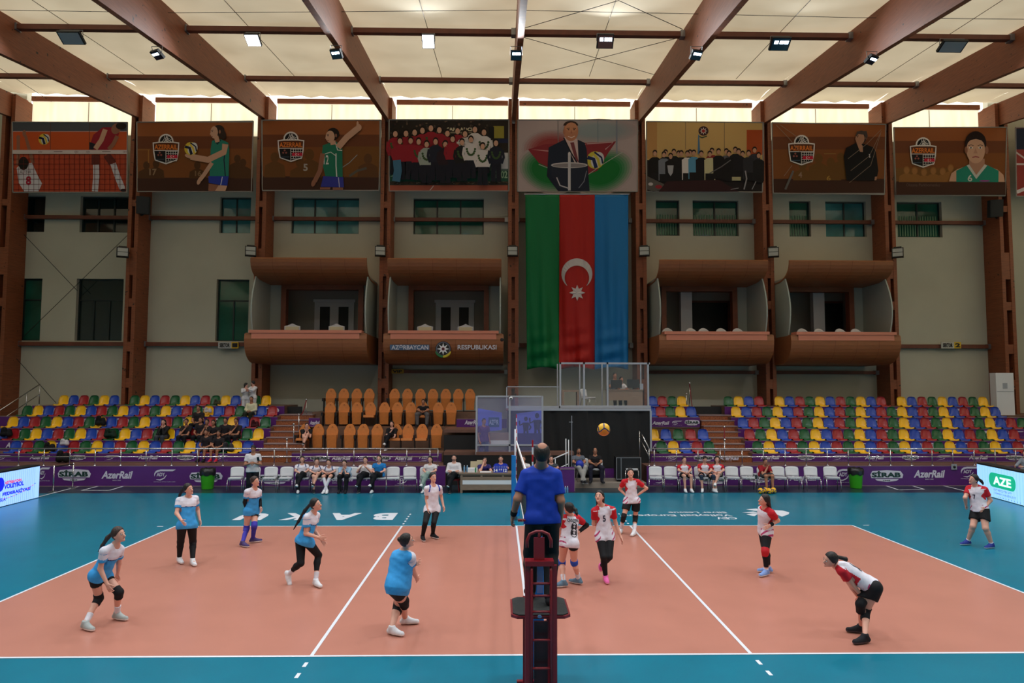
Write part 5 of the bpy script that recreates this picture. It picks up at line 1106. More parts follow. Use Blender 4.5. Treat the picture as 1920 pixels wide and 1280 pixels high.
# tall white cabinet at right, upper landing
A, B_ = at(1870, 778, 21.8), at(1900, 699, 21.8); t = thing('air_conditioner', 'tall white floor-standing air conditioner at the right end of the top row', 'air conditioner', A)
b = MB(); b.box(A[0], B_[0], 21.8, 22.2, A[2], B_[2], M_white); b.build('cabinet', None, t); b = MB(); b.box(A[0]+.03, B_[0]-.03, 21.785, 21.8, A[2]+(B_[2]-A[2])*.56, A[2]+(B_[2]-A[2])*.57, M_lgrey); xm = (A[0]+B_[0])/2; b.box(xm-.1, xm+.1, 21.785, 21.8, A[2]+(B_[2]-A[2])*.63, A[2]+(B_[2]-A[2])*.76, M_lgrey); b.build('control_panel', None, t)
b = MB(); b.box(A[0]-.6, 27, 21.5, YW, 0, A[2], M_tier); tag(b.build('landing'), 'brown landing under the tall white air conditioner', 'landing')
p = at(1789, 875, YF0-.03); b = MB(); b.box(p[0]-.1, p[0]+.1, YF0-.04, YF0-.01, p[2]-.1, p[2]+.1, M_lgrey); b.sphere((p[0], YF0-.05, p[2]), .05, 8, M_black); tag(b.build('wall_socket'), 'grey square outlet with dark round centre on the right purple board', 'outlet')
# ================================================================ PEOPLE: signed-distance bodies meshed with surface nets
def nrm(v): v = np.array(v, float); return v/(np.linalg.norm(v)+1e-9)
class Grid:
    def __init__(s, lo, hi, h):
        s.h = h; s.lo = np.array(lo, float)-3*h; s.n = np.ceil((np.array(hi, float)+3*h-s.lo)/h).astype(int)+1
        s.D = np.full(s.n, 1.0, np.float32)
    def sub(s, lo, hi):
        a = np.clip(np.floor((np.array(lo)-s.lo)/s.h).astype(int), 0, s.n-1); b = np.clip(np.ceil((np.array(hi)-s.lo)/s.h).astype(int)+1, 1, s.n)
        if np.any(b <= a): return None
        ax_ = [(s.lo[i]+s.h*np.arange(a[i], b[i])).astype(np.float32) for i in range(3)]
        X = np.stack(np.meshgrid(*ax_, indexing='ij'), -1)
        return tuple(slice(a[i], b[i]) for i in range(3)), X
    def smin(s, sl, d, k):
        A = s.D[sl]
        if k <= 0: s.D[sl] = np.minimum(A, d); return
        h = np.clip(.5+.5*(A-d)/k, 0, 1); s.D[sl] = A*(1-h)+d*h-k*h*(1-h)
    def cone(s, a, b, ra, rb, k=.02):
        a = np.array(a, float); b = np.array(b, float); m = max(ra, rb)+max(k, s.h)*2+.01
        q = s.sub(np.minimum(a, b)-m, np.maximum(a, b)+m)
        if q is None: return
        sl, X = q; ab = (b-a).astype(np.float32); L = float(ab@ab)+1e-9
        t = np.clip(((X-a.astype(np.float32))@ab)/L, 0, 1); d = np.sqrt((((X-a.astype(np.float32))-t[..., None]*ab)**2).sum(-1))-(ra+t*(rb-ra)); s.smin(sl, d, k)
    def ell(s, c, Rm, rad, k=.02):
        c = np.array(c, float); m = max(rad)+max(k, s.h)*2+.01; q = s.sub(c-m, c+m)
        if q is None: return
        sl, X = q; P = (X-c.astype(np.float32))@Rm.astype(np.float32); rad = np.array(rad, np.float32)
        k0 = np.sqrt(((P/rad)**2).sum(-1))+1e-6; k1 = np.sqrt(((P/rad**2)**2).sum(-1))+1e-6
        s.smin(sl, k0*(k0-1)/k1, k)
    def cut(s, p, n):      # keep the side n points away from
        q = s.sub(s.lo-1, s.lo+s.h*s.n+1); sl, X = q; s.D = np.maximum(s.D, ((X-np.array(p, np.float32))@np.array(n, np.float32)))
    def cutcone(s, a, b, ra, rb):
        a = np.array(a, np.float32); b = np.array(b, np.float32); sl, X = s.sub(s.lo-1, s.lo+s.h*s.n+1); ab = b-a; t = np.clip(((X-a)@ab)/float(ab@ab+1e-9), 0, 1)
        d = np.sqrt((((X-a)-t[..., None]*ab)**2).sum(-1))-(ra+t*(rb-ra)); s.D = np.maximum(s.D, -d)
    def mesh(s):
        D = s.D; S = D < 0; n = s.n
        if not S.any(): return None
        S[0] = S[-1] = False; S[:, 0] = S[:, -1] = False; S[:, :, 0] = S[:, :, -1] = False
        cor = [(i, j, k) for i in (0, 1) for j in (0, 1) for k in (0, 1)]
        cs = [S[i:n[0]-1+i, j:n[1]-1+j, k:n[2]-1+k] for i, j, k in cor]; sm = sum(c.astype(np.int8) for c in cs)
        act = np.argwhere((sm > 0) & (sm < 8)); idx = np.full(n-1, -1, np.int64); idx[act[:, 0], act[:, 1], act[:, 2]] = np.arange(len(act))
        pos = np.zeros((len(act), 3)); cnt = np.zeros(len(act))
        for a in range(8):
            for ax_ in range(3):
                o0 = cor[a]
                if o0[ax_] == 1: continue
                o1 = list(o0); o1[ax_] = 1; v0 = D[act[:, 0]+o0[0], act[:, 1]+o0[1], act[:, 2]+o0[2]]; v1 = D[act[:, 0]+o1[0], act[:, 1]+o1[1], act[:, 2]+o1[2]]
                s0 = S[act[:, 0]+o0[0], act[:, 1]+o0[1], act[:, 2]+o0[2]]; s1 = S[act[:, 0]+o1[0], act[:, 1]+o1[1], act[:, 2]+o1[2]]; m = s0 != s1
                t = np.clip(v0/np.where(np.abs(v0-v1) < 1e-9, 1, v0-v1), 0, 1); p = np.tile(np.array(o0, float), (len(act), 1)); p[:, ax_] += t
                pos[m] += p[m]; cnt[m] += 1
        V = s.lo+s.h*(act+pos/np.maximum(cnt, 1)[:, None]); F = []
        for ax_ in range(3):
            b_, c_ = (ax_+1) % 3, (ax_+2) % 3; sl0 = [slice(0, -1) if i == ax_ else slice(None) for i in range(3)]; sl1 = [slice(1, None) if i == ax_ else slice(None) for i in range(3)]
            A, B = S[tuple(sl0)], S[tuple(sl1)]; e = np.argwhere(A != B); 
            if not len(e): continue
            e = e[(e[:, b_] > 0) & (e[:, c_] > 0) & (e[:, b_] < n[b_]-1) & (e[:, c_] < n[c_]-1)]
            ub = np.zeros(3, int); ub[b_] = 1; uc = np.zeros(3, int); uc[c_] = 1
            g = lambda p: idx[p[:, 0], p[:, 1], p[:, 2]]
            q = np.stack([g(e), g(e-ub), g(e-ub-uc), g(e-uc)], 1); fl = A[e[:, 0], e[:, 1], e[:, 2]]
            q[fl] = q[fl]; q[~fl] = q[~fl][:, ::-1]; q = q[(q >= 0).all(1)]; F.append(q)
        return V, np.concatenate(F)
def obj_from(name, VF, m, parent, fmat=None, mats=None):
    if VF is None: return None
    V, F = VF; w_ = wloc(parent); V = V-np.array([w_.x, w_.y, w_.z])
    me = bpy.data.meshes.new(name); me.vertices.add(len(V)); me.vertices.foreach_set('co', V.astype(np.float32).ravel())
    me.loops.add(len(F)*4); me.loops.foreach_set('vertex_index', F.astype(np.int32).ravel()); me.polygons.add(len(F))
    me.polygons.foreach_set('loop_start', np.arange(0, len(F)*4, 4, dtype=np.int32)); me.polygons.foreach_set('loop_total', np.full(len(F), 4, np.int32))
    for q in (mats or [m]): me.materials.append(q)
    if fmat is not None: me.polygons.foreach_set('material_index', fmat.astype(np.int32))
    me.polygons.foreach_set('use_smooth', np.ones(len(F), bool)); me.update(calc_edges=True); me.validate()
    return link(name, me, parent)
# ---- lift image joints to 3-D with fixed bone lengths
BONES = [('pel', 'neck', .50), ('neck', 'head', .205), ('neck', 'shR', .178), ('neck', 'shL', .178), ('shR', 'shL', .345), ('shR', 'elR', .285), ('shL', 'elL', .285), ('elR', 'wrR', .245), ('elL', 'wrL', .245),
         ('hipR', 'hipL', .20), ('hipR', 'knR', .43), ('hipL', 'knL', .43), ('knR', 'anR', .40), ('knL', 'anL', .40), ('shR', 'hipR', .50), ('shL', 'hipL', .50)]
def lift(J, face, scale=1.0, az_=None, Y0=None, hints=None):
    f = np.array([math.cos(face), math.sin(face), 0]); r = np.array([math.sin(face), -math.cos(face), 0])
    az_ = az_ or {}; hints = hints or {}; P = {}; fixed = set()
    for s_ in 'RL':
        a = 'an'+s_
        if a in az_ or Y0 is None: P[a] = atz(*J[a], az_.get(a, .10)); fixed.add(a)
    if Y0 is None: Y0 = (P['anR'][1]+P['anL'][1])/2
    J = dict(J); J['pel'] = tuple((np.array(J['hipR'])+np.array(J['hipL']))/2)
    base = {'pel': 0, 'neck': 0, 'head': 0, 'shR': .17*r[1], 'shL': -.17*r[1], 'elR': .2*r[1], 'elL': -.2*r[1], 'wrR': .18*r[1], 'wrL': -.18*r[1], 'hipR': .1*r[1], 'hipL': -.1*r[1], 'knR': .1*r[1]+.06*f[1], 'knL': -.1*r[1]+.06*f[1], 'anR': .1*r[1], 'anL': -.1*r[1]}
    names = [k for k in base if k not in fixed]; rays = {k: ray(*J[k]) for k in names}
    Yh = {k: Y0+base[k]+hints.get(k, 0) for k in names}
    t = np.array([(Yh[k]-CP[1])/rays[k][1] for k in names]); t0 = t.copy(); sc_ = {k: i for i, k in enumerate(names)}
    def pos(t): 
        Q = dict(P)
        for k, i in sc_.items(): Q[k] = CP+rays[k]*t[i]
        return Q
    def res(t):
        Q = pos(t); rr = [(np.linalg.norm(Q[a]-Q[b])-L*scale)*8 for a, b, L in BONES]; rr += list((t-t0)*1.2)
        rr.append(np.linalg.norm(Q['pel']-(Q['hipR']+Q['hipL'])/2)*8); return np.array(rr)
    lam = 1e-2
    for _ in range(40):
        r0 = res(t); Jm = np.array([(res(t+np.eye(len(t))[i]*1e-4)-r0)/1e-4 for i in range(len(t))]).T
        dt = np.linalg.solve(Jm.T@Jm+lam*np.eye(len(t)), -Jm.T@r0)
        if (res(t+dt)**2).sum() < (r0**2).sum(): t = t+dt; lam = max(lam*.4, 1e-6)
        else: lam *= 4
    Q = pos(t); Q['pel'] = (Q['hipR']+Q['hipL'])/2
    for s_ in 'RL':
        if 'to'+s_ in J:
            z = .035 if Q['an'+s_][2] < .16 else max(.035, Q['an'+s_][2]-.13)
            T = atz(*J['to'+s_], z) if J['to'+s_] else None
            Q['to'+s_] = T
    return Q
M_skin = mat('skin', (222, 166, 146), .5, spec=.35); M_skin2 = mat('skin_tan', (176, 120, 94), .5, spec=.35); M_skin3 = mat('skin_dark', (170, 118, 96), .5, spec=.3)
M_hair = mat('hair_dark', (26, 18, 17), .55, noise=.5, nscale=9, stretch=(6, 6, 1.2), bump=.5, bscale=18); M_hairb = mat('hair_brown', (56, 36, 30), .55, noise=.5, nscale=9, stretch=(6, 6, 1.2), bump=.5, bscale=18)
M_eye = mat('eye_dark', (34, 24, 22), .3); M_eyew = mat('eye_white', (220, 214, 210), .3); M_lip = mat('lips', (158, 76, 74), .5); M_brow = mat('brow', (44, 30, 26), .7)
def cl(name, rgb, rough=.75): return mat(name, rgb, rough, noise=.07, nscale=25, spec=.25)
def finger_chain(G, p0, d, n, L, r, curl, k=.004):
    p = np.array(p0); d = nrm(d)
    for i, f in enumerate((.42, .32, .26)):
        q = p+d*L*f; G.cone(p, q, r*(1-.1*i), r*(.92-.12*i), k); p = q; c, s_ = math.cos(curl), math.sin(curl); d = nrm(d*c+n*s_)
def hand(wr, el, palm_n, thumb_d, sc_=1.0, curl=.35, h=.0055, side=1):
    # wr: wrist, direction continues the forearm; palm_n: direction the palm faces
    d = nrm(wr-el); pn = nrm(palm_n-d*(palm_n@d)); w_ = nrm(np.cross(d, pn))*side
    if w_@thumb_d < 0: w_ = -w_
    G = Grid(wr-.20*sc_-.02, wr+.20*sc_+.02, h); L = .085*sc_
    G.cone(wr-d*.03, wr+d*.02, .026*sc_, .025*sc_, .01)
    for o_ in (-.024, -.008, .008, .024): G.cone(wr+d*.015+w_*o_*.6*sc_, wr+d*L+w_*o_*1.15*sc_, .0155*sc_, .0125*sc_, .012)
    for o_, l_, sp in ((.029, .070, .16), (.010, .080, .04), (-.009, .075, -.05), (-.027, .060, -.17)):
        finger_chain(G, wr+d*(L+.0)*1.0+w_*o_*sc_, d+w_*sp+pn*.12, pn, l_*sc_, .0088*sc_, curl)
    tb = wr+d*.03*sc_+w_*.026*sc_; G.cone(tb, tb+(d*.6+w_*.8)*.036*sc_+pn*.008, .0145*sc_, .011*sc_, .008); finger_chain(G, tb+(d*.6+w_*.8)*.034*sc_+pn*.008, d*.85+w_*.5+pn*.2, pn, .050*sc_, .0098*sc_, .2)
    return G.mesh()
def frame_from(up, fwd):
    up = nrm(up); r = nrm(np.cross(fwd, up)); f = np.cross(up, r); return np.stack([r, f, up], 1)   # columns: right, forward, up
TT = np.array([-.20, -.08, 0, .12, .35, .55, .75, .88, .96, 1.03])
def torso_field(G, Q, wd, dp, fat, lo_t, hi_t, k=.03, fold=0.0):
    pel, nk = Q['pel'], Q['neck']; up = nk-pel; L = np.linalg.norm(up); u = up/L
    lh = nrm(Q['hipR']-Q['hipL']); ls = nrm(Q['shR']-Q['shL'])
    P0 = pel+u*lo_t*L; P1 = pel+u*hi_t*L; q = G.sub(np.minimum(P0, P1)-.3, np.maximum(P0, P1)+.3)
    sl, X = q; t = ((X-pel.astype(np.float32))@u.astype(np.float32))/L; tc = np.clip(t, lo_t, hi_t)
    mix = np.clip(tc, 0, 1)[..., None]; lat = lh*(1-mix)+ls*mix; lat = lat-(lat@u)[..., None]*u; lat /= np.linalg.norm(lat, axis=-1, keepdims=True); fw = np.cross(u, lat)
    rel = X-(pel+tc[..., None]*L*u); ax_ = t-tc; x = (rel*lat).sum(-1); y = (rel*fw).sum(-1); z = ax_*L
    w_ = np.interp(tc, TT, wd)+fat; d_ = np.interp(tc, TT, dp)+fat
    k0 = np.sqrt((x/w_)**2+(y/d_)**2)+1e-6; rr = np.sqrt(x*x+y*y); d = (k0-1)*rr/k0*1.0
    d = np.where(rr < 1e-4, -np.minimum(w_, d_), d); d = np.where(np.abs(z) > 1e-6, np.sqrt(np.maximum(d, 0)**2+z*z), d)
    if fold: d = d+fold*(np.sin(x*19+t*15)*np.sin(t*9+x*7+1)+.5*np.sin(t*27-x*24))
    G.smin(sl, d.astype(np.float32), k)
WF = np.array([.10, .155, .172, .165, .128, .135, .150, .150, .085, .05]); DF = np.array([.07, .105, .118, .112, .092, .105, .112, .088, .058, .045])
WM = np.array([.09, .14, .160, .160, .150, .165, .180, .175, .095, .06]); DM = np.array([.07, .10, .112, .115, .112, .120, .125, .10, .065, .05])
def person(label, Q, face, o, h=.012, group=None, name='person', look=None):
    """o: dict of looks: shirt (list of mats + fn), bottom, etc."""
    male = o.get('male', False); g = o.get('g', 1.0); S_ = o.get('s', 1.0); skin = o.get('skin', M_skin); fine = o.get('fine', False)
    wd, dp = (WM, DM) if male else (WF, DF); wd = wd*g*S_; dp = dp*g*S_
    if 'belly' in o: dp = dp+np.array([0, .3, .6, 1, 1, .6, .2, 0, 0, 0])*o['belly']
    f = np.array([math.cos(face), math.sin(face), 0.0]); allp = np.array([v for v in Q.values() if v is not None]); base = np.array([Q['pel'][0], Q['pel'][1], min(Q['anR'][2], Q['anL'][2])-.09]); 
    if 'base' in o: base = np.array(o['base'])
    t = thing(name, label, 'person', base, group)
    hc = Q['head']; nk = Q['neck']; lk = nrm(look if look is not None else f); hup = nrm((hc-nk)*1.0+np.array([0, 0, .10])); 
    hup = nrm(hup-lk*(hup@lk)*(.8)); Rh = frame_from(hup, lk); r_, fw, up = Rh[:, 0], Rh[:, 1], Rh[:, 2]; hs = S_*o.get('hs', 1.0)
    lo = allp.min(0)-.22; hi = allp.max(0)+.24
    ra = dict(ua0=.050, ua1=.038, fa0=.040, fa1=.026, th0=.088, th1=.056, sh0=.052, sh1=.034) if not male else dict(ua0=.056, ua1=.045, fa0=.046, fa1=.030, th0=.088, th1=.060, sh0=.056, sh1=.038)
    ra = {k: v*S_*(1+(g-1)*.9) for k, v in ra.items()}
    G = Grid(lo, hi, h)
    torso_field(G, Q, wd, dp, 0, -.05, .97, .03)
    nr_ = .066 if male else .050; G.cone(nk-hup*.03, hc-up*.06*hs-fw*.015*hs, nr_*S_, nr_*.9*S_, .03)
    for s_ in 'RL':
        sh, el, wr, hp, kn, an, to = (Q[k+s_] for k in ('sh', 'el', 'wr', 'hip', 'kn', 'an', 'to'))
        G.cone(nk, sh, .05*S_, .052*S_, .04); G.cone(sh, el, ra['ua0'], ra['ua1'], .03); G.cone(el, wr, ra['fa0'], ra['fa1'], .02)
        G.cone(hp, kn, ra['th0'], ra['th1'], .03)
        cf = kn+(an-kn)*.3-f*.012; G.cone(kn, cf, ra['th1']*.93, ra['sh0'], .03); G.cone(cf, an, ra['sh0'], ra['sh1'], .02)
        if to is not None: 
            td = nrm(to-an-np.array([0, 0, (to-an)[2]])); G.cone(an, an+(to-an)*.30, ra['sh1']*.9, .018, .01)
    # head
    G.ell(hc+up*.015*hs-fw*.012*hs, Rh, (.074*hs, .092*hs, .098*hs), .02); G.ell(hc-up*.045*hs+fw*.022*hs, Rh, (.052*hs, .062*hs, .072*hs), .03)
    G.cone(hc+fw*.080*hs+up*.012*hs, hc+fw*.102*hs-up*.022*hs, .010*hs, .015*hs, .012); G.cone(hc+fw*.072*hs-up*.085*hs, hc+fw*.076*hs-up*.088*hs, .02*hs, .02*hs, .02)
    for sg in (-1, 1): G.ell(hc+r_*sg*.076*hs-fw*.012*hs-up*.008*hs, Rh, (.011*hs, .022*hs, .032*hs), .006)
    VF = G.mesh(); 
    # hands, five fingers each, belong to the same mesh
    Vs, Fs = [VF[0]], [VF[1]]; off = len(VF[0])
    for s_ in 'RL':
        el, wr = Q['el'+s_], Q['wr'+s_]; d = nrm(wr-el); r0 = nrm(Q['shR']-Q['shL']); inward = r0*(-1 if s_ == 'R' else 1); pn = Q.get('pn'+s_, inward+.1*f); th = Q.get('th'+s_, f)
        H = hand(wr, el, np.array(pn, float), np.array(th, float), S_*(1.08 if male else 1.0), o.get('curl'+s_, o.get('curl', .4)), .0065 if fine else .0095)
        if H is not None: Vs.append(H[0]); Fs.append(H[1]+off); off += len(H[0])
    obj_from('body', (np.concatenate(Vs), np.concatenate(Fs)), skin, t)
    # face details
    b = MB()
    for sg in (-1, 1):
        c = hc+fw*.079*hs+up*.012*hs+r_*sg*.030*hs; b.cbox(c, (.001, .001, .001), M_eyew); 
    b = MB()
    for sg in (-1, 1):
        c = hc+fw*.0765*hs+up*.014*hs+r_*sg*.030*hs; b.sphere(c-fw*.002*hs, .0112*hs, 6, M_eyew); b.sphere(c+fw*.0045*hs-up*.001, .0082*hs, 6, M_eye)
    b.build('eyes', None, t, True)
    b = MB()
    for sg in (-1, 1):
        c = hc+fw*.081*hs+up*.036*hs+r_*sg*.030*hs; b.tube([c-r_*sg*.016*hs+fw*.004*hs, c+up*.004*hs, c+r_*sg*.020*hs-fw*.010*hs-up*.003*hs], .0030*hs, 5, M_brow)
    b.build('eyebrows', None, t)
    c = hc+fw*.0845*hs-up*.050*hs; b = MB(); b.tube([c-r_*.021*hs-fw*.008*hs, c, c+r_*.021*hs-fw*.008*hs], [.004*hs, .0075*hs, .004*hs], 6, M_lip); b.build('lips', None, t, True)
    # hair
    lat0 = nrm(Q['shR']-Q['shL']); fwt0 = nrm(np.cross(nrm(nk-Q['pel']), lat0)); hm = o.get('hairm', M_hair); hg = Grid(hc-.45, hc+.22, max(.009, h*.8)); st = o.get('hair', 'pony')
    ex = .012 if st != 'short' else .006
    if st != 'bald':
        hg.ell(hc+up*.020*hs-fw*.018*hs, Rh, ((.076+ex)*hs, (.090+ex)*hs, (.100+ex)*hs), 0)
        hg.cut(hc+fw*.040*hs+up*.055*hs, nrm(fw*1.0-up*.62)); 
        hg.cut(hc-up*(.035 if st == 'short' else .055)*hs-fw*.02*hs, nrm(-up*1.0+fw*.75))
    else:
        hg.ell(hc+up*.016*hs-fw*.018*hs, Rh, (.082*hs, .098*hs, .101*hs), 0); hg.cutcone(hc+up*.13*hs+fw*.03*hs, hc+up*.10*hs-fw*.06*hs, .075*hs, .045*hs); hg.cut(hc+fw*.035*hs, fw); hg.cut(hc-up*.080*hs, -up)
    bk = hc-fw*.100*hs+up*.030*hs
    if st == 'pony':
        pd = nrm(np.array(o.get('pd', (-f*.35+np.array([0, 0, -.9]))))); L = o.get('pl', .30); m1 = bk-fw*.035+pd*L*.30; hg.cone(bk, m1, .026, .032, .015); hg.cone(m1, m1+pd*L*.45, .032, .026, .02); hg.cone(m1+pd*L*.45, m1+pd*L*.8, .026, .009, .02)
    elif st == 'long':
        for sg in (-1, 0, 1): p0 = hc-fw*.065*hs+r_*sg*.045*hs; hg.cone(p0, nk-fwt0*.075+lat0*sg*.05+np.array([0, 0, -.04]), .042*hs, .03*hs, .03)
    elif st == 'bun': hg.ell(bk+up*.02-fw*.012, Rh, (.036, .032, .036), .01)
    elif st == 'braid':
        for sg in (-1,): p0 = hc-fw*.02+r_*o.get('bs', 1)*.07-up*.05; hg.cone(p0, p0-up*.2+fw*.03, .024, .016, .02)
    obj_from('hair', hg.mesh(), hm, t)
    if o.get('beard'):
        bg_ = Grid(hc-.15, hc+.15, .009); bg_.ell(hc-up*.045*hs+fw*.022*hs, Rh, (.058*hs, .068*hs, .078*hs), 0); bg_.cut(hc-up*.052*hs, up); bg_.cut(hc+fw*.01, -fw); obj_from('beard', bg_.mesh(), hm, t)
    # shirt
    st_ = o.get('shirt')
    up_t = Q['neck']-Q['pel']; Lt = np.linalg.norm(up_t); ut = up_t/Lt; lat = nrm(Q['shR']-Q['shL']); fwt = nrm(np.cross(ut, lat))
    if st_:
        G = Grid(lo, hi, h); hem = o.get('hem', -.10); ez = o.get('loose', .018)
        wd2 = wd.copy(); dp2 = dp.copy(); wd2[:5] = np.maximum(wd2[:5], wd2[5]*1.0); dp2[3:5] = np.maximum(dp2[3:5], dp2[5]*.97)
        torso_field(G, Q, wd2, dp2, ez, hem, .96, .03, .0034)
        if hem < -.05:
            for s_ in 'RL': G.cone(Q['hip'+s_]+ut*.02, Q['hip'+s_]+(Q['kn'+s_]-Q['hip'+s_])*.14, ra['th0']+(.024 if o.get('bottom', ('tight',))[0] == 'tight' else .034), ra['th0']+(.024 if o.get('bottom', ('tight',))[0] == 'tight' else .034), .02)
        sl_ = o.get('sleeve', .60); 
        for s_ in 'RL':
            sh, el, wr = Q['sh'+s_], Q['el'+s_], Q['wr'+s_]; G.cone(nk, sh, .052*S_, .062*S_, .04)
            if sl_ <= 1: e = sh+(el-sh)*sl_; G.cone(sh, e, ra['ua0']+.014, ra['ua1']+.024, .03)
            elif sl_ > 1: G.cone(sh, el, ra['ua0']+.014, ra['ua1']+.016, .03); G.cone(el, el+(wr-el)*(sl_-1), ra['fa0']+.014, ra['fa1']+.012, .02)
        q = G.sub(G.lo-1, G.lo+G.h*G.n+1)[1]
        G.D = np.maximum(G.D, -((q-(Q['pel']+ut*hem*Lt).astype(np.float32))@ut.astype(np.float32)))
        for s_ in 'RL':
            if sl_ <= 1:
                sh, el = Q['sh'+s_], Q['el'+s_]; dd = nrm(el-sh); e = sh+(el-sh)*sl_; near = np.sqrt(((q-e.astype(np.float32))**2).sum(-1)) < .11
                # only trim the cap of the sleeve
                pl = ((q-e.astype(np.float32))@dd.astype(np.float32)); capz = np.sqrt((((q-e.astype(np.float32))-pl[..., None]*dd.astype(np.float32))**2).sum(-1)) < ra['ua1']+.04
                G.D = np.where(near & capz & (pl > 0) & (pl < .1), np.maximum(G.D, pl), G.D)
        G.cutcone(nk+ut*.015+fwt*.035, hc, .062*S_, .07*S_)
        VF = G.mesh()
        fm = None; mats = st_['m']
        if 'fn' in st_:
            C_ = VF[0][VF[1]].mean(1); tt = ((C_-Q['pel'])@ut)/Lt; xx = (C_-Q['pel'])@lat; yy = (C_-Q['pel'])@fwt
            arm = np.full(len(C_), -1.0)
            for s_ in 'RL':
                sh, el = Q['sh'+s_], Q['el'+s_]; dd = el-sh; L2 = dd@dd; ta = ((C_-sh)@dd)/L2; ds = np.linalg.norm(C_-(sh+np.clip(ta, 0, 1)[:, None]*dd), axis=1)
                near = (ds < ra['ua0']+.030) & (ta > -.12) & ((np.abs(xx) > .135*g*S_) | (ta > .35)); arm = np.where(near, np.maximum(arm, ta+(1.0 if False else 0)), arm)
            fm = st_['fn'](tt, xx, yy, arm)
        so = obj_from('shirt', VF, mats[0], t, fm, mats)
        if 'txt' in st_:
            from mathutils.bvhtree import BVHTree
            bv = BVHTree.FromPolygons([Vector(v) for v in VF[0]], [tuple(f_) for f_ in VF[1]])
            for (s2, tx, w_, hh, back, m_) in st_['txt']:
                v_, f_ = text_geo(s2, .03); sg = -1 if back else 1; right = lat*(-sg)   # reader's left to right
                right = np.cross(fwt*sg, ut)*-1; pts = []; b = MB(); c0 = Q['pel']+ut*tx*Lt+st_.get('dx', 0)*right
                for a in v_:
                    p = c0+right*(a[0]-.5)*w_+ut*(a[1]-.5)*hh; o_ = p+fwt*sg*.45; hit = bv.ray_cast(Vector(o_), Vector(-fwt*sg), .6)
                    q_ = np.array(hit[0]) if hit[0] is not None else p+fwt*sg*.12
                    pts.append(q_+fwt*sg*.006)
                b.add(pts, f_, m_); n_ = b.build('number' if s2.isdigit() else 'name_lettering', None, so); n_.location = (0, 0, 0); n_.data.transform(Matrix.Translation(wloc(so)-wloc(so)))
    # shorts, leggings, pads, socks, shoes
    bt = o.get('bottom')
    if bt:
        kind, length, m_ = bt; G = Grid(lo, hi, h); ez = .010 if kind == 'tight' else .020
        torso_field(G, Q, wd, dp, .007, -.08, .10, .02)
        for s_ in 'RL':
            hp, kn, an = Q['hip'+s_], Q['kn'+s_], Q['an'+s_]
            if length <= 1: e = hp+(kn-hp)*length; r1 = ra['th0']+(ra['th1']-ra['th0'])*length; G.cone(hp, e, ra['th0']+ez, r1+(ez if kind == 'tight' else ez+.018), .03)
            else:
                w2 = ez if kind != 'loose' else ez+.008; G.cone(hp, kn, ra['th0']+ez, ra['th1']+w2, .03); cf = kn+(an-kn)*.3-f*.012; G.cone(kn, cf, ra['th1']*.93+w2, ra['sh0']+w2, .02); e = cf+(an-cf)*max(0, (length-1.3)/.7); G.cone(cf, e, ra['sh0']+w2, ra['sh1']+w2, .02)
        if length <= 1:
            X = G.sub(G.lo-1, G.lo+G.h*G.n+1)[1]
            for s_ in 'RL':
                hp, kn = Q['hip'+s_], Q['kn'+s_]; dd = nrm(kn-hp+(np.array([0, 0, -.55]) if o.get('hemz') else 0)).astype(np.float32); e = (hp+(kn-hp)*length).astype(np.float32); pl = (X-e)@dd; rad = np.sqrt((((X-e)-pl[..., None]*dd)**2).sum(-1))
                G.D = np.where((rad < .30) & (pl > 0) & (pl < .32), np.maximum(G.D, pl), G.D)
        nm = 'shorts' if length <= 1 else ('leggings' if kind == 'tight' else 'trousers')
        obj_from(nm, G.mesh(), m_, t)
    for s_ in 'RL':
        hp, kn, an, to = (Q[k+s_] for k in ('hip', 'kn', 'an', 'to')); cf = kn+(an-kn)*.3-f*.012
        def legpiece(nm, m_, a, b_, ra_, rb_, ez, mid=None):
            G = Grid(np.minimum(a, b_)-.14, np.maximum(a, b_)+.14, h*.85)
            if mid is not None: G.cone(a, mid, ra_+ez, ra['th1']+ez, .02); G.cone(mid, b_, ra['th1']+ez, rb_+ez, .02); d0, d1 = nrm(mid-a), nrm(b_-mid)
            else: G.cone(a, b_, ra_+ez, rb_+ez, .0); d0 = d1 = nrm(b_-a)
            G.cut(a, -d0); G.cut(b_, d1); obj_from(nm, G.mesh(), m_, t)
        if 'pad' in o and (o.get('padside', 'RL').find(s_) >= 0):
            u0, u1 = o.get('padr', (.78, .26)); legpiece('knee_pad', o['pad'], hp+(kn-hp)*u0, kn+(an-kn)*u1, ra['th1']*1.08, ra['sh0']*1.0, .012, kn)
        if 'sock' in o:
            u = o.get('sockr', .70); a = kn+(an-kn)*u; legpiece('sock', o['sock'], a, an+np.array([0, 0, -.01]), ra['sh0']+(ra['sh1']-ra['sh0'])*max(0, (u-.3)/.7), ra['sh1'], .005 if u > .5 else .008)
        if to is None: td = f.copy()
        else: td = nrm((to-an)*np.array([1, 1, 1 if an[2]-base[2] > .2 else 0]))
        tip = np.array(to) if to is not None else an+td*.17
        if np.linalg.norm(tip-an) < .12 or np.linalg.norm(tip-an) > .24: tip = an+nrm(tip-an)*.19
        fd = nrm(tip-an); low = an+np.array([0, 0, -.065])*S_; gl_ = low[2]
        lifted = an[2]-base[2] > .17
        if lifted: upf = nrm(an-kn+0); upf = -nrm(an-kn); fdh = nrm(fd-upf*(fd@upf)*.6)
        else: fdh = nrm(np.array([fd[0], fd[1], 0])); upf = np.array([0, 0, 1.0])
        side = nrm(np.cross(fdh, upf)); heel = an-upf*.060*S_-fdh*.045*S_; toe = heel+fdh*.225*S_; 
        SG = Grid(np.minimum(np.minimum(heel, toe), an)-.1, np.maximum(np.maximum(heel, toe), an)+.1, h*.75); r1 = .036*S_
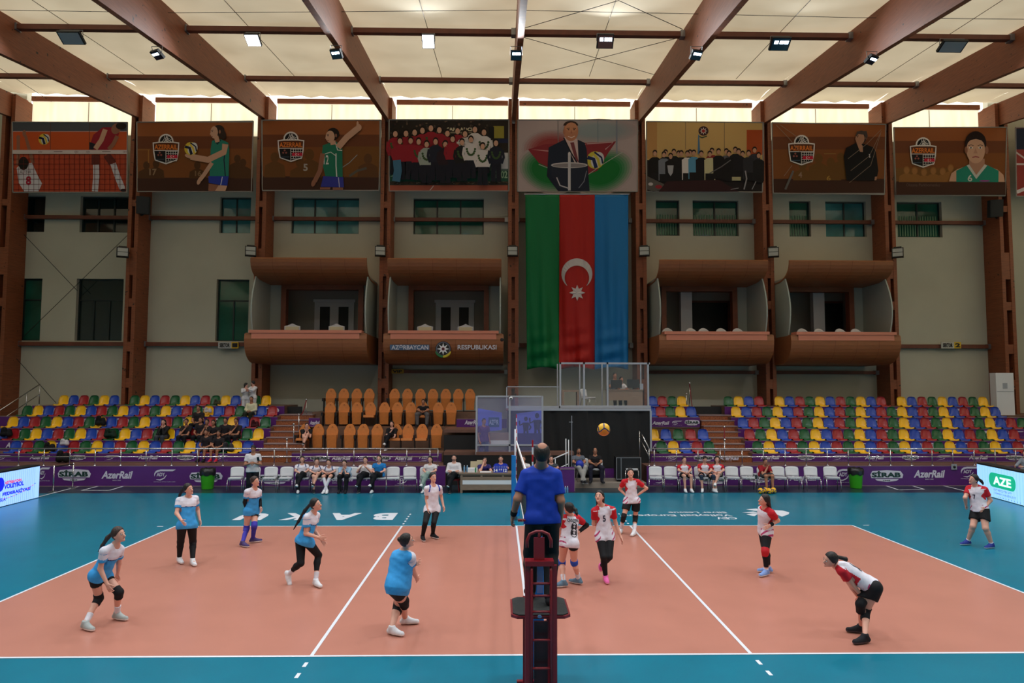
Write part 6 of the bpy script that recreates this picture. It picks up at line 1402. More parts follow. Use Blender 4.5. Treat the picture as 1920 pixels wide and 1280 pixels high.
        SG.cone(heel+upf*.012, heel+fdh*.10*S_+upf*.010, .041*S_, .040*S_, .02); SG.cone(heel+fdh*.10*S_, toe-upf*.002, .045*S_, .040*S_, .03); SG.cone(heel+fdh*.02+upf*.02, an+upf*.02, .041*S_, .044*S_, .02); SG.cone(an, heel+fdh*.15*S_+upf*.012, .046*S_, .036*S_, .03)
        SG.cut(heel-upf*.026*S_, -upf); SG.cut(an+upf*.038, upf)
        VF = SG.mesh(); sm = o.get('shoe', (M_white, M_white))
        if VF is not None:
            C_ = VF[0][VF[1]].mean(1); hh_ = (C_-(heel-upf*.026*S_))@upf; fm = (hh_ < .022).astype(np.int32); so_ = obj_from('shoe', VF, sm[0], t, fm, list(sm))
            if fine and so_ is not None:
                b = MB()
                for q_ in range(3):
                    c_ = heel+fdh*(.085+.028*q_)*S_+upf*(.062-.011*q_)*S_; b.tube([c_-side*.022*S_, c_+upf*.006, c_+side*.022*S_], .0045*S_, 5, MATS.get('lace_pale') or mat('lace_pale', (190, 190, 200), .7))
                b.build('laces', None, so_)
    for s_, key in (('R', 'armR'), ('L', 'armL')):
        if key in o:
            u0, u1, m_ = o[key]; el, wr, sh = Q['el'+s_], Q['wr'+s_], Q['sh'+s_]
            G = Grid(np.minimum(np.minimum(el, wr), sh)-.1, np.maximum(np.maximum(el, wr), sh)+.1, h*.8)
            a = sh+(el-sh)*u0 if u0 < 1 else el+(wr-el)*(u0-1); e = el+(wr-el)*(u1-1)
            if u0 < 1: G.cone(a, el, ra['ua1']+.008, ra['ua1']+.006, .01)
            ss = el if u0 < 1 else a; G.cone(ss, e, (ra['fa0'] if u0 < 1 else ra['fa0']+(ra['fa1']-ra['fa0'])*(u0-1))+.007, ra['fa1']+.007, .01); G.cut(e, nrm(wr-el)); obj_from('arm_sleeve' if u1-u0 > .4 else 'wristband', G.mesh(), m_, t)
    return t
# ================================================================ PLAYERS
def crop(x0, y0, k, d): return {n: (x0+u/k, y0+v/k) for n, (u, v) in d.items()}
C_blue = cl('jersey_blue', (62, 158, 226)); C_white = cl('jersey_white', (224, 220, 232)); C_red = cl('jersey_red', (196, 34, 48)); C_dk = cl('jersey_navy', (40, 60, 120)); C_mag = cl('jersey_magenta', (180, 60, 110))
K_black = cl('black_knit', (24, 24, 28)); K_blue = cl('pad_blue', (44, 84, 190)); K_viol = cl('sock_violet', (66, 62, 176)); K_red = cl('pad_red', (190, 36, 46)); K_white = cl('sock_white', (222, 220, 230)); M_ink = mat('number_ink', (30, 30, 60), .6); M_inkb = mat('number_black', (24, 22, 34), .6)
SH_w = (cl('shoe_white', (222, 222, 228)), mat('sole_white', (236, 236, 236), .5)); SH_g = (cl('shoe_grey', (168, 176, 176)), mat('sole_white', (236, 236, 236))); SH_k = (cl('shoe_black', (30, 30, 36)), mat('sole_dark', (60, 56, 66), .5)); SH_kw = (cl('shoe_black', (30, 30, 36)), mat('sole_white', (236, 236, 236)))
SH_v = (cl('shoe_violet', (74, 62, 110)), mat('sole_white', (236, 236, 236))); SH_b = (cl('shoe_slate', (96, 124, 146)), mat('sole_white', (236, 236, 236))); SH_p = (cl('shoe_pink', (240, 110, 180)), mat('sole_pink', (250, 170, 210), .5)); SH_lb = (cl('shoe_lightblue', (130, 160, 220)), mat('sole_white', (236, 236, 236))); SH_db = (cl('shoe_blue', (50, 64, 150)), mat('sole_white', (236, 236, 236)))
def f_blue(tt, xx, yy, arm):   # white yoke with a dark line, white upper sleeve
    yoke = (tt > .66) & (yy > -.03) & (arm < .1); line = (tt > .635) & (tt <= .665) & (yy > -.03) & (arm < .1)
    slv = (arm > .12) & (arm < .42); r = np.zeros(len(tt), int); r[yoke] = 1; r[slv] = 1; r[line] = 2; return r
def f_red(tt, xx, yy, arm):    # white body, red sleeves and shoulders, red side panels
    r = np.zeros(len(tt), int); r[(arm > -.1)] = 1; r[(np.abs(xx) > .10) & (tt > .88)] = 1; side = (np.abs(xx) > .10+.35*np.abs(tt-.60)) & (tt > .44) & (tt < .76); r[side] = 1
    r[(np.abs(xx) > .11) & (tt < .25) & (np.sin(tt*34+xx*60) > .55)] = 2; r[(tt > .97)] = 1; return r
def f_wb(tt, xx, yy, arm):     # white with blue raglan stripes
    r = np.zeros(len(tt), int); r[(np.abs(np.abs(xx)-.115-.12*(.95-tt)) < .017) & (tt > .76) & (yy > -.04)] = 1; r[(arm > .62)] = 0; return r
BLUE = {'m': [C_blue, C_white, C_dk], 'fn': f_blue}; REDW = {'m': [C_white, C_red, C_mag], 'fn': f_red}
def deg(a): return math.radians(a)
def fdir(a): return np.array([math.cos(deg(a)), math.sin(deg(a)), 0])
D3 = np.array([0, 0, 1.0])
J = crop(120, 880, 4, dict(head=(412, 487), neck=(385, 563), shR=(300, 612), shL=(418, 598), elR=(272, 745), wrR=(322, 855), elL=(412, 700), wrL=(403, 778), hipR=(232, 800), hipL=(300, 790), knR=(262, 965), knL=(413, 920), anR=(160, 1150), anL=(398, 1078), toR=(232, 1203), toL=(487, 1122)))
person('player crouching at the far left in blue jersey with black knee pads', lift(J, deg(-12), 1.0), deg(-12), dict(shirt=BLUE, hem=-.06, bottom=('tight', .40, K_black), pad=K_black, sock=K_white, sockr=.62, shoe=SH_g, hair='pony', hairm=M_hairb, pd=(-.5, -.1, -.85), pl=.30, fine=True, g=.97), h=.0105, look=fdir(-14)+.12*D3)
J = crop(120, 880, 4, dict(head=(935, 147), neck=(930, 205), shR=(862, 232), shL=(985, 218), elR=(845, 328), wrR=(883, 382), elL=(1002, 300), wrL=(1018, 378), hipR=(885, 425), hipL=(958, 420), knR=(875, 540), knL=(967, 540), anR=(865, 662), anL=(965, 678), toR=(903, 708), toL=(1003, 730)))
person('standing player in blue jersey and long black leggings at the far left corner', lift(J, deg(-60), 1.0, hints={'wrR': -.22, 'elR': -.05}), deg(-60), dict(shirt=BLUE, bottom=('tight', 1.95, K_black), pad=K_black, shoe=SH_w, hair='pony', pd=(-.5, .2, -.9), pl=.24, fine=True, g=1.04), h=.0105, look=fdir(-25)+.1*D3)
J = crop(420, 880, 5.333, dict(head=(312, 118), neck=(303, 190), shR=(232, 222), shL=(348, 222), elR=(207, 325), wrR=(225, 402), elL=(357, 310), wrL=(368, 385), hipR=(240, 420), hipL=(308, 418), knR=(225, 590), knL=(303, 560), anR=(185, 728), anL=(288, 690), toR=(232, 765), toL=(362, 710)))
person('player in blue jersey with long blue socks and black arm sleeves', lift(J, deg(-50), .98), deg(-50), dict(shirt=BLUE, bottom=('tight', .42, K_black), pad=K_viol, sock=K_viol, sockr=.1, shoe=SH_v, hair='bun', hairm=M_hairb, armR=(.62, 1.9, K_black), armL=(.62, 1.9, K_black), fine=True), h=.0115, look=fdir(-22)+.05*D3)
J = crop(420, 880, 5.333, dict(head=(920, 350), neck=(888, 432), shR=(825, 478), shL=(925, 458), elR=(818, 640), wrR=(942, 678), elL=(900, 602), wrL=(975, 700), hipR=(835, 722), hipL=(765, 715), knR=(945, 855), knL=(768, 935), anR=(918, 1110), anL=(648, 1040), toR=(988, 1178), toL=(676, 1122)))
Q = lift(J, deg(-15), 1.02, az_={'anR': .1, 'anL': .19}); 
person('ponytailed player in blue jersey and black leggings leaning forward, mid left', Q, deg(-15), dict(shirt=BLUE, bottom=('tight', 1.62, K_black), sock=K_white, sockr=.66, shoe=SH_w, hair='pony', pd=(-.5, .0, -.85), pl=.50, fine=True), h=.0105, look=fdir(-18)+.25*D3)
J = crop(690, 870, 3.765, dict(head=(276, 540), neck=(256, 604), shR=(302, 655), shL=(202, 640), elR=(312, 740), wrR=(340, 795), elL=(300, 715), wrL=(336, 702), hipR=(238, 868), hipL=(180, 868), knR=(215, 1000), knL=(252, 965), anR=(168, 1155), anL=(262, 1085), toR=(240, 1200), toL=(345, 1112)))
person('heavy-set player in blue jersey seen from behind, nearest to the left attack line', lift(J, deg(32), 1.0), deg(32), dict(shirt=BLUE, hem=-.20, bottom=('tight', .62, K_black), pad=K_black, padr=(.80, .32), shoe=SH_w, hair='bun', fine=True, g=1.26), h=.0105, look=fdir(10)+.2*D3)
J = crop(690, 870, 3.765, dict(head=(460, 92), neck=(458, 150), shR=(415, 172), shL=(505, 168), elR=(412, 245), wrR=(420, 312), elL=(517, 228), wrL=(532, 295), hipR=(425, 318), hipL=(483, 316), knR=(405, 412), knL=(465, 412), anR=(386, 508), anL=(458, 492), toR=(402, 545), toL=(500, 522)))
person('player in white jersey with blue shoulder stripes and black leggings', lift(J, deg(-65), 1.0), deg(-65), dict(shirt={'m': [C_white, cl('stripe_blue', (40, 70, 180))], 'fn': f_wb}, hem=-.12, bottom=('tight', 1.95, K_black), shoe=SH_kw, hair='bun', fine=True, g=.98), h=.0115, look=fdir(-55))
J = crop(1040, 860, 4.925, dict(head=(128, 458), neck=(145, 520), shR=(213, 550), shL=(80, 550), elR=(296, 612), wrR=(218, 678), elL=(45, 640), wrL=(60, 715), hipR=(172, 790), hipL=(88, 790), knR=(180, 955), knL=(66, 960), anR=(222, 1110), anL=(82, 1135), toR=(180, 1128), toL=(22, 1172)))
Q = lift(J, deg(92), 1.0); Q['toR'] = Q['anR']+np.array([-.12, .1, -.06]); Q['pnR'] = np.array([-.5, .5, 0])
person('player number 8 seen from behind in white and red jersey with blue knee pads', Q, deg(92), dict(shirt={'m': [C_white, C_red, C_mag], 'fn': f_red, 'txt': [('8', .52, .13, .27, True, M_inkb), ('QULIYEVA', .82, .26, .07, True, M_inkb)]}, bottom=('tight', .20, K_black), pad=K_blue, padr=(.86, .14), sock=K_white, sockr=.62, shoe=SH_b, hair='pony', pd=(.2, -.5, -.8), pl=.14, armR=(.7, 1.9, K_black), fine=True), h=.0105, look=fdir(150))
J = crop(1040, 860, 4.925, dict(head=(412, 350), neck=(430, 428), shR=(368, 482), shL=(535, 472), elR=(360, 600), wrR=(470, 600), elL=(562, 592), wrL=(608, 715), hipR=(420, 715), hipL=(508, 712), knR=(452, 905), knL=(505, 905), anR=(470, 1085), anL=(432, 990), toR=(493, 1150), toL=(405, 1075)))
Q = lift(J, deg(-85), 1.02, az_={'anR': .1, 'anL': .24}); Q['toL'] = Q['anL']+np.array([-.05, .08, -.17])
person('player number 5 looking up with pink shoes, white and red jersey', Q, deg(-85), dict(shirt={'m': [C_white, C_red, C_mag], 'fn': f_red, 'txt': [('5', .60, .06, .12, False, M_ink)]}, hem=-.14, bottom=('tight', 1.95, K_black), shoe=SH_p, hair='long', fine=True, g=.96, curlR=.9), h=.0105, look=fdir(-115)+.45*D3)
J = crop(1040, 860, 4.925, dict(head=(700, 132), neck=(700, 190), shR=(640, 212), shL=(768, 212), elR=(600, 278), wrR=(662, 342), elL=(850, 272), wrL=(760, 338), hipR=(675, 392), hipL=(752, 392), knR=(638, 532), knL=(745, 540), anR=(612, 648), anL=(735, 668), toR=(602, 682), toL=(712, 705)))
Q = lift(J, deg(-90), 1.0); Q['pnR'] = np.array([1, 0, 0]); Q['pnL'] = np.array([-1, 0, 0])
person('player in white and red jersey with hands on hips at the far right attack line', Q, deg(-90), dict(shirt=REDW, hem=-.08, bottom=('loose', .55, K_black), pad=K_black, padr=(.82, .38), sock=K_white, sockr=.5, shoe=SH_w, hair='bun', fine=True, g=.94), h=.0115, look=fdir(-92)+.15*D3)
J = crop(1380, 900, 6.4, dict(head=(335, 238), neck=(352, 322), shR=(318, 380), shL=(425, 392), elR=(290, 470), wrR=(325, 535), elL=(500, 482), wrL=(400, 545), hipR=(330, 610), hipL=(375, 612), knR=(352, 835), knL=(350, 850), anR=(390, 1050), anL=(362, 1085), toR=(300, 1085), toL=(275, 1148)))
def f_red3(tt, xx, yy, arm):
    r = np.zeros(len(tt), int); r[arm > -.1] = 1; r[(tt > .93)] = 1; r[(np.abs(xx) > .09) & (tt > .40) & (tt < .72) & (yy < .05-.25*(tt-.5))] = 1; r[(np.abs(xx) > .09) & (tt < .25) & (np.sin(tt*34+xx*60) > .4)] = 2; return r
person('long-haired player with red knee pads and hands on hips, facing left', lift(J, deg(190), .98), deg(190), dict(shirt={'m': [C_white, C_red, C_mag], 'fn': f_red3}, hem=-.10, bottom=('tight', 1.75, K_black), pad=K_red, padr=(.86, .24), sock=K_white, sockr=.86, shoe=SH_lb, hair='long', fine=True, g=1.1, armL=(1.68, 1.92, K_black)), h=.0105, look=fdir(186)+.1*D3)
J = crop(1520, 1010, 6.095, dict(head=(222, 238), neck=(296, 296), shR=(330, 335), shL=(352, 368), elR=(480, 560), wrR=(548, 668), elL=(468, 510), wrL=(582, 648), hipR=(705, 545), hipL=(735, 560), knR=(568, 745), knL=(622, 830), anR=(578, 1000), anL=(622, 1112), toR=(452, 1042), toL=(498, 1182)))
Q = lift(J, deg(186), 1.04); Q['pnL'] = np.array([.3, .3, -.9]); Q['pnR'] = np.array([.3, .3, -.9])
def f_red2(tt, xx, yy, arm):
    r = f_red(tt, xx, yy, arm); r[(yy < -.02) & (arm < 0)] = 0; return r
person('player bent forward with hands on knees in white and red jersey, number on back', Q, deg(186), dict(shirt={'m': [C_white, C_red, C_mag], 'fn': f_red2, 'txt': [('11', .62, .12, .2, True, M_inkb)]}, hem=.03, hemz=1, bottom=('loose', .66, K_black), pad=K_black, padr=(.80, .34), shoe=SH_k, hair='pony', pd=(.9, .0, -.35), pl=.42, fine=True), h=.0105, look=fdir(185)-.1*D3)
J = crop(1740, 850, 6.4, dict(head=(545, 310), neck=(570, 385), shR=(492, 418), shL=(680, 432), elR=(445, 530), wrR=(455, 608), elL=(748, 560), wrL=(685, 648), hipR=(580, 685), hipL=(668, 685), knR=(540, 870), knL=(690, 895), anR=(478, 1045), anL=(762, 1085), toR=(388, 1085), toL=(668, 1130)))
person('player with blue shoes walking at the far right, white and red jersey, black shorts', lift(J, deg(208), .98), deg(208), dict(shirt={'m': [C_white, C_red, C_mag], 'fn': f_red, 'txt': [('7', .58, .06, .11, False, M_ink)]}, hem=-.02, bottom=('loose', .60, K_black), sock=K_white, sockr=.88, shoe=SH_db, hair='pony', pd=(.6, .1, -.7), pl=.3, fine=True, g=1.18), h=.0105, look=fdir(190)+.1*D3)
# referee on the stand
J = crop(930, 820, 2.782, dict(head=(240, 84), neck=(236, 150), shR=(312, 196), shL=(158, 196), elR=(338, 330), wrR=(338, 412), elL=(112, 320), wrL=(90, 405), hipR=(282, 432), hipL=(202, 432), knR=(288, 600), knL=(182, 600), anR=(280, 775), anL=(180, 775)))
Yr0 = -1.27; Q = lift(J, deg(90), 1.09, Y0=Yr0); Q['toR'] = Q['anR']+np.array([.03, .17, -.06]); Q['toL'] = Q['anL']+np.array([-.03, .17, -.06])
ZPL = 1.115
for k in ('anR', 'anL'): Q[k][2] = ZPL+.09
Q['toR'][2] = Q['toL'][2] = ZPL+.035
REF = person('referee seen from behind in royal blue polo and black trousers, standing on the red stand', Q, deg(90), dict(male=True, s=1.07, g=1.02, skin=M_skin3, shirt={'m': [cl('polo_royal', (18, 56, 166))]}, sleeve=.75, hem=-.06, loose=.02, bottom=('loose', 1.98, K_black), shoe=SH_k, hair='bald', fine=True, hs=1.1, armL=(1.8, 1.98, K_black), base=(float(Q['pel'][0]), Yr0, ZPL), curlL=.9), h=.010, look=fdir(82))
# ================================================================ NET, STAND, TABLE AND SMALL THINGS
t = thing('volleyball_net', 'volleyball net stretched across the court, seen almost edge-on', 'net', (0, -.6, 0))
ZN = 2.24; YN0, YN1 = -.35, 9.35
b = MB(); 
for k in range(98): y = YN0+(YN1-YN0)*k/97; b.box(-.0015, .0015, y-.0015, y+.0015, ZN-1, ZN-.07)
for k in range(10): z = ZN-1+.05+k*.095; b.box(-.0015, .0015, YN0, YN1, z-.0015, z+.0015)
b.build('net_mesh', M_black, t)
b = MB(); b.box(-.012, .012, YN0, YN1, ZN-.07, ZN, M_white); b.build('top_band', None, t); b = MB(); b.box(-.008, .008, YN0, YN1, ZN-1.05, ZN-1, M_white); b.build('bottom_band', None, t)
M_redp = mat('antenna_red', (190, 24, 34), .4)
for Ya, nm in ((9.03, 'far antenna'), (-.03, 'near antenna')):
    b = MB(); n = 0; z = ZN-1
    while z < 2.92: b.tube([(0, Ya, z), (0, Ya, z+.1)], .011, 6, (M_redp, M_white)[n % 2]); z += .1; n += 1
    o = b.build('antenna', None, t); o['label'] = 'red and white striped antenna'
def post(Y, label, pad):
    t = thing('net_post', label, 'post', (0, Y, 0)); b = MB(); b.tube([(0, Y, 0), (0, Y, 2.5)], .045, 12, M_lgrey); b.build('pole', None, t, True)
    if pad:
        b = MB(); b.prism([(-.10, Y-.12, .12), (.10, Y-.12, .12), (.12, Y+.1, .12), (-.12, Y+.1, .12)], (0, 0, 1.65), cl('pad_skyblue', (20, 120, 200))); b.build('padding', None, t)
    b = MB(); s_ = -1 if Y > 4 else 1; b.tube([(0, Y, ZN-.03), (0, Y+s_*-.0+s_*.35, ZN-.03)], .008, 6, M_black); b.build('winch_rope', None, t)
def cl(name, rgb, rough=.75): return mat(name, rgb, rough, noise=.07, nscale=25, spec=.25)
post(9.8, 'far net post wrapped in sky blue padding', True); post(-.7, 'near net post hidden behind the red stand', True)
# referee stand
M_rr = mat('stand_red', (128, 16, 30), .35, spec=.6); M_rub = mat('rubber_black', (34, 36, 36), .8, noise=.3, nscale=40)
t = thing('referee_stand', 'dark red steel referee stand with ladder and black foot boards', 'referee stand', (ax(1014, -1.9, 1100), -1.6, 0))
YL = -1.86; xl, xr_ = ax(990, YL, 1100), ax(1038.5, YL, 1100); ZP = 1.115
for x in (xl, xr_): b = MB(); b.box(x-.034, x+.034, YL-.03, YL+.03, 0, az(1059, YL), M_rr); b.build('upright', None, t)
for x in (xl, xr_): b = MB(); b.box(x-.03, x+.03, -1.12, -1.06, 0, ZP-.0, M_rr); b.build('rear_upright', None, t)
x0i, x1i = ax(997, YL-.05, 1100), ax(1033, YL-.05, 1100)
for x in (x0i, x1i): b = MB(); b.tube([(x, YL-.05, 0), (x, YL-.05, az(1070, YL-.05)), (x, YL-.02, az(1062, YL)), (x, YL+.05, az(1060, YL))], .016, 8, M_rr); b.build('ladder_rail', None, t, True)
for py in (1094, 1117, 1147, 1200, 1253): b = MB(); z = az(py, YL-.05); b.tube([(x0i, YL-.05, z), (x1i, YL-.05, z)], .015, 8, M_rr); b.build('rung', None, t, True)
b = MB(); z = .28; b.tube([(x0i, YL-.05, z), (x1i, YL-.05, z)], .015, 8, M_rr); b.build('rung', None, t, True)
b = MB(); b.box(ax(984, YL, 1055), ax(1038, YL, 1055), YL-.06, YL+.1, az(1059, YL), az(1050, YL), M_rr); b.build('cross_plate', None, t)
b = MB(); b.prism([(ax(1001, YL, 1050), YL, az(1055, YL)), (ax(1021, YL, 1050), YL, az(1055, YL)), (ax(1021, YL, 1010), YL, az(1008, YL)), (ax(1001, YL, 1010), YL, az(1008, YL))], (0, .03, 0), M_rr); b.build('back_plate', None, t)
a_ = ax(988.5, YL, 1010); c_ = ax(1033.5, YL, 1010); zt3, zb3 = az(997, YL), az(1027, YL)
b = MB(); b.tube([(a_, YL+.02, zb3), (a_, YL+.02, zt3-.10), (a_+.03, YL+.02, zt3-.03), (a_+.10, YL+.02, zt3), (c_-.10, YL+.02, zt3), (c_-.03, YL+.02, zt3-.03), (c_, YL+.02, zt3-.10), (c_, YL+.02, zb3)], .018, 8, M_rr); b.build('hoop_handle', None, t, True)
xm0 = (a_+c_)/2; b = MB(); b.tube([(xm0, YL+.02, zt3), (xm0, YL+.02, az(1010, YL))], .014, 8, M_rr); b.build('hoop_brace', None, t, True)
b = MB(); b.tube([(a_-.02, YL+.3, az(975, YL+.3)), (a_-.02, -1.05, az(975, -1.05))], .014, 8, M_rr); b.tube([(ax(971, -1.0, 975), -1.0, az(975, -1.0)), (ax(1040, -1.0, 975), -1.0, az(975, -1.0))], .018, 8, M_rr); b.build('front_bar', None, t, True)
b = MB(); b.tube([(ax(1037, -1.0, 975), -1.0, az(975, -1.0)), (ax(1037, -1.0, 975), -1.0, ZP)], .018, 8, M_rr); b.build('bar_support', None, t, True)
def board_(px0, px1, nm):
    x0, x1 = ax(px0, -1.5, 1130), ax(px1, -1.5, 1130); b = MB(); r = .07; y0, y1 = -1.78, -1.08
    pts = [(x0+r, y0), (x1-r, y0), (x1, y0+r), (x1, y1-r), (x1-r, y1), (x0+r, y1), (x0, y1-r), (x0, y0+r)]
    b.prism([(x, y, ZP-.045) for x, y in pts], (0, 0, .03), M_rr); b.build('board_edge', None, t); b = MB(); cx_ = (x0+x1)/2; cy_ = (y0+y1)/2; b.prism([(cx_+(x-cx_)*.93, cy_+(y-cy_)*.96, ZP-.015) for x, y in pts], (0, 0, .013), M_rub); b.build(nm, None, t)
board_(957.5, 1066, 'foot_board')
b = MB(); b.box(x0i+.03, x1i-.03, -1.82, -1.79, 0, ZP-.06, mat('panel_dark_red', (58, 10, 20), .4)); b.build('inner_panel', None, t)
b = MB(); b.box(ax(1007, -1.84, 1080), ax(1018, -1.84, 1080), -1.84, -1.825, az(1112, -1.84), az(1062, -1.84), mat('sticker_pale', (120, 130, 190), .4)); b.build('pale_strip', None, t)
b = MB(); c0 = at(1012, 1156, -1.83); b.prism([(c0[0]+.025*math.cos(a), c0[1], c0[2]+.016*math.sin(a)) for a in [k*math.pi/8 for k in range(16)]], (0, .01, 0), mat('badge_blue', (110, 140, 190), .4)); b.build('round_badge', None, t)
b = MB(); b.box(xl-.1, xr_+.1, YL-.25, YL-.19, 0, .06, M_rr); b.box(xl-.1, xr_+.1, -.98, -.92, 0, .06, M_rr); b.box(xl-.03, xl+.03, YL-.2, -.95, .0, .05, M_rr); b.box(xr_-.03, xr_+.03, YL-.2, -.95, 0, .05, M_rr); b.build('base_frame', None, t)
# flying ball and other balls
M_by = mat('ball_yellow', (240, 180, 20), .45); M_bb = mat('ball_navy', (36, 40, 96), .45); M_bo = mat('ball_amber', (232, 130, 26), .45)
def ball(c, r, label, rot=0.0, group=None, amber=False):
    bm_ = MB(); n, m_ = (60, 96) if amber else (28, 40); V = []; F = []; fm = []
    for i in range(n+1):
        th = math.pi*i/n
        for k in range(m_): ph = 2*math.pi*k/m_; V.append((r*math.sin(th)*math.cos(ph), r*math.sin(th)*math.sin(ph), r*math.cos(th)))
    for i in range(n):
        for k in range(m_): F.append((i*m_+k, (i+1)*m_+k, (i+1)*m_+(k+1) % m_, i*m_+(k+1) % m_))
    V = np.array(V); Cn = V[np.array(F)].mean(1)/r
    mats_ = [M_by, M_bb, M_bo]; x, y, z = Cn.T; c_, s_ = math.cos(rot), math.sin(rot); x, y, z = x*c_-z*s_, y, x*s_+z*c_
    ang = np.arctan2(z, x); w = np.abs(((ang*3/(2*math.pi)+y*.35+.5*np.sin(np.pi*np.sqrt(x*x+z*z)))+10) % 1-.5)
    fm = np.where(w < .15, 1, 0); 
    if amber: X, Z = Cn[:, 0], Cn[:, 2]; arch = np.abs(Z-(-.08+.30*np.cos(X*3.2))) < .11; fm = np.where(arch | ((np.abs(X+.08*np.sin(Z*3)) < .10) & (Z > .15)) | ((np.abs(np.abs(X)-.86-.1*Z) < .06) & (Z > -.2)), 1, np.where(Z < -.08+.30*np.cos(X*3.2), 2, 0))
    me = mkmesh('volleyball', V, F, mats_, fm, True); o = link('volleyball', me, None, [float(q) for q in c]); tag(o, label, 'ball', group); return o
pb = at(1132, 805, 1.55); ball(pb, .104, 'yellow and navy volleyball flying above the court before the black curtain', .9, amber=True)
for k, (px, py, rr_) in enumerate(((1426.5, 914, 0), (1434.5, 914, .8), (1443, 913, 1.7), (1450, 914, 2.5))):
    p = at(px, py, 14.45+.12*(k % 2)); p[2] = .105; ball(p, .104, 'yellow and navy volleyball on the floor by the boy, %s from the left' % ORD[k], rr_, 'volleyballs on the floor')
# scorers table
YT = 14.75; x0, x1 = ax(863, YT, 900), ax(1040, YT, 900); ztb = az(886, YT)
t = thing('scorers_table', 'long grey oak scorers table with white stripe and dark slots', 'table', ((x0+x1)/2, YT, 0))
b = MB(); b.box(x0-.05, x1+.05, YT-.03, YT+.62, ztb-.05, ztb, M_oak); b.build('table_top', None, t)
for nm, za, zb2, m_, dy in (('upper_panel', .86, .95, M_oak, 0), ('middle_panel', .64, .80, M_oak, 0), ('white_stripe', .42, .63, M_white, -.004), ('lower_panel', .14, .42, M_oak, 0)):
    b = MB(); b.box(x0+.08, x1-.08, YT+dy, YT+.03, ztb*za, ztb*zb2 if zb2 < .94 else ztb-.05, m_); b.build(nm, None, t)
b = MB(); b.box(x0+.08, x1-.08, YT+.03, YT+.04, ztb*.78, ztb*.88, M_dark); b.build('slot', None, t)
k = x0+.7
while k < x1-.3: b = MB(); b.box(k, k+.07, YT+.002, YT+.03, ztb*.80, ztb*.86, M_oak); b.build('slot_divider', None, t); k += .75
for x in (x0, x1-.08): b = MB(); b.box(x, x+.08, YT, YT+.55, 0, ztb-.05, M_oak); b.build('side_panel', None, t)
M_bot = mat('bottle_blue', (120, 170, 210), .15, alpha=.75)
def bottle(px, Y, z, label, h=.24, grp=None):
    x = ax(px, Y, 880); t = thing('water_bottle', label, 'bottle', (x, Y, z), grp); b = MB(); b.lathe([(.030, 0), (.032, .02), (.030, h*.4), (.032, h*.6), (.028, h*.75), (.012, h*.9)], (x, Y, z), 10, M_bot); b.build('bottle_body', None, t, True); b = MB(); b.lathe([(.014, h*.9), (.014, h)], (x, Y, z), 8, M_white); b.build('cap', None, t)
bottle(870.6, YT+.15, ztb, 'small water bottle at the left end of the scorers table'); bottle(876, YT+.2, ztb, 'small water bottle, second from the left end of the scorers table')
A, B_ = at(877, 886, YT+.1), at(895, 879, YT+.1); b = MB(); b.box(A[0], B_[0], YT+.1, YT+.35, ztb, ztb+.14, M_white); b.box(A[0]+.25, A[0]+.3, YT+.095, YT+.355, ztb+.002, ztb+.142, mat('print_green2', (60, 140, 90), .5)); tag(b.build('paper_pack'), 'white pack with a green stripe lying on the scorers table', 'box')
A, B_ = at(900, 886, YT+.05), at(921, 884, YT+.05); b = MB(); b.box(A[0], B_[0], YT+.05, YT+.35, ztb, ztb+.01, M_white); tag(b.build('paper_sheet'), 'white paper sheet in front of the scorer with a hand on his head', 'paper')
A, B_ = at(925, 886, YT+.05), at(951.5, 874, YT+.05); t = thing('flip_scoreboard', 'blue flip scoreboard reading 14 and 12 on the scorers table', 'scoreboard', (float((A[0]+B_[0])/2), YT+.05, ztb)); M_sb = mat('scoreboard_blue', (24, 52, 170), .4)
b = MB(); b.prism([(A[0], YT+.05, ztb), (B_[0], YT+.05, ztb), (B_[0], YT+.10, B_[2]), (A[0], YT+.10, B_[2])], (0, .02, 0), M_sb); b.build('panel', None, t)
b = MB(); w_ = B_[0]-A[0]; hh = B_[2]-ztb
for st, u0, u1, v0, v1 in (('14', .05, .30, .12, .60), ('12', .70, .95, .12, .60), ('0', .40, .48, .35, .62), ('0', .53, .61, .35, .62)): text_on(b, st, (A[0]+w_*u0, YT+.045+.05*v0-.006, ztb+hh*v0), (w_*(u1-u0), 0, 0), (0, .05*(v1-v0), hh*(v1-v0)), M_white, .03)
b.build('score_digits', None, t)
b = MB()
for k in range(8): xx = A[0]+w_*(.08+.12*k); b.tube([(xx, YT+.09, ztb+hh*.72), (xx, YT+.06, ztb+hh*.98), (xx, YT+.12, ztb+hh*.98)], .006, 5, M_white)
b.build('flip_rings', None, t)
# chairs behind table (white high back)
for px, lb in ((889, 'cream chair with high back behind the scorers table, left one'), (901, 'cream chair with high back behind the scorers table, right one')):
    Y = YT+.75; x = ax(px, Y, 870); z1 = az(863 if px > 890 else 865, Y+.2); t = thing('office_chair', lb, 'chair', (x, Y+.1, 0)); b = MB(); b.prism([(x-.15, Y+.2, .5), (x+.15, Y+.2, .5), (x+.14, Y+.26, z1), (x-.14, Y+.26, z1)], (0, .06, 0), M_cream); b.build('backrest', None, t); b = MB(); b.box(x-.17, x+.17, Y-.1, Y+.25, .42, .5, M_cream); b.build('seat', None, t); b = MB(); b.tube([(x, Y+.08, .02), (x, Y+.08, .42)], .03, 8, M_chrome); b.lathe([(.2, 0), (.2, .03), (.04, .06)], (x, Y+.08, 0), 10, M_black); b.build('pedestal', None, t)
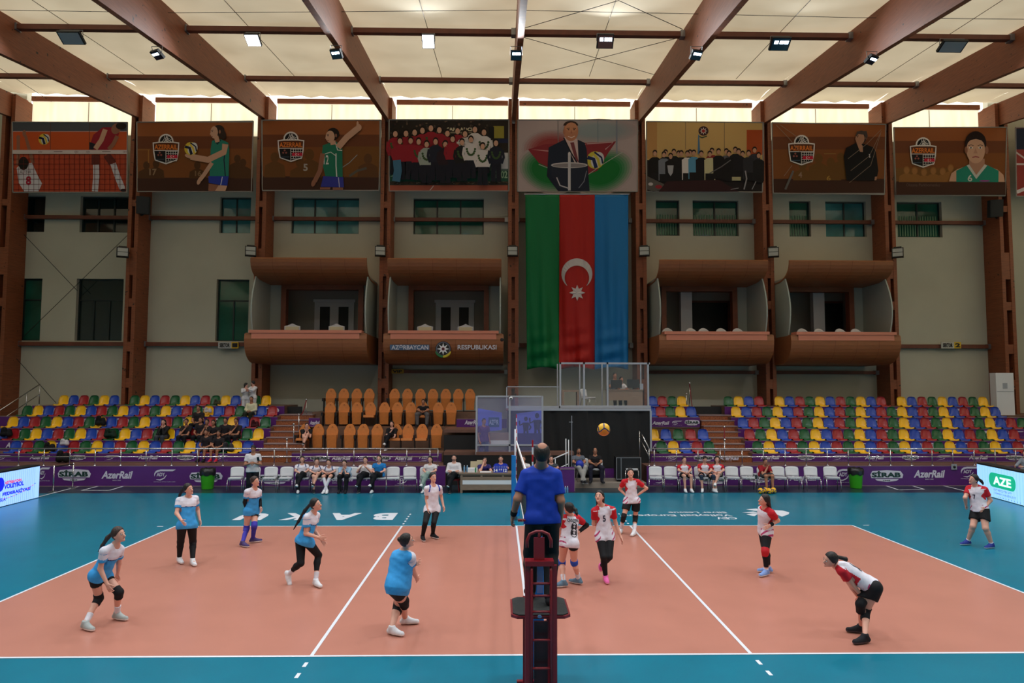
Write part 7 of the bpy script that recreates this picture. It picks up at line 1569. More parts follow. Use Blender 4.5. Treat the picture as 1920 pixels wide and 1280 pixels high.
# purple box, water pack, flight case
YX = 15.0; A, B_ = at(1050, 919, YX), at(1078, 878, YX); b = MB(); b.box(A[0], B_[0], YX, YX+.5, 0, B_[2], M_purple); t = tag(b.build('purple_podium'), 'small purple podium box with pale edges beside the referee', 'podium')
b = MB(); zz = B_[2]
for x in (A[0], B_[0]-.02): b.box(x, x+.02, YX-.012, YX-.001, 0.02, zz, M_edge)
b.box(A[0]+.02, B_[0]-.02, YX-.012, YX-.001, zz-.03, zz, M_edge); b.build('edge_trim', None, t)
for k in range(6): bottle(1056+2.5*(k % 3)*1.6, YX-.15-.09*(k//3), 0, 'water bottle in the pack on the floor by the purple podium, %s' % ('front row' if k > 2 else 'back row'), .22, 'bottles by the purple podium')
YC2 = 16.2; A, B_ = at(1156, 903, YC2), at(1202, 857, YC2); t = thing('flight_case', 'black flight case with silver edges on the low platform', 'case', (float(A[0]), YC2, zp))
zc0, zc1 = zp+.08, float(B_[2]); b = MB(); b.box(A[0], B_[0], YC2, YC2+.6, zc0, zc1, mat('case_black', (18, 20, 24), .5)); b.build('case_body', None, t)
b = MB()
for x in (A[0]-.01, A[0]+.16, B_[0]-.03): b.box(x, x+.03, YC2-.012, YC2-.001, zc0+.03, zc1-.03, M_steel)
b.box(A[0]-.01, B_[0], YC2-.012, YC2-.001, zc1-.03, zc1, M_steel); b.box(A[0]-.01, B_[0], YC2-.012, YC2-.001, zc0, zc0+.03, M_steel); b.build('metal_edging', None, t)
for x in (A[0]+.1, B_[0]-.1): b = MB(); b.sphere((x, YC2+.08, zp+.04), .04, 6, M_black); b.build('castor', None, t)
# glazed cabin in front of the curtain
YG2 = 16.75; t = thing('glass_cabin', 'front glass cabin with grey frame and bluish panes left of the curtain', 'booth', (ax(955, YG2, 800), YG2, az(853, YG2)))
z0, z1, zm = az(852, YG2), az(742, YG2), az(834, YG2); M_gl2 = bpy.data.materials.new('bluish_glazing'); M_gl2.use_nodes = True; _b = M_gl2.node_tree.nodes['Principled BSDF']; _b.inputs['Base Color'].default_value = (.45, .48, .85, 1); _b.inputs['Alpha'].default_value = .13; _b.inputs['Roughness'].default_value = .03
for px in (893.5, 955.5, 1017): x = ax(px, YG2, 800); b = MB(); b.box(x-.035, x+.035, YG2-.03, YG2+.03, z0, z1, M_lgrey); b.build('frame_bar', None, t)
for z in (z0+.02, zm, z1-.02): b = MB(); b.box(ax(895, YG2, 800), ax(1016, YG2, 800), YG2-.03, YG2+.03, z-.03, z+.03, M_lgrey); b.build('frame_bar', None, t)
b = MB(); b.box(ax(895, YG2, 800), ax(1016, YG2, 800), YG2-.004, YG2+.004, z0+.05, z1-.05, M_gl2); b.build('glass_pane', None, t)
c = at(958, 746.5, YG2-.12); t = thing('security_camera', 'round white camera at the top of the front glass cabin', 'camera', c); b = MB(); b.sphere(c, .07, 8, M_white); b.build('housing', None, t, True); b = MB(); b.sphere(c+np.array([0, -.05, -.01]), .035, 8, M_black); b.build('lens', None, t, True)
M_pb = mat('reflection_blue', (70, 80, 190), .5, emis=.06); M_pb = mat('reflection_indigo', (98, 106, 226), .45); M_pd = mat('reflection_dark', (30, 30, 70), .5)
def painted_reflection(pts, Y, label, figs):  # coloured sheet that paints the LED screen's reflection in the cabin glass
    P = [at(x, y, Y) for x, y in pts]; t = thing('blue_reflection', label, 'painted_reflection', P[3]); b = MB(); b.prism(P, (0, .02, 0), M_pb); b.build('sheet', None, t)
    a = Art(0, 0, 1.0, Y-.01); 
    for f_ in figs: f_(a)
    if a.mb.v: a.mb.build('reflected_figure', None, t)
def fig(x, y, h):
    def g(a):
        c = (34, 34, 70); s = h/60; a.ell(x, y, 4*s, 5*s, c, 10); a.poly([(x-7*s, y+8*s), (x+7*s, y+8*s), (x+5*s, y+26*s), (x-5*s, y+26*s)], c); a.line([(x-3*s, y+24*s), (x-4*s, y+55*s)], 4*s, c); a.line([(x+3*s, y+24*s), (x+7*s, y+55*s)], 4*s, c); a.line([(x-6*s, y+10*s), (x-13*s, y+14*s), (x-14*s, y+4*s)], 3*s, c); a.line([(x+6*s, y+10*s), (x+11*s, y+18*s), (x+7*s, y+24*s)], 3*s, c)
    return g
painted_reflection([(896, 765), (941, 773), (941, 806), (896, 810)], 17.3, 'pale blue-violet sheet painted as a reflection in the left pane of the glass cabin', [lambda a: a.rect(916, 782, 936, 800, (40, 80, 130)), lambda a: a.text('AZƏR', 917, 786, 935, 796, (170, 180, 220), .03)])
painted_reflection([(968, 775), (1017, 769), (1017, 834), (968, 834)], 17.3, 'blue-violet sheet painted as a reflection of two dark standing figures in the glass cabin', [fig(986, 785, 52), fig(1007, 779, 60), lambda a: a.rect(968, 812, 1017, 834, (46, 40, 110))])
A, B_ = at(911, 833, 17.15), at(954, 811, 17.15); b = MB(); b.box(A[0], B_[0], 17.12, 17.3, A[2], B_[2], M_oak); b.box(A[0], B_[0], 17.10, 17.119, A[2], A[2]+.16, M_white); tag(b.build('counter'), 'grey oak counter inside the glass cabin', 'counter')
# small stair rails by the platform and thin pole
rail('stair_rail', 'white steel stair rail right of the referee, two sloping bars', [at(1031, 863, 15.9), at(1065, 848, 15.9)], .022, lower=.42, posts=[(ax(1061, 15.9), 15.9, zp, az(822, 15.9)), (ax(1066, 15.9), 15.9, zp, az(824, 15.9)), (ax(1041, 15.9), 15.9, 0, az(859, 15.9))], m=M_white)
b = MB(); p, q = at(1072, 876, 15.95), at(1072, 779, 15.95); b.tube([(p[0], p[1], zp), q], .012, 6, M_lgrey); r_ = at(1067, 791, 15.95); s_ = at(1074, 791, 15.95); b.tube([r_, s_], .01, 6, M_lgrey); tag(b.build('thin_pole'), 'thin grey pole with short cross piece before the black curtain', 'pole')
# bags and clothes left on the seats
def lump(name, label, cat, px, py, Y, rad, m, rot=0.0):
    c = at(px, py, Y); G = Grid(c-.4, c+.4, .02); Rm = np.array(Matrix.Rotation(rot, 3, 'Y')); [G.cone(c+np.array([sx*rad[0]*.55, sy*rad[1]*.2, -rad[2]*.5]), c+np.array([sx*rad[0]*.45, sy*rad[1]*.2, rad[2]*(.55-.2*sx)]), rad[1]*.62, rad[1]*.5, .05) for sx in (-1, 1) for sy in (-1, 1)]; G.cone(c+np.array([-rad[0]*.4, -rad[1]*.5, -rad[2]*.4]), c+np.array([rad[0]*.4, -rad[1]*.5, -rad[2]*.3]), rad[1]*.5, rad[1]*.45, .03)
    b = bpy.data.objects.new(name, None); t = thing(name, label, cat, c); obj_from('bag_body', G.mesh(), m, t); bpy.data.objects.remove(b)
    b = MB(); b.tube([c+np.array([-rad[0]*.4, -rad[1], rad[2]*.3]), c+np.array([0, -rad[1]-.02, rad[2]*1.15]), c+np.array([rad[0]*.4, -rad[1], rad[2]*.3])], .012, 6, m); b.build('strap', None, t)
M_bag = cl('bag_black', (22, 22, 24)); M_bagg = cl('bag_dark_green', (22, 44, 34)); M_bagw = cl('cloth_white', (196, 190, 196))
for nm, lb, ct, px, py, k, rad, m_ in (('backpack', 'black backpack on a yellow seat in the third row, left grandstand', 'bag', 189, 789, 2, (.2, .15, .2), M_bag), ('sports_bag', 'dark green bag on a seat in the second row, left grandstand', 'bag', 207, 812, 1, (.25, .16, .17), M_bagg),
    ('backpack', 'black backpack on the front row at left beside a white bag', 'bag', 93, 838, 0, (.22, .15, .16), M_bag), ('shopping_bag', 'white bag lying on the front row at left', 'bag', 121, 829, 0, (.16, .12, .11), M_bagw), ('sports_bag', 'large black bag standing at the left front row', 'bag', 118, 856, -.6, (.24, .18, .2), M_bag),
    ('jacket', 'pale jacket draped over a yellow seat in the fourth row', 'jacket', 390, 769, 3, (.17, .1, .1), M_bagw), ('backpack', 'dark bag on the front row right of the spectators in black', 'bag', 428, 838, 0, (.24, .15, .18), cl('bag_charcoal', (50, 50, 56))), ('jacket', 'camouflage jacket on a green seat in the top row', 'jacket', 407, 754, 4, (.16, .1, .12), cl('camo', (70, 70, 50))),
    ('backpack', 'dark red and black bag in the third row near the left stairs', 'bag', 478, 795, 2, (.17, .12, .17), cl('bag_maroon', (60, 16, 24))), ('backpack', 'black bag at the far left picture edge, second row', 'bag', 12, 810, 1, (.22, .16, .17), M_bag)):
    lump(nm, lb, ct, px, py, rowY(k)+.28, rad, m_)
# ================================================================ SEATED AND STANDING PEOPLE BEHIND THE COURT
M_tee = cl('tee_white', (214, 210, 214)); M_blk = cl('tee_black', (26, 24, 28)); M_nav = cl('trousers_black', (22, 22, 28)); M_gry = cl('tee_grey', (98, 104, 116)); M_lg = cl('trousers_light', (168, 164, 160)); M_sky = cl('top_lightblue', (150, 180, 210)); M_brt = cl('top_bright_blue', (30, 120, 190)); M_mint = cl('trousers_mint', (150, 168, 160))
def seated(label, px, py_head, Y, zs_, face=-90, arms='lap', legs='down', o=None, lean=0.0, scale=1.0, h=.017, zfloor=None, lookd=None, hdx=0.0, group=None):
    o = dict(o or {}); x = ax(px, Y-.1, py_head); a = deg(face+90); c_, s_ = math.cos(a), math.sin(a)
    def W(lx, ly, lz): return np.array([x+lx*c_-ly*s_, Y+lx*s_+ly*c_, zs_+lz*scale])
    zf = (zfloor if zfloor is not None else zs_-.47); zk = zf-zs_
    Q = {}
    for s2, sg in (('R', -1), ('L', 1)):
        Q['hip'+s2] = W(sg*.10, .02, .09); Q['kn'+s2] = W(sg*.12, -.40, .10 if zk > -.5 else .06); Q['an'+s2] = W(sg*.11, -.42, 0); Q['an'+s2][2] = zf+.10; Q['to'+s2] = Q['an'+s2]+np.array([-s_*-.15*1, -.15*c_, 0])+0; Q['to'+s2] = W(sg*.12, -.60, 0); Q['to'+s2][2] = zf+.035
        Q['sh'+s2] = W(sg*.175, .06-lean*.9, .50-lean*.22)
        if arms == 'lap': Q['el'+s2] = W(sg*.22, -.04-lean*.8, .26-lean*.1); Q['wr'+s2] = W(sg*.07, -.24-lean*.2, .20)
        elif arms == 'crossed': Q['el'+s2] = W(sg*.23, -.06-lean, .27); Q['wr'+s2] = W(-sg*.06, -.19-lean, .30)
        elif arms == 'face': Q['el'+s2] = W(sg*.12, -.26-lean*.5, .24); Q['wr'+s2] = W(sg*.04, -.14-lean*1.0, .50-lean*.35)
        elif arms == 'phone': Q['el'+s2] = W(sg*.24, -.14-lean, .34); Q['wr'+s2] = W(sg*.09, -.26-lean, .52)
        elif arms == 'chin': Q['el'+s2] = W(sg*.16, -.20-lean, .22); Q['wr'+s2] = W(.04, -.10-lean, .50) if s2 == 'R' else W(.05, -.24-lean, .22)
        elif arms == 'table': Q['el'+s2] = W(sg*.25, -.14-lean, .28); Q['wr'+s2] = W(sg*.14, -.36-lean, .30)
        elif arms == 'head': Q['el'+s2] = W(sg*.20, -.30-lean, .34); Q['wr'+s2] = W(sg*.04, -.16-lean, .66) if s2 == 'R' else W(sg*.1, -.34, .30)
    if legs == 'cross': Q['knL'] = W(.02, -.40, .20); Q['anL'] = W(-.14, -.52, 0); Q['anL'][2] = zf+.30; Q['toL'] = Q['anL']+(W(-.18, -.66, 0)-W(-.14, -.52, 0))+np.array([0, 0, -.05])
    if legs == 'ankles':
        for s2, sg in (('R', -1), ('L', 1)): Q['an'+s2] = W(-sg*.05, -.52, 0); Q['an'+s2][2] = zf+.10; Q['to'+s2] = W(-sg*.07, -.70, 0); Q['to'+s2][2] = zf+.035
    if legs == 'wide':
        for s2, sg in (('R', -1), ('L', 1)): Q['kn'+s2] = W(sg*.22, -.38, .08); Q['an'+s2] = W(sg*.20, -.40, 0); Q['an'+s2][2] = zf+.10; Q['to'+s2] = W(sg*.26, -.57, 0); Q['to'+s2][2] = zf+.035
    Q['pel'] = (Q['hipR']+Q['hipL'])/2; Q['neck'] = W(0, .05-lean*1.05, .56-lean*.25); Q['head'] = W(hdx, .0-lean*1.35, .745-lean*.42)
    # match the seen head height
    dz = az(py_head, float(Q['head'][1]), px)-Q['head'][2]; dz = float(np.clip(dz, -.14, .14))
    for k in ('neck', 'head', 'shR', 'shL'): Q[k] = Q[k]+np.array([0, 0, dz])
    if arms in ('face', 'phone', 'chin', 'head', 'crossed'):
        for k in ('elR', 'elL', 'wrR', 'wrL'): Q[k] = Q[k]+np.array([0, 0, dz])
    o.setdefault('base', (x, Y, zf)); o.setdefault('s', .97*scale); f = deg(face)
    return person(label, Q, f, o, h=h, group=group, look=lookd if lookd is not None else np.array([math.cos(f), math.sin(f), -.05]))
def smock(*m): return {'m': list(m)}
YS = YBn-.02
WB = {'m': [C_white, cl('raglan_navy', (50, 70, 120))], 'fn': f_wb}
seated('leftmost seated player on the left bench, white top with navy shoulder stripes, black trousers', 565, 861, YS, .47, -75, 'lap', 'cross', dict(shirt=WB, bottom=('loose', 1.98, M_nav), shoe=SH_w, hair='long'))
seated('second seated player on the left bench, white top, bare knee crossed over', 592, 865, YS, .47, -70, 'lap', 'cross', dict(shirt=WB, bottom=('loose', .6, M_nav), shoe=SH_kw, hair='bun'), lean=.08)
seated('third seated player on the left bench, white top and long white socks', 617, 868, YS, .47, -90, 'lap', 'ankles', dict(shirt=WB, bottom=('loose', .6, M_nav), sock=K_white, sockr=.1, shoe=SH_w, hair='bun'), lean=.12)
seated('seated player in pale blue leaning forward with hands over her mouth', 647, 871.6, YS, .47, -90, 'face', 'down', dict(shirt=smock(M_sky), bottom=('loose', 1.98, M_nav), shoe=SH_k, hair='bun'), lean=.17)
seated('seated woman in white top lifting a phone to her face', 684, 862, YS, .47, -92, 'phone', 'cross', dict(shirt=smock(M_tee), bottom=('loose', 1.98, M_nav), shoe=SH_kw, hair='bun', g=1.1))
seated('seated woman in bright blue top and black trousers on the left bench', 709.7, 859, YS, .47, -95, 'lap', 'cross', dict(shirt=smock(M_brt, C_white), bottom=('loose', 1.98, M_nav), shoe=SH_w, hair='long'))
seated('long-haired seated woman in white T-shirt and pale trousers next to the curtain', 806, 861, YS, .47, -100, 'lap', 'cross', dict(shirt=smock(M_tee), bottom=('loose', 1.9, M_mint), shoe=SH_w, hair='long'))
seated('bearded man in white jacket with folded arms left of the scorers table', 851, 858, YS-.1, .47, -90, 'crossed', 'cross', dict(male=True, shirt=smock(M_tee), sleeve=1.95, bottom=('loose', 1.98, M_nav), shoe=SH_kw, hair='short', beard=True))
t = thing('red_stool', 'red metal stool under the man with folded arms', 'stool', (ax(853, YS-.1, 890), YS-.1, 0)); x = ax(853, YS-.1, 890); b = MB(); b.lathe([(.19, .40), (.2, .45), (.1, .455)], (x, YS-.08, 0), 14, mat('stool_red', (140, 20, 30), .4)); b.build('seat', None, t)
for k in range(4): a = math.pi/4+k*math.pi/2; b = MB(); b.tube([(x+.22*math.cos(a), YS-.08+.22*math.sin(a), 0), (x+.14*math.cos(a), YS-.08+.14*math.sin(a), .42)], .014, 6, MATS['stool_red']); b.build('leg', None, t)
seated('scorer in dark blue resting his head on one hand', 907.5, 868, YT+.95, .47, -80, 'head', 'down', dict(male=True, shirt=smock(cl('tee_indigo', (50, 44, 110))), bottom=('loose', 1.98, M_nav), shoe=SH_k, hair='short'), lean=.10)
seated('scorer in royal blue T-shirt behind the flip scoreboard', 939, 861, YT+.95, .47, -90, 'table', 'down', dict(male=True, shirt=smock(cl('tee_royal', (24, 50, 170))), bottom=('loose', 1.98, M_nav), shoe=SH_k, hair='short'))
seated('woman in white seated at the table just left of the referee', 981.6, 864, YT+.95, .47, -100, 'table', 'down', dict(shirt=smock(M_tee), bottom=('loose', 1.98, M_nav), shoe=SH_k, hair='bun', hairm=M_hairb))
seated('person in dark grey T-shirt seated mostly hidden by the referee', 1034, 868, YT+.95, .47, -90, 'table', 'down', dict(male=True, shirt=smock(cl('tee_charcoal', (60, 66, 76))), bottom=('loose', 1.98, M_nav), shoe=SH_k, hair='short'))
seated('bearded man in grey shirt holding a blue ball on the low platform', 1085.6, 845, 16.3, zp+.46, -78, 'lap', 'ankles', dict(male=True, shirt=smock(M_gry), bottom=('loose', 1.95, M_lg), shoe=SH_kw, hair='short', beard=True, skin=M_skin2))
p = at(1087, 870, 15.98); ball_o = ball(p, .15, 'royal blue ball held by the man in grey', .3); ball_o.data.materials.clear(); [ball_o.data.materials.append(mat('ball_royal', (24, 50, 170), .5)) for _ in range(3)]; ball_o.name = 'blue_ball'
seated('balding man in black shirt sitting on the low platform', 1116.6, 845, 16.3, zp+.46, -92, 'lap', 'wide', dict(male=True, shirt=smock(M_blk), bottom=('loose', 1.95, cl('trousers_navy', (36, 34, 50))), shoe=SH_k, hair='bald', skin=M_skin2))
YS2 = YBn+.08
RW = {'m': [C_white, C_red, C_mag], 'fn': f_red}
seated('first seated player on the right bench, red sleeves, black shorts', 1284.4, 862, YS2, .47, -88, 'lap', 'down', dict(shirt=RW, bottom=('loose', .6, M_nav), shoe=SH_w, hair='bun', hairm=M_hairb))
seated('second seated player on the right bench with black knee pads, head bowed', 1322, 861, YS2, .47, -90, 'lap', 'wide', dict(shirt=RW, bottom=('loose', .5, M_nav), pad=cl('pad_slate', (46, 56, 76)), shoe=SH_w, hair='bun'), lean=.06, lookd=np.array([0, -1, -.6]))
seated('third seated player on the right bench with crossed legs and side braid', 1346, 861, YS2, .47, -100, 'lap', 'cross', dict(shirt=RW, bottom=('loose', .4, M_nav), shoe=SH_w, hair='braid'))
seated('boy in dark red T-shirt resting chin on hand on the right bench', 1434, 865, YS2+.0, .47, -85, 'chin', 'down', dict(male=True, shirt=smock(cl('tee_dark_red', (150, 22, 36))), bottom=('loose', .9, cl('shorts_grey', (60, 56, 60))), shoe=SH_kw, hair='short', skin=M_skin2), lean=.10, scale=.95)
# standing man in white T-shirt
def standing(label, px, py_head, Y, z0, face, hgt, o, arms='down', h=.016, lookd=None):
    x = ax(px, Y, py_head); s = hgt/1.72; a = deg(face+90); c_, s_ = math.cos(a), math.sin(a)
    def W(lx, ly, lz): return np.array([x+(lx*c_-ly*s_)*s, Y+(lx*s_+ly*c_)*s, z0+lz*s])
    Q = {}
    for s2, sg in (('R', -1), ('L', 1)):
        Q['hip'+s2] = W(sg*.10, .0, .90); Q['kn'+s2] = W(sg*.11, -.03, .48); Q['an'+s2] = W(sg*.12, .02, .09); Q['to'+s2] = W(sg*.14, -.16, .035); Q['sh'+s2] = W(sg*.18, .0, 1.38)
        if arms == 'phone': Q['el'+s2] = W(sg*.24, -.05, 1.10); Q['wr'+s2] = W(sg*.06, -.24, 1.16)
        elif arms == 'hug': Q['el'+s2] = W(sg*.22, -.20, 1.25); Q['wr'+s2] = W(sg*.05, -.36, 1.32)
        else: Q['el'+s2] = W(sg*.23, .02, 1.10); Q['wr'+s2] = W(sg*.22, -.08, .87)
    Q['pel'] = (Q['hipR']+Q['hipL'])/2; Q['neck'] = W(0, .01, 1.43); Q['head'] = W(0, -.03, 1.62); o.setdefault('s', s); f = deg(face)
    return person(label, Q, f, o, h=h, look=lookd if lookd is not None else np.array([math.cos(f), math.sin(f), -.1]))
standing('standing man in white T-shirt looking at his phone in front of the left bench', 475, 840, 13.75, 0, -75, 1.71, dict(male=True, shirt=smock(M_tee), bottom=('loose', 1.98, M_nav), shoe=SH_k, hair='short', skin=M_skin2), 'phone', lookd=np.array([.1, -1, -.6]))
p = at(484, 860, 13.5); b = MB(); b.cbox(p, (.075, .02, .14), M_blackp, Matrix.Rotation(.5, 3, 'X')); tag(b.build('phone'), 'dark phone held by the standing man in white T-shirt', 'phone')
# spectators of the left grandstand
def stand_sp(label, px, py, k, **kw): return seated(label, px, py, rowY(k)+.36, rowZ(k)+.02, zfloor=(rowZ(k-1) if k else zt_), **kw)
BK1 = dict(shirt=smock(cl('tee_black_print', (34, 28, 32))), bottom=('loose', 1.95, M_nav), shoe=SH_k, hair='long', skin=M_skin2)
GRP = 'spectators in black on the left grandstand'
for lb, px, py, k, arms, legs, hair, kw in (
    ('spectator in dark shirt, topmost of the group in black', 370, 765, 2, 'lap', 'down', 'short', dict(male=True)),
    ('spectator in black leaning her cheek on her hand, left of the group', 347, 790, 1, 'chin', 'down', 'bun', {}),
    ('spectator in black behind the front pair, between the cheek-leaning girl and the middle', 374, 787, 1, 'lap', 'down', 'long', {}),
    ('spectator in black with hand near her face in the middle of the group', 386, 791, 1, 'face', 'down', 'bun', {}),
    ('spectator in black with dark hair turned away behind the front pair', 398, 792, 1, 'lap', 'down', 'long', {}),
    ('spectator in black with white badge, second from the right of the group', 420.5, 788, 1, 'lap', 'wide', 'bun', {}),
    ('spectator in black at the right end of the group with bent arm', 440.6, 789, 1, 'chin', 'down', 'bun', {}),
    ('front spectator in black shirt with badge and bare knees, left of the pair', 384.5, 810, 0, 'lap', 'down', 'bun', {'bottom': ('loose', .55, M_nav)}),
    ('front spectator in black shirt with red shoes, right of the pair', 407.8, 812, 0, 'lap', 'down', 'long', {'bottom': ('loose', .5, M_nav), 'shoe': (cl('shoe_crimson', (200, 30, 60)), MATS['sole_white'])})):
    oo = dict(BK1); oo['hair'] = hair; oo.update(kw); stand_sp(lb, px, py, k, arms=arms, legs=legs, o=oo, h=.019)
stand_sp('girl in white sweater over black resting both hands at her mouth, apart from the group', 306, 791, 1, arms='face', legs='down', o=dict(shirt=smock(M_blk), sleeve=1.9, bottom=('loose', 1.95, cl('jeans_grey', (58, 62, 72))), shoe=SH_w, hair='long'), h=.019, lean=.06)
stand_sp('man in cream shirt sitting below the embracing pair', 469.7, 748, 3, arms='lap', legs='down', o=dict(male=True, shirt=smock(cl('shirt_cream', (206, 200, 170))), sleeve=1.9, bottom=('loose', 1.95, cl('trousers_olive', (40, 44, 34))), shoe=SH_k, hair='short', skin=M_skin2), h=.018)
standing('long-haired person in white standing at the column, left of the embracing pair', 461, 733, rowY(3)+.75, rowZ(3), -60, 1.42, dict(shirt=smock(M_tee), sleeve=1.8, bottom=('loose', 1.95, M_tee), shoe=SH_w, hair='long'), 'hug', lookd=np.array([.6, .2, -.2]))
standing('person in white standing at the column, right of the embracing pair', 475, 728, rowY(3)+.72, rowZ(3), -120, 1.52, dict(shirt=smock(M_tee), sleeve=1.8, bottom=('loose', 1.95, M_tee), shoe=SH_w, hair='short'), 'hug', lookd=np.array([-.6, .2, -.1]))
# middle stand
seated('person in black slumped in the leftmost orange chair', 573, 807, 18.75, zC+.45, -70, 'face', 'cross', dict(shirt=smock(M_blk), bottom=('loose', .8, M_nav), shoe=SH_kw, hair='short', male=True), lean=.16, h=.018, zfloor=zC)
seated('woman in black resting her chin on her hand in the front row of orange chairs', 733.6, 803, 18.72, zC+.45, -95, 'chin', 'cross', dict(shirt=smock(M_blk), bottom=('loose', 1.9, M_nav), shoe=SH_w, hair='long'), h=.018, zfloor=zC)
seated('man in black T-shirt and grey trousers sitting alone in the middle row of orange chairs', 793, 756, 20.5, zB_+.45, -90, 'lap', 'wide', dict(male=True, shirt=smock(M_blk), bottom=('loose', 1.95, cl('trousers_grey', (96, 92, 94))), shoe=SH_k, hair='short', skin=M_skin2, g=1.12), h=.018, zfloor=zB_)
# booth
seated('man in grey shirt in the glass booth, left of the two operators', 1154, 704, 19.5, zd+.62, -85, 'table', 'down', dict(male=True, shirt=smock(M_gry), bottom=('loose', 1.95, M_nav), shoe=SH_k, hair='short', skin=M_skin2), h=.02, zfloor=zd)
seated('man in white shirt in the glass booth, right of the two operators', 1166, 711, 19.35, zd+.5, -60, 'table', 'down', dict(male=True, shirt=smock(M_tee), bottom=('loose', 1.95, M_nav), shoe=SH_k, hair='short', skin=M_skin2), h=.02, zfloor=zd)
standing('person in purple T-shirt and blue trousers standing behind the cabin glass', 907, 777, 16.95, az(852, 16.95)-.35, -60, 1.70, dict(shirt=smock(cl('tee_purple', (84, 36, 110))), bottom=('loose', 1.95, cl('jeans_blue', (36, 44, 96))), shoe=SH_k, hair='short', male=True, skin=M_skin3), h=.018)
seated('person in pale grey top at the right picture edge behind the LED screen', 1926, 850, 15.4, .55, -160, 'table', 'down', dict(shirt=smock(cl('top_pale', (150, 158, 170))), sleeve=1.9, bottom=('loose', 1.95, M_nav), shoe=SH_k, hair='bun'), h=.02, zfloor=0)
# ================================================================ LIGHT FIXTURES
M_lampon = mat('lamp_glow', (235, 245, 255), .3, emis=30)
M_lampcool = mat('lamp_led', (200, 228, 255), .3, emis=6)
M_dglass = mat('lamp_glass_dark', (26, 34, 44), .12, spec=.7); M_led3 = mat('lamp_led_cluster', (205, 232, 255), .3, emis=12)
M_lampoff = mat('lamp_glass_grey', (160, 168, 172), .2, spec=.7)
def lamp(px, py, Y, label, w_, h_, lit, tilt, yaw=0.0, watts=LAMP_W, name='floodlight', hang=.25, color=(.9, .96, 1.0)):
    p = at(px, py, Y); t = thing(name, label, 'lamp', p)
    Rm = Matrix.Rotation(yaw, 3, 'Z') @ Matrix.Rotation(tilt, 3, 'X')
    b = MB(); P = Vector(p.tolist())
    b.cbox(P+Rm@Vector((0, 0, .05)), (w_, h_, .10), M_black, Rm)
    b.cbox(P+Rm@Vector((0, 0, .13)), (w_*.6, h_*.55, .08), M_black, Rm)
    for k in (-1, 1): b.tube([P+Rm@Vector((k*w_*.52, 0, .05)), P+Vector((k*w_*.5, 0, hang))], .012, 6, M_steel)
    b.tube([P+Vector((-w_*.5, 0, hang)), P+Vector((w_*.5, 0, hang))], .012, 6, M_steel)
    b.build('housing', None, t)
    g = MB(); cool = lit is M_lampcool; g.cbox(P+Rm@Vector((0, 0, -.008)), (w_*.88, h_*.88, .015), M_dglass if cool else lit, Rm); g.build('lamp_glass', None, t)
    if cool:
        for q_ in (-.24, .04, .28): g = MB(); g.cbox(P+Rm@Vector((q_*w_, -h_*.16, -.02)), (w_*.20, h_*.24, .012), M_led3, Rm); g.build('led_cluster', None, t)
    if watts > 0:
        ld = bpy.data.lights.new('floodlight_beam', 'AREA'); ld.shape = 'RECTANGLE'; ld.size = w_; ld.size_y = h_; ld.energy = watts; ld.spread = math.radians(150); ld.color = color
        lo = bpy.data.objects.new('bulb', ld); COL.objects.link(lo); lo.parent = t
        lo.matrix_local = Matrix.Translation(Rm@Vector((0, 0, -.03))) @ Rm.to_4x4()
    return t
up = [(133, 72, 'twin floodlight under the roof purlin in the far left bay', M_lampoff, .8, -.3), (474, 76, 'glaring lit floodlight under the roof purlin, left of the two brightest', M_lampon, .5, .2),
      (803, 78, 'brightest glaring floodlight under the roof purlin', M_lampon, .45, .6), (1135, 78, 'floodlight with cool LEDs under the roof purlin right of the centre beam', M_lampcool, .6, .6),
      (1463, 83, 'wide floodlight with cool LEDs under the roof purlin in the right half', M_lampcool, .7, .4), (1786, 88, 'twin floodlight under the roof purlin in the far right bay', M_lampoff, .9, -.2)]
for px, py, lb_, mt, w_, tl in up: lamp(px, py, PY1-.12, lb_, w_, .50, mt, -abs(tl)*.9-.25, watts=LAMP_W if mt is not M_lampoff else LAMP_W*.5, hang=.3)
beam = [(294, 104, 'second', .3), (630, 102, 'third', .5), (968, 104, 'fourth', .8), (1306, 104, 'fifth', .5), (1635, 113, 'sixth', .3)]
for px, py, o_, tl in beam:
    X_ = CX[int({'second': 2, 'third': 3, 'fourth': 4, 'fifth': 5, 'sixth': 6}[o_])]; Yb = 10.5
    for _ in range(40): Yb += (zlo(Yb)-.42-float(at(px, py, Yb)[2]))*1.2
    Yb = max(8, min(20, Yb))
    lamp(px, py, Yb, 'small cool floodlight hung below the %s roof beam from the left' % o_, .36, .32, M_lampcool, -abs(tl)-.2, yaw=(px-960)/1500.0, watts=LAMP_W*.25, hang=.3)
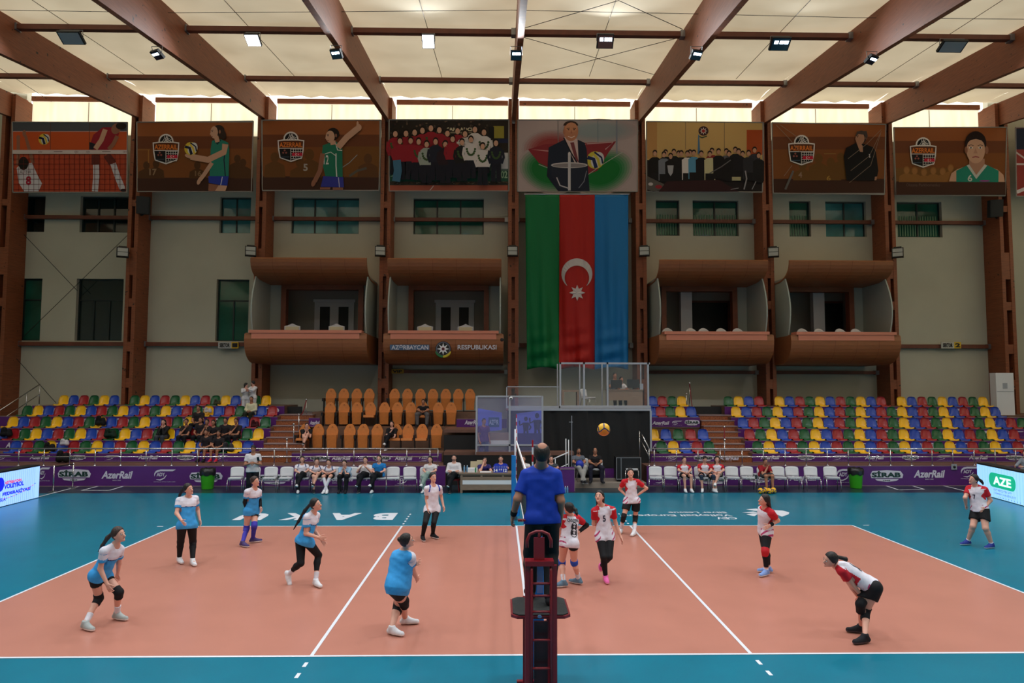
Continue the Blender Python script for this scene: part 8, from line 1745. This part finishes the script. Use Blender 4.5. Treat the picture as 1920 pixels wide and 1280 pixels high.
for i, x in enumerate((-21, -15, -9, -3, 3, 9, 15, 21)):
    for Y in (7.0, 0.0, -7.0):
        p = np.array([x, Y, zup(Y)-.75]); t = thing('floodlight', 'floodlight above the court, outside the picture', 'lamp', p, 'floodlights of the roof beyond the picture')
        b = MB(); b.box(x-.3, x+.3, Y-.2, Y+.2, p[2], p[2]+.12, M_black); b.tube([(x, Y, p[2]+.12), (x, Y, zup(Y)-.2)], .02, 6, M_steel); b.build('housing', None, t)
        g = MB(); g.box(x-.26, x+.26, Y-.17, Y+.17, p[2]-.012, p[2]-.002, M_lampcool); g.build('lamp_glass', None, t)
        ld = bpy.data.lights.new('floodlight_beam', 'AREA'); ld.size = .6; ld.energy = LAMP_W; ld.spread = math.radians(142); ld.color = (.88, .95, 1.0)
        lo = bpy.data.objects.new('bulb', ld); COL.objects.link(lo); lo.parent = t; lo.location = (0, 0, -.03)
for px, py, o_ in ((230, 472, 'second'), (470, 470, 'third'), (713, 470, 'fourth'), (961, 470, 'fifth'), (1208, 470, 'sixth'), (1450, 472, 'seventh'), (1683, 473, 'eighth')):
    p = at(px, py, YC-.35); t = thing('wall_floodlight', 'unlit grey-glass floodlight mounted on the %s wooden column from the left' % o_, 'lamp', p, 'column floodlights')
    yaw = -(px-960)/1100.0*.8; Rm = Matrix.Rotation(yaw, 3, 'Z') @ Matrix.Rotation(-.3, 3, 'X'); P = Vector(p.tolist())
    b = MB()
    b.cbox(P+Rm@Vector((0, .06, 0)), (.50, .12, .50), M_black, Rm); b.cbox(P+Rm@Vector((0, .08, .26)), (.34, .1, .12), M_black, Rm)
    b.tube([P+Vector((0, .1, .1)), (p[0], YC, p[2]+.1)], .03, 6, M_steel); b.build('housing', None, t)
    g = MB(); g.cbox(P+Rm@Vector((0, -.006, .105)), (.42, .012, .19), M_lampoff, Rm); g.cbox(P+Rm@Vector((0, -.006, -.115)), (.42, .012, .19), M_lampoff, Rm); g.build('lamp_glass', None, t)
for px, py, nm, s in ((269, 385, 'black loudspeaker on the second column from the left', 1), (1866, 391, 'black loudspeaker on the last column at right', -1)):
    p = at(px, py, YC+.1); b = MB(); P = Vector(p.tolist()); Rm = Matrix.Rotation(.3*s, 3, 'Z') @ Matrix.Rotation(.15, 3, 'X'); t = thing('loudspeaker', nm, 'loudspeaker', p)
    b.cbox(P, (.55, .42, .82), M_black, Rm); b.build('cabinet', None, t)
    b = MB(); b.cbox(P+Rm@Vector((0, -.215, 0)), (.48, .02, .74), M_blackp, Rm); b.build('grille', None, t)
    b = MB(); b.tube([P+Vector((0, 0, -.45)), P+Vector((-.45*s, .25, -.45))], .03, 6, M_black); b.build('bracket', None, t)
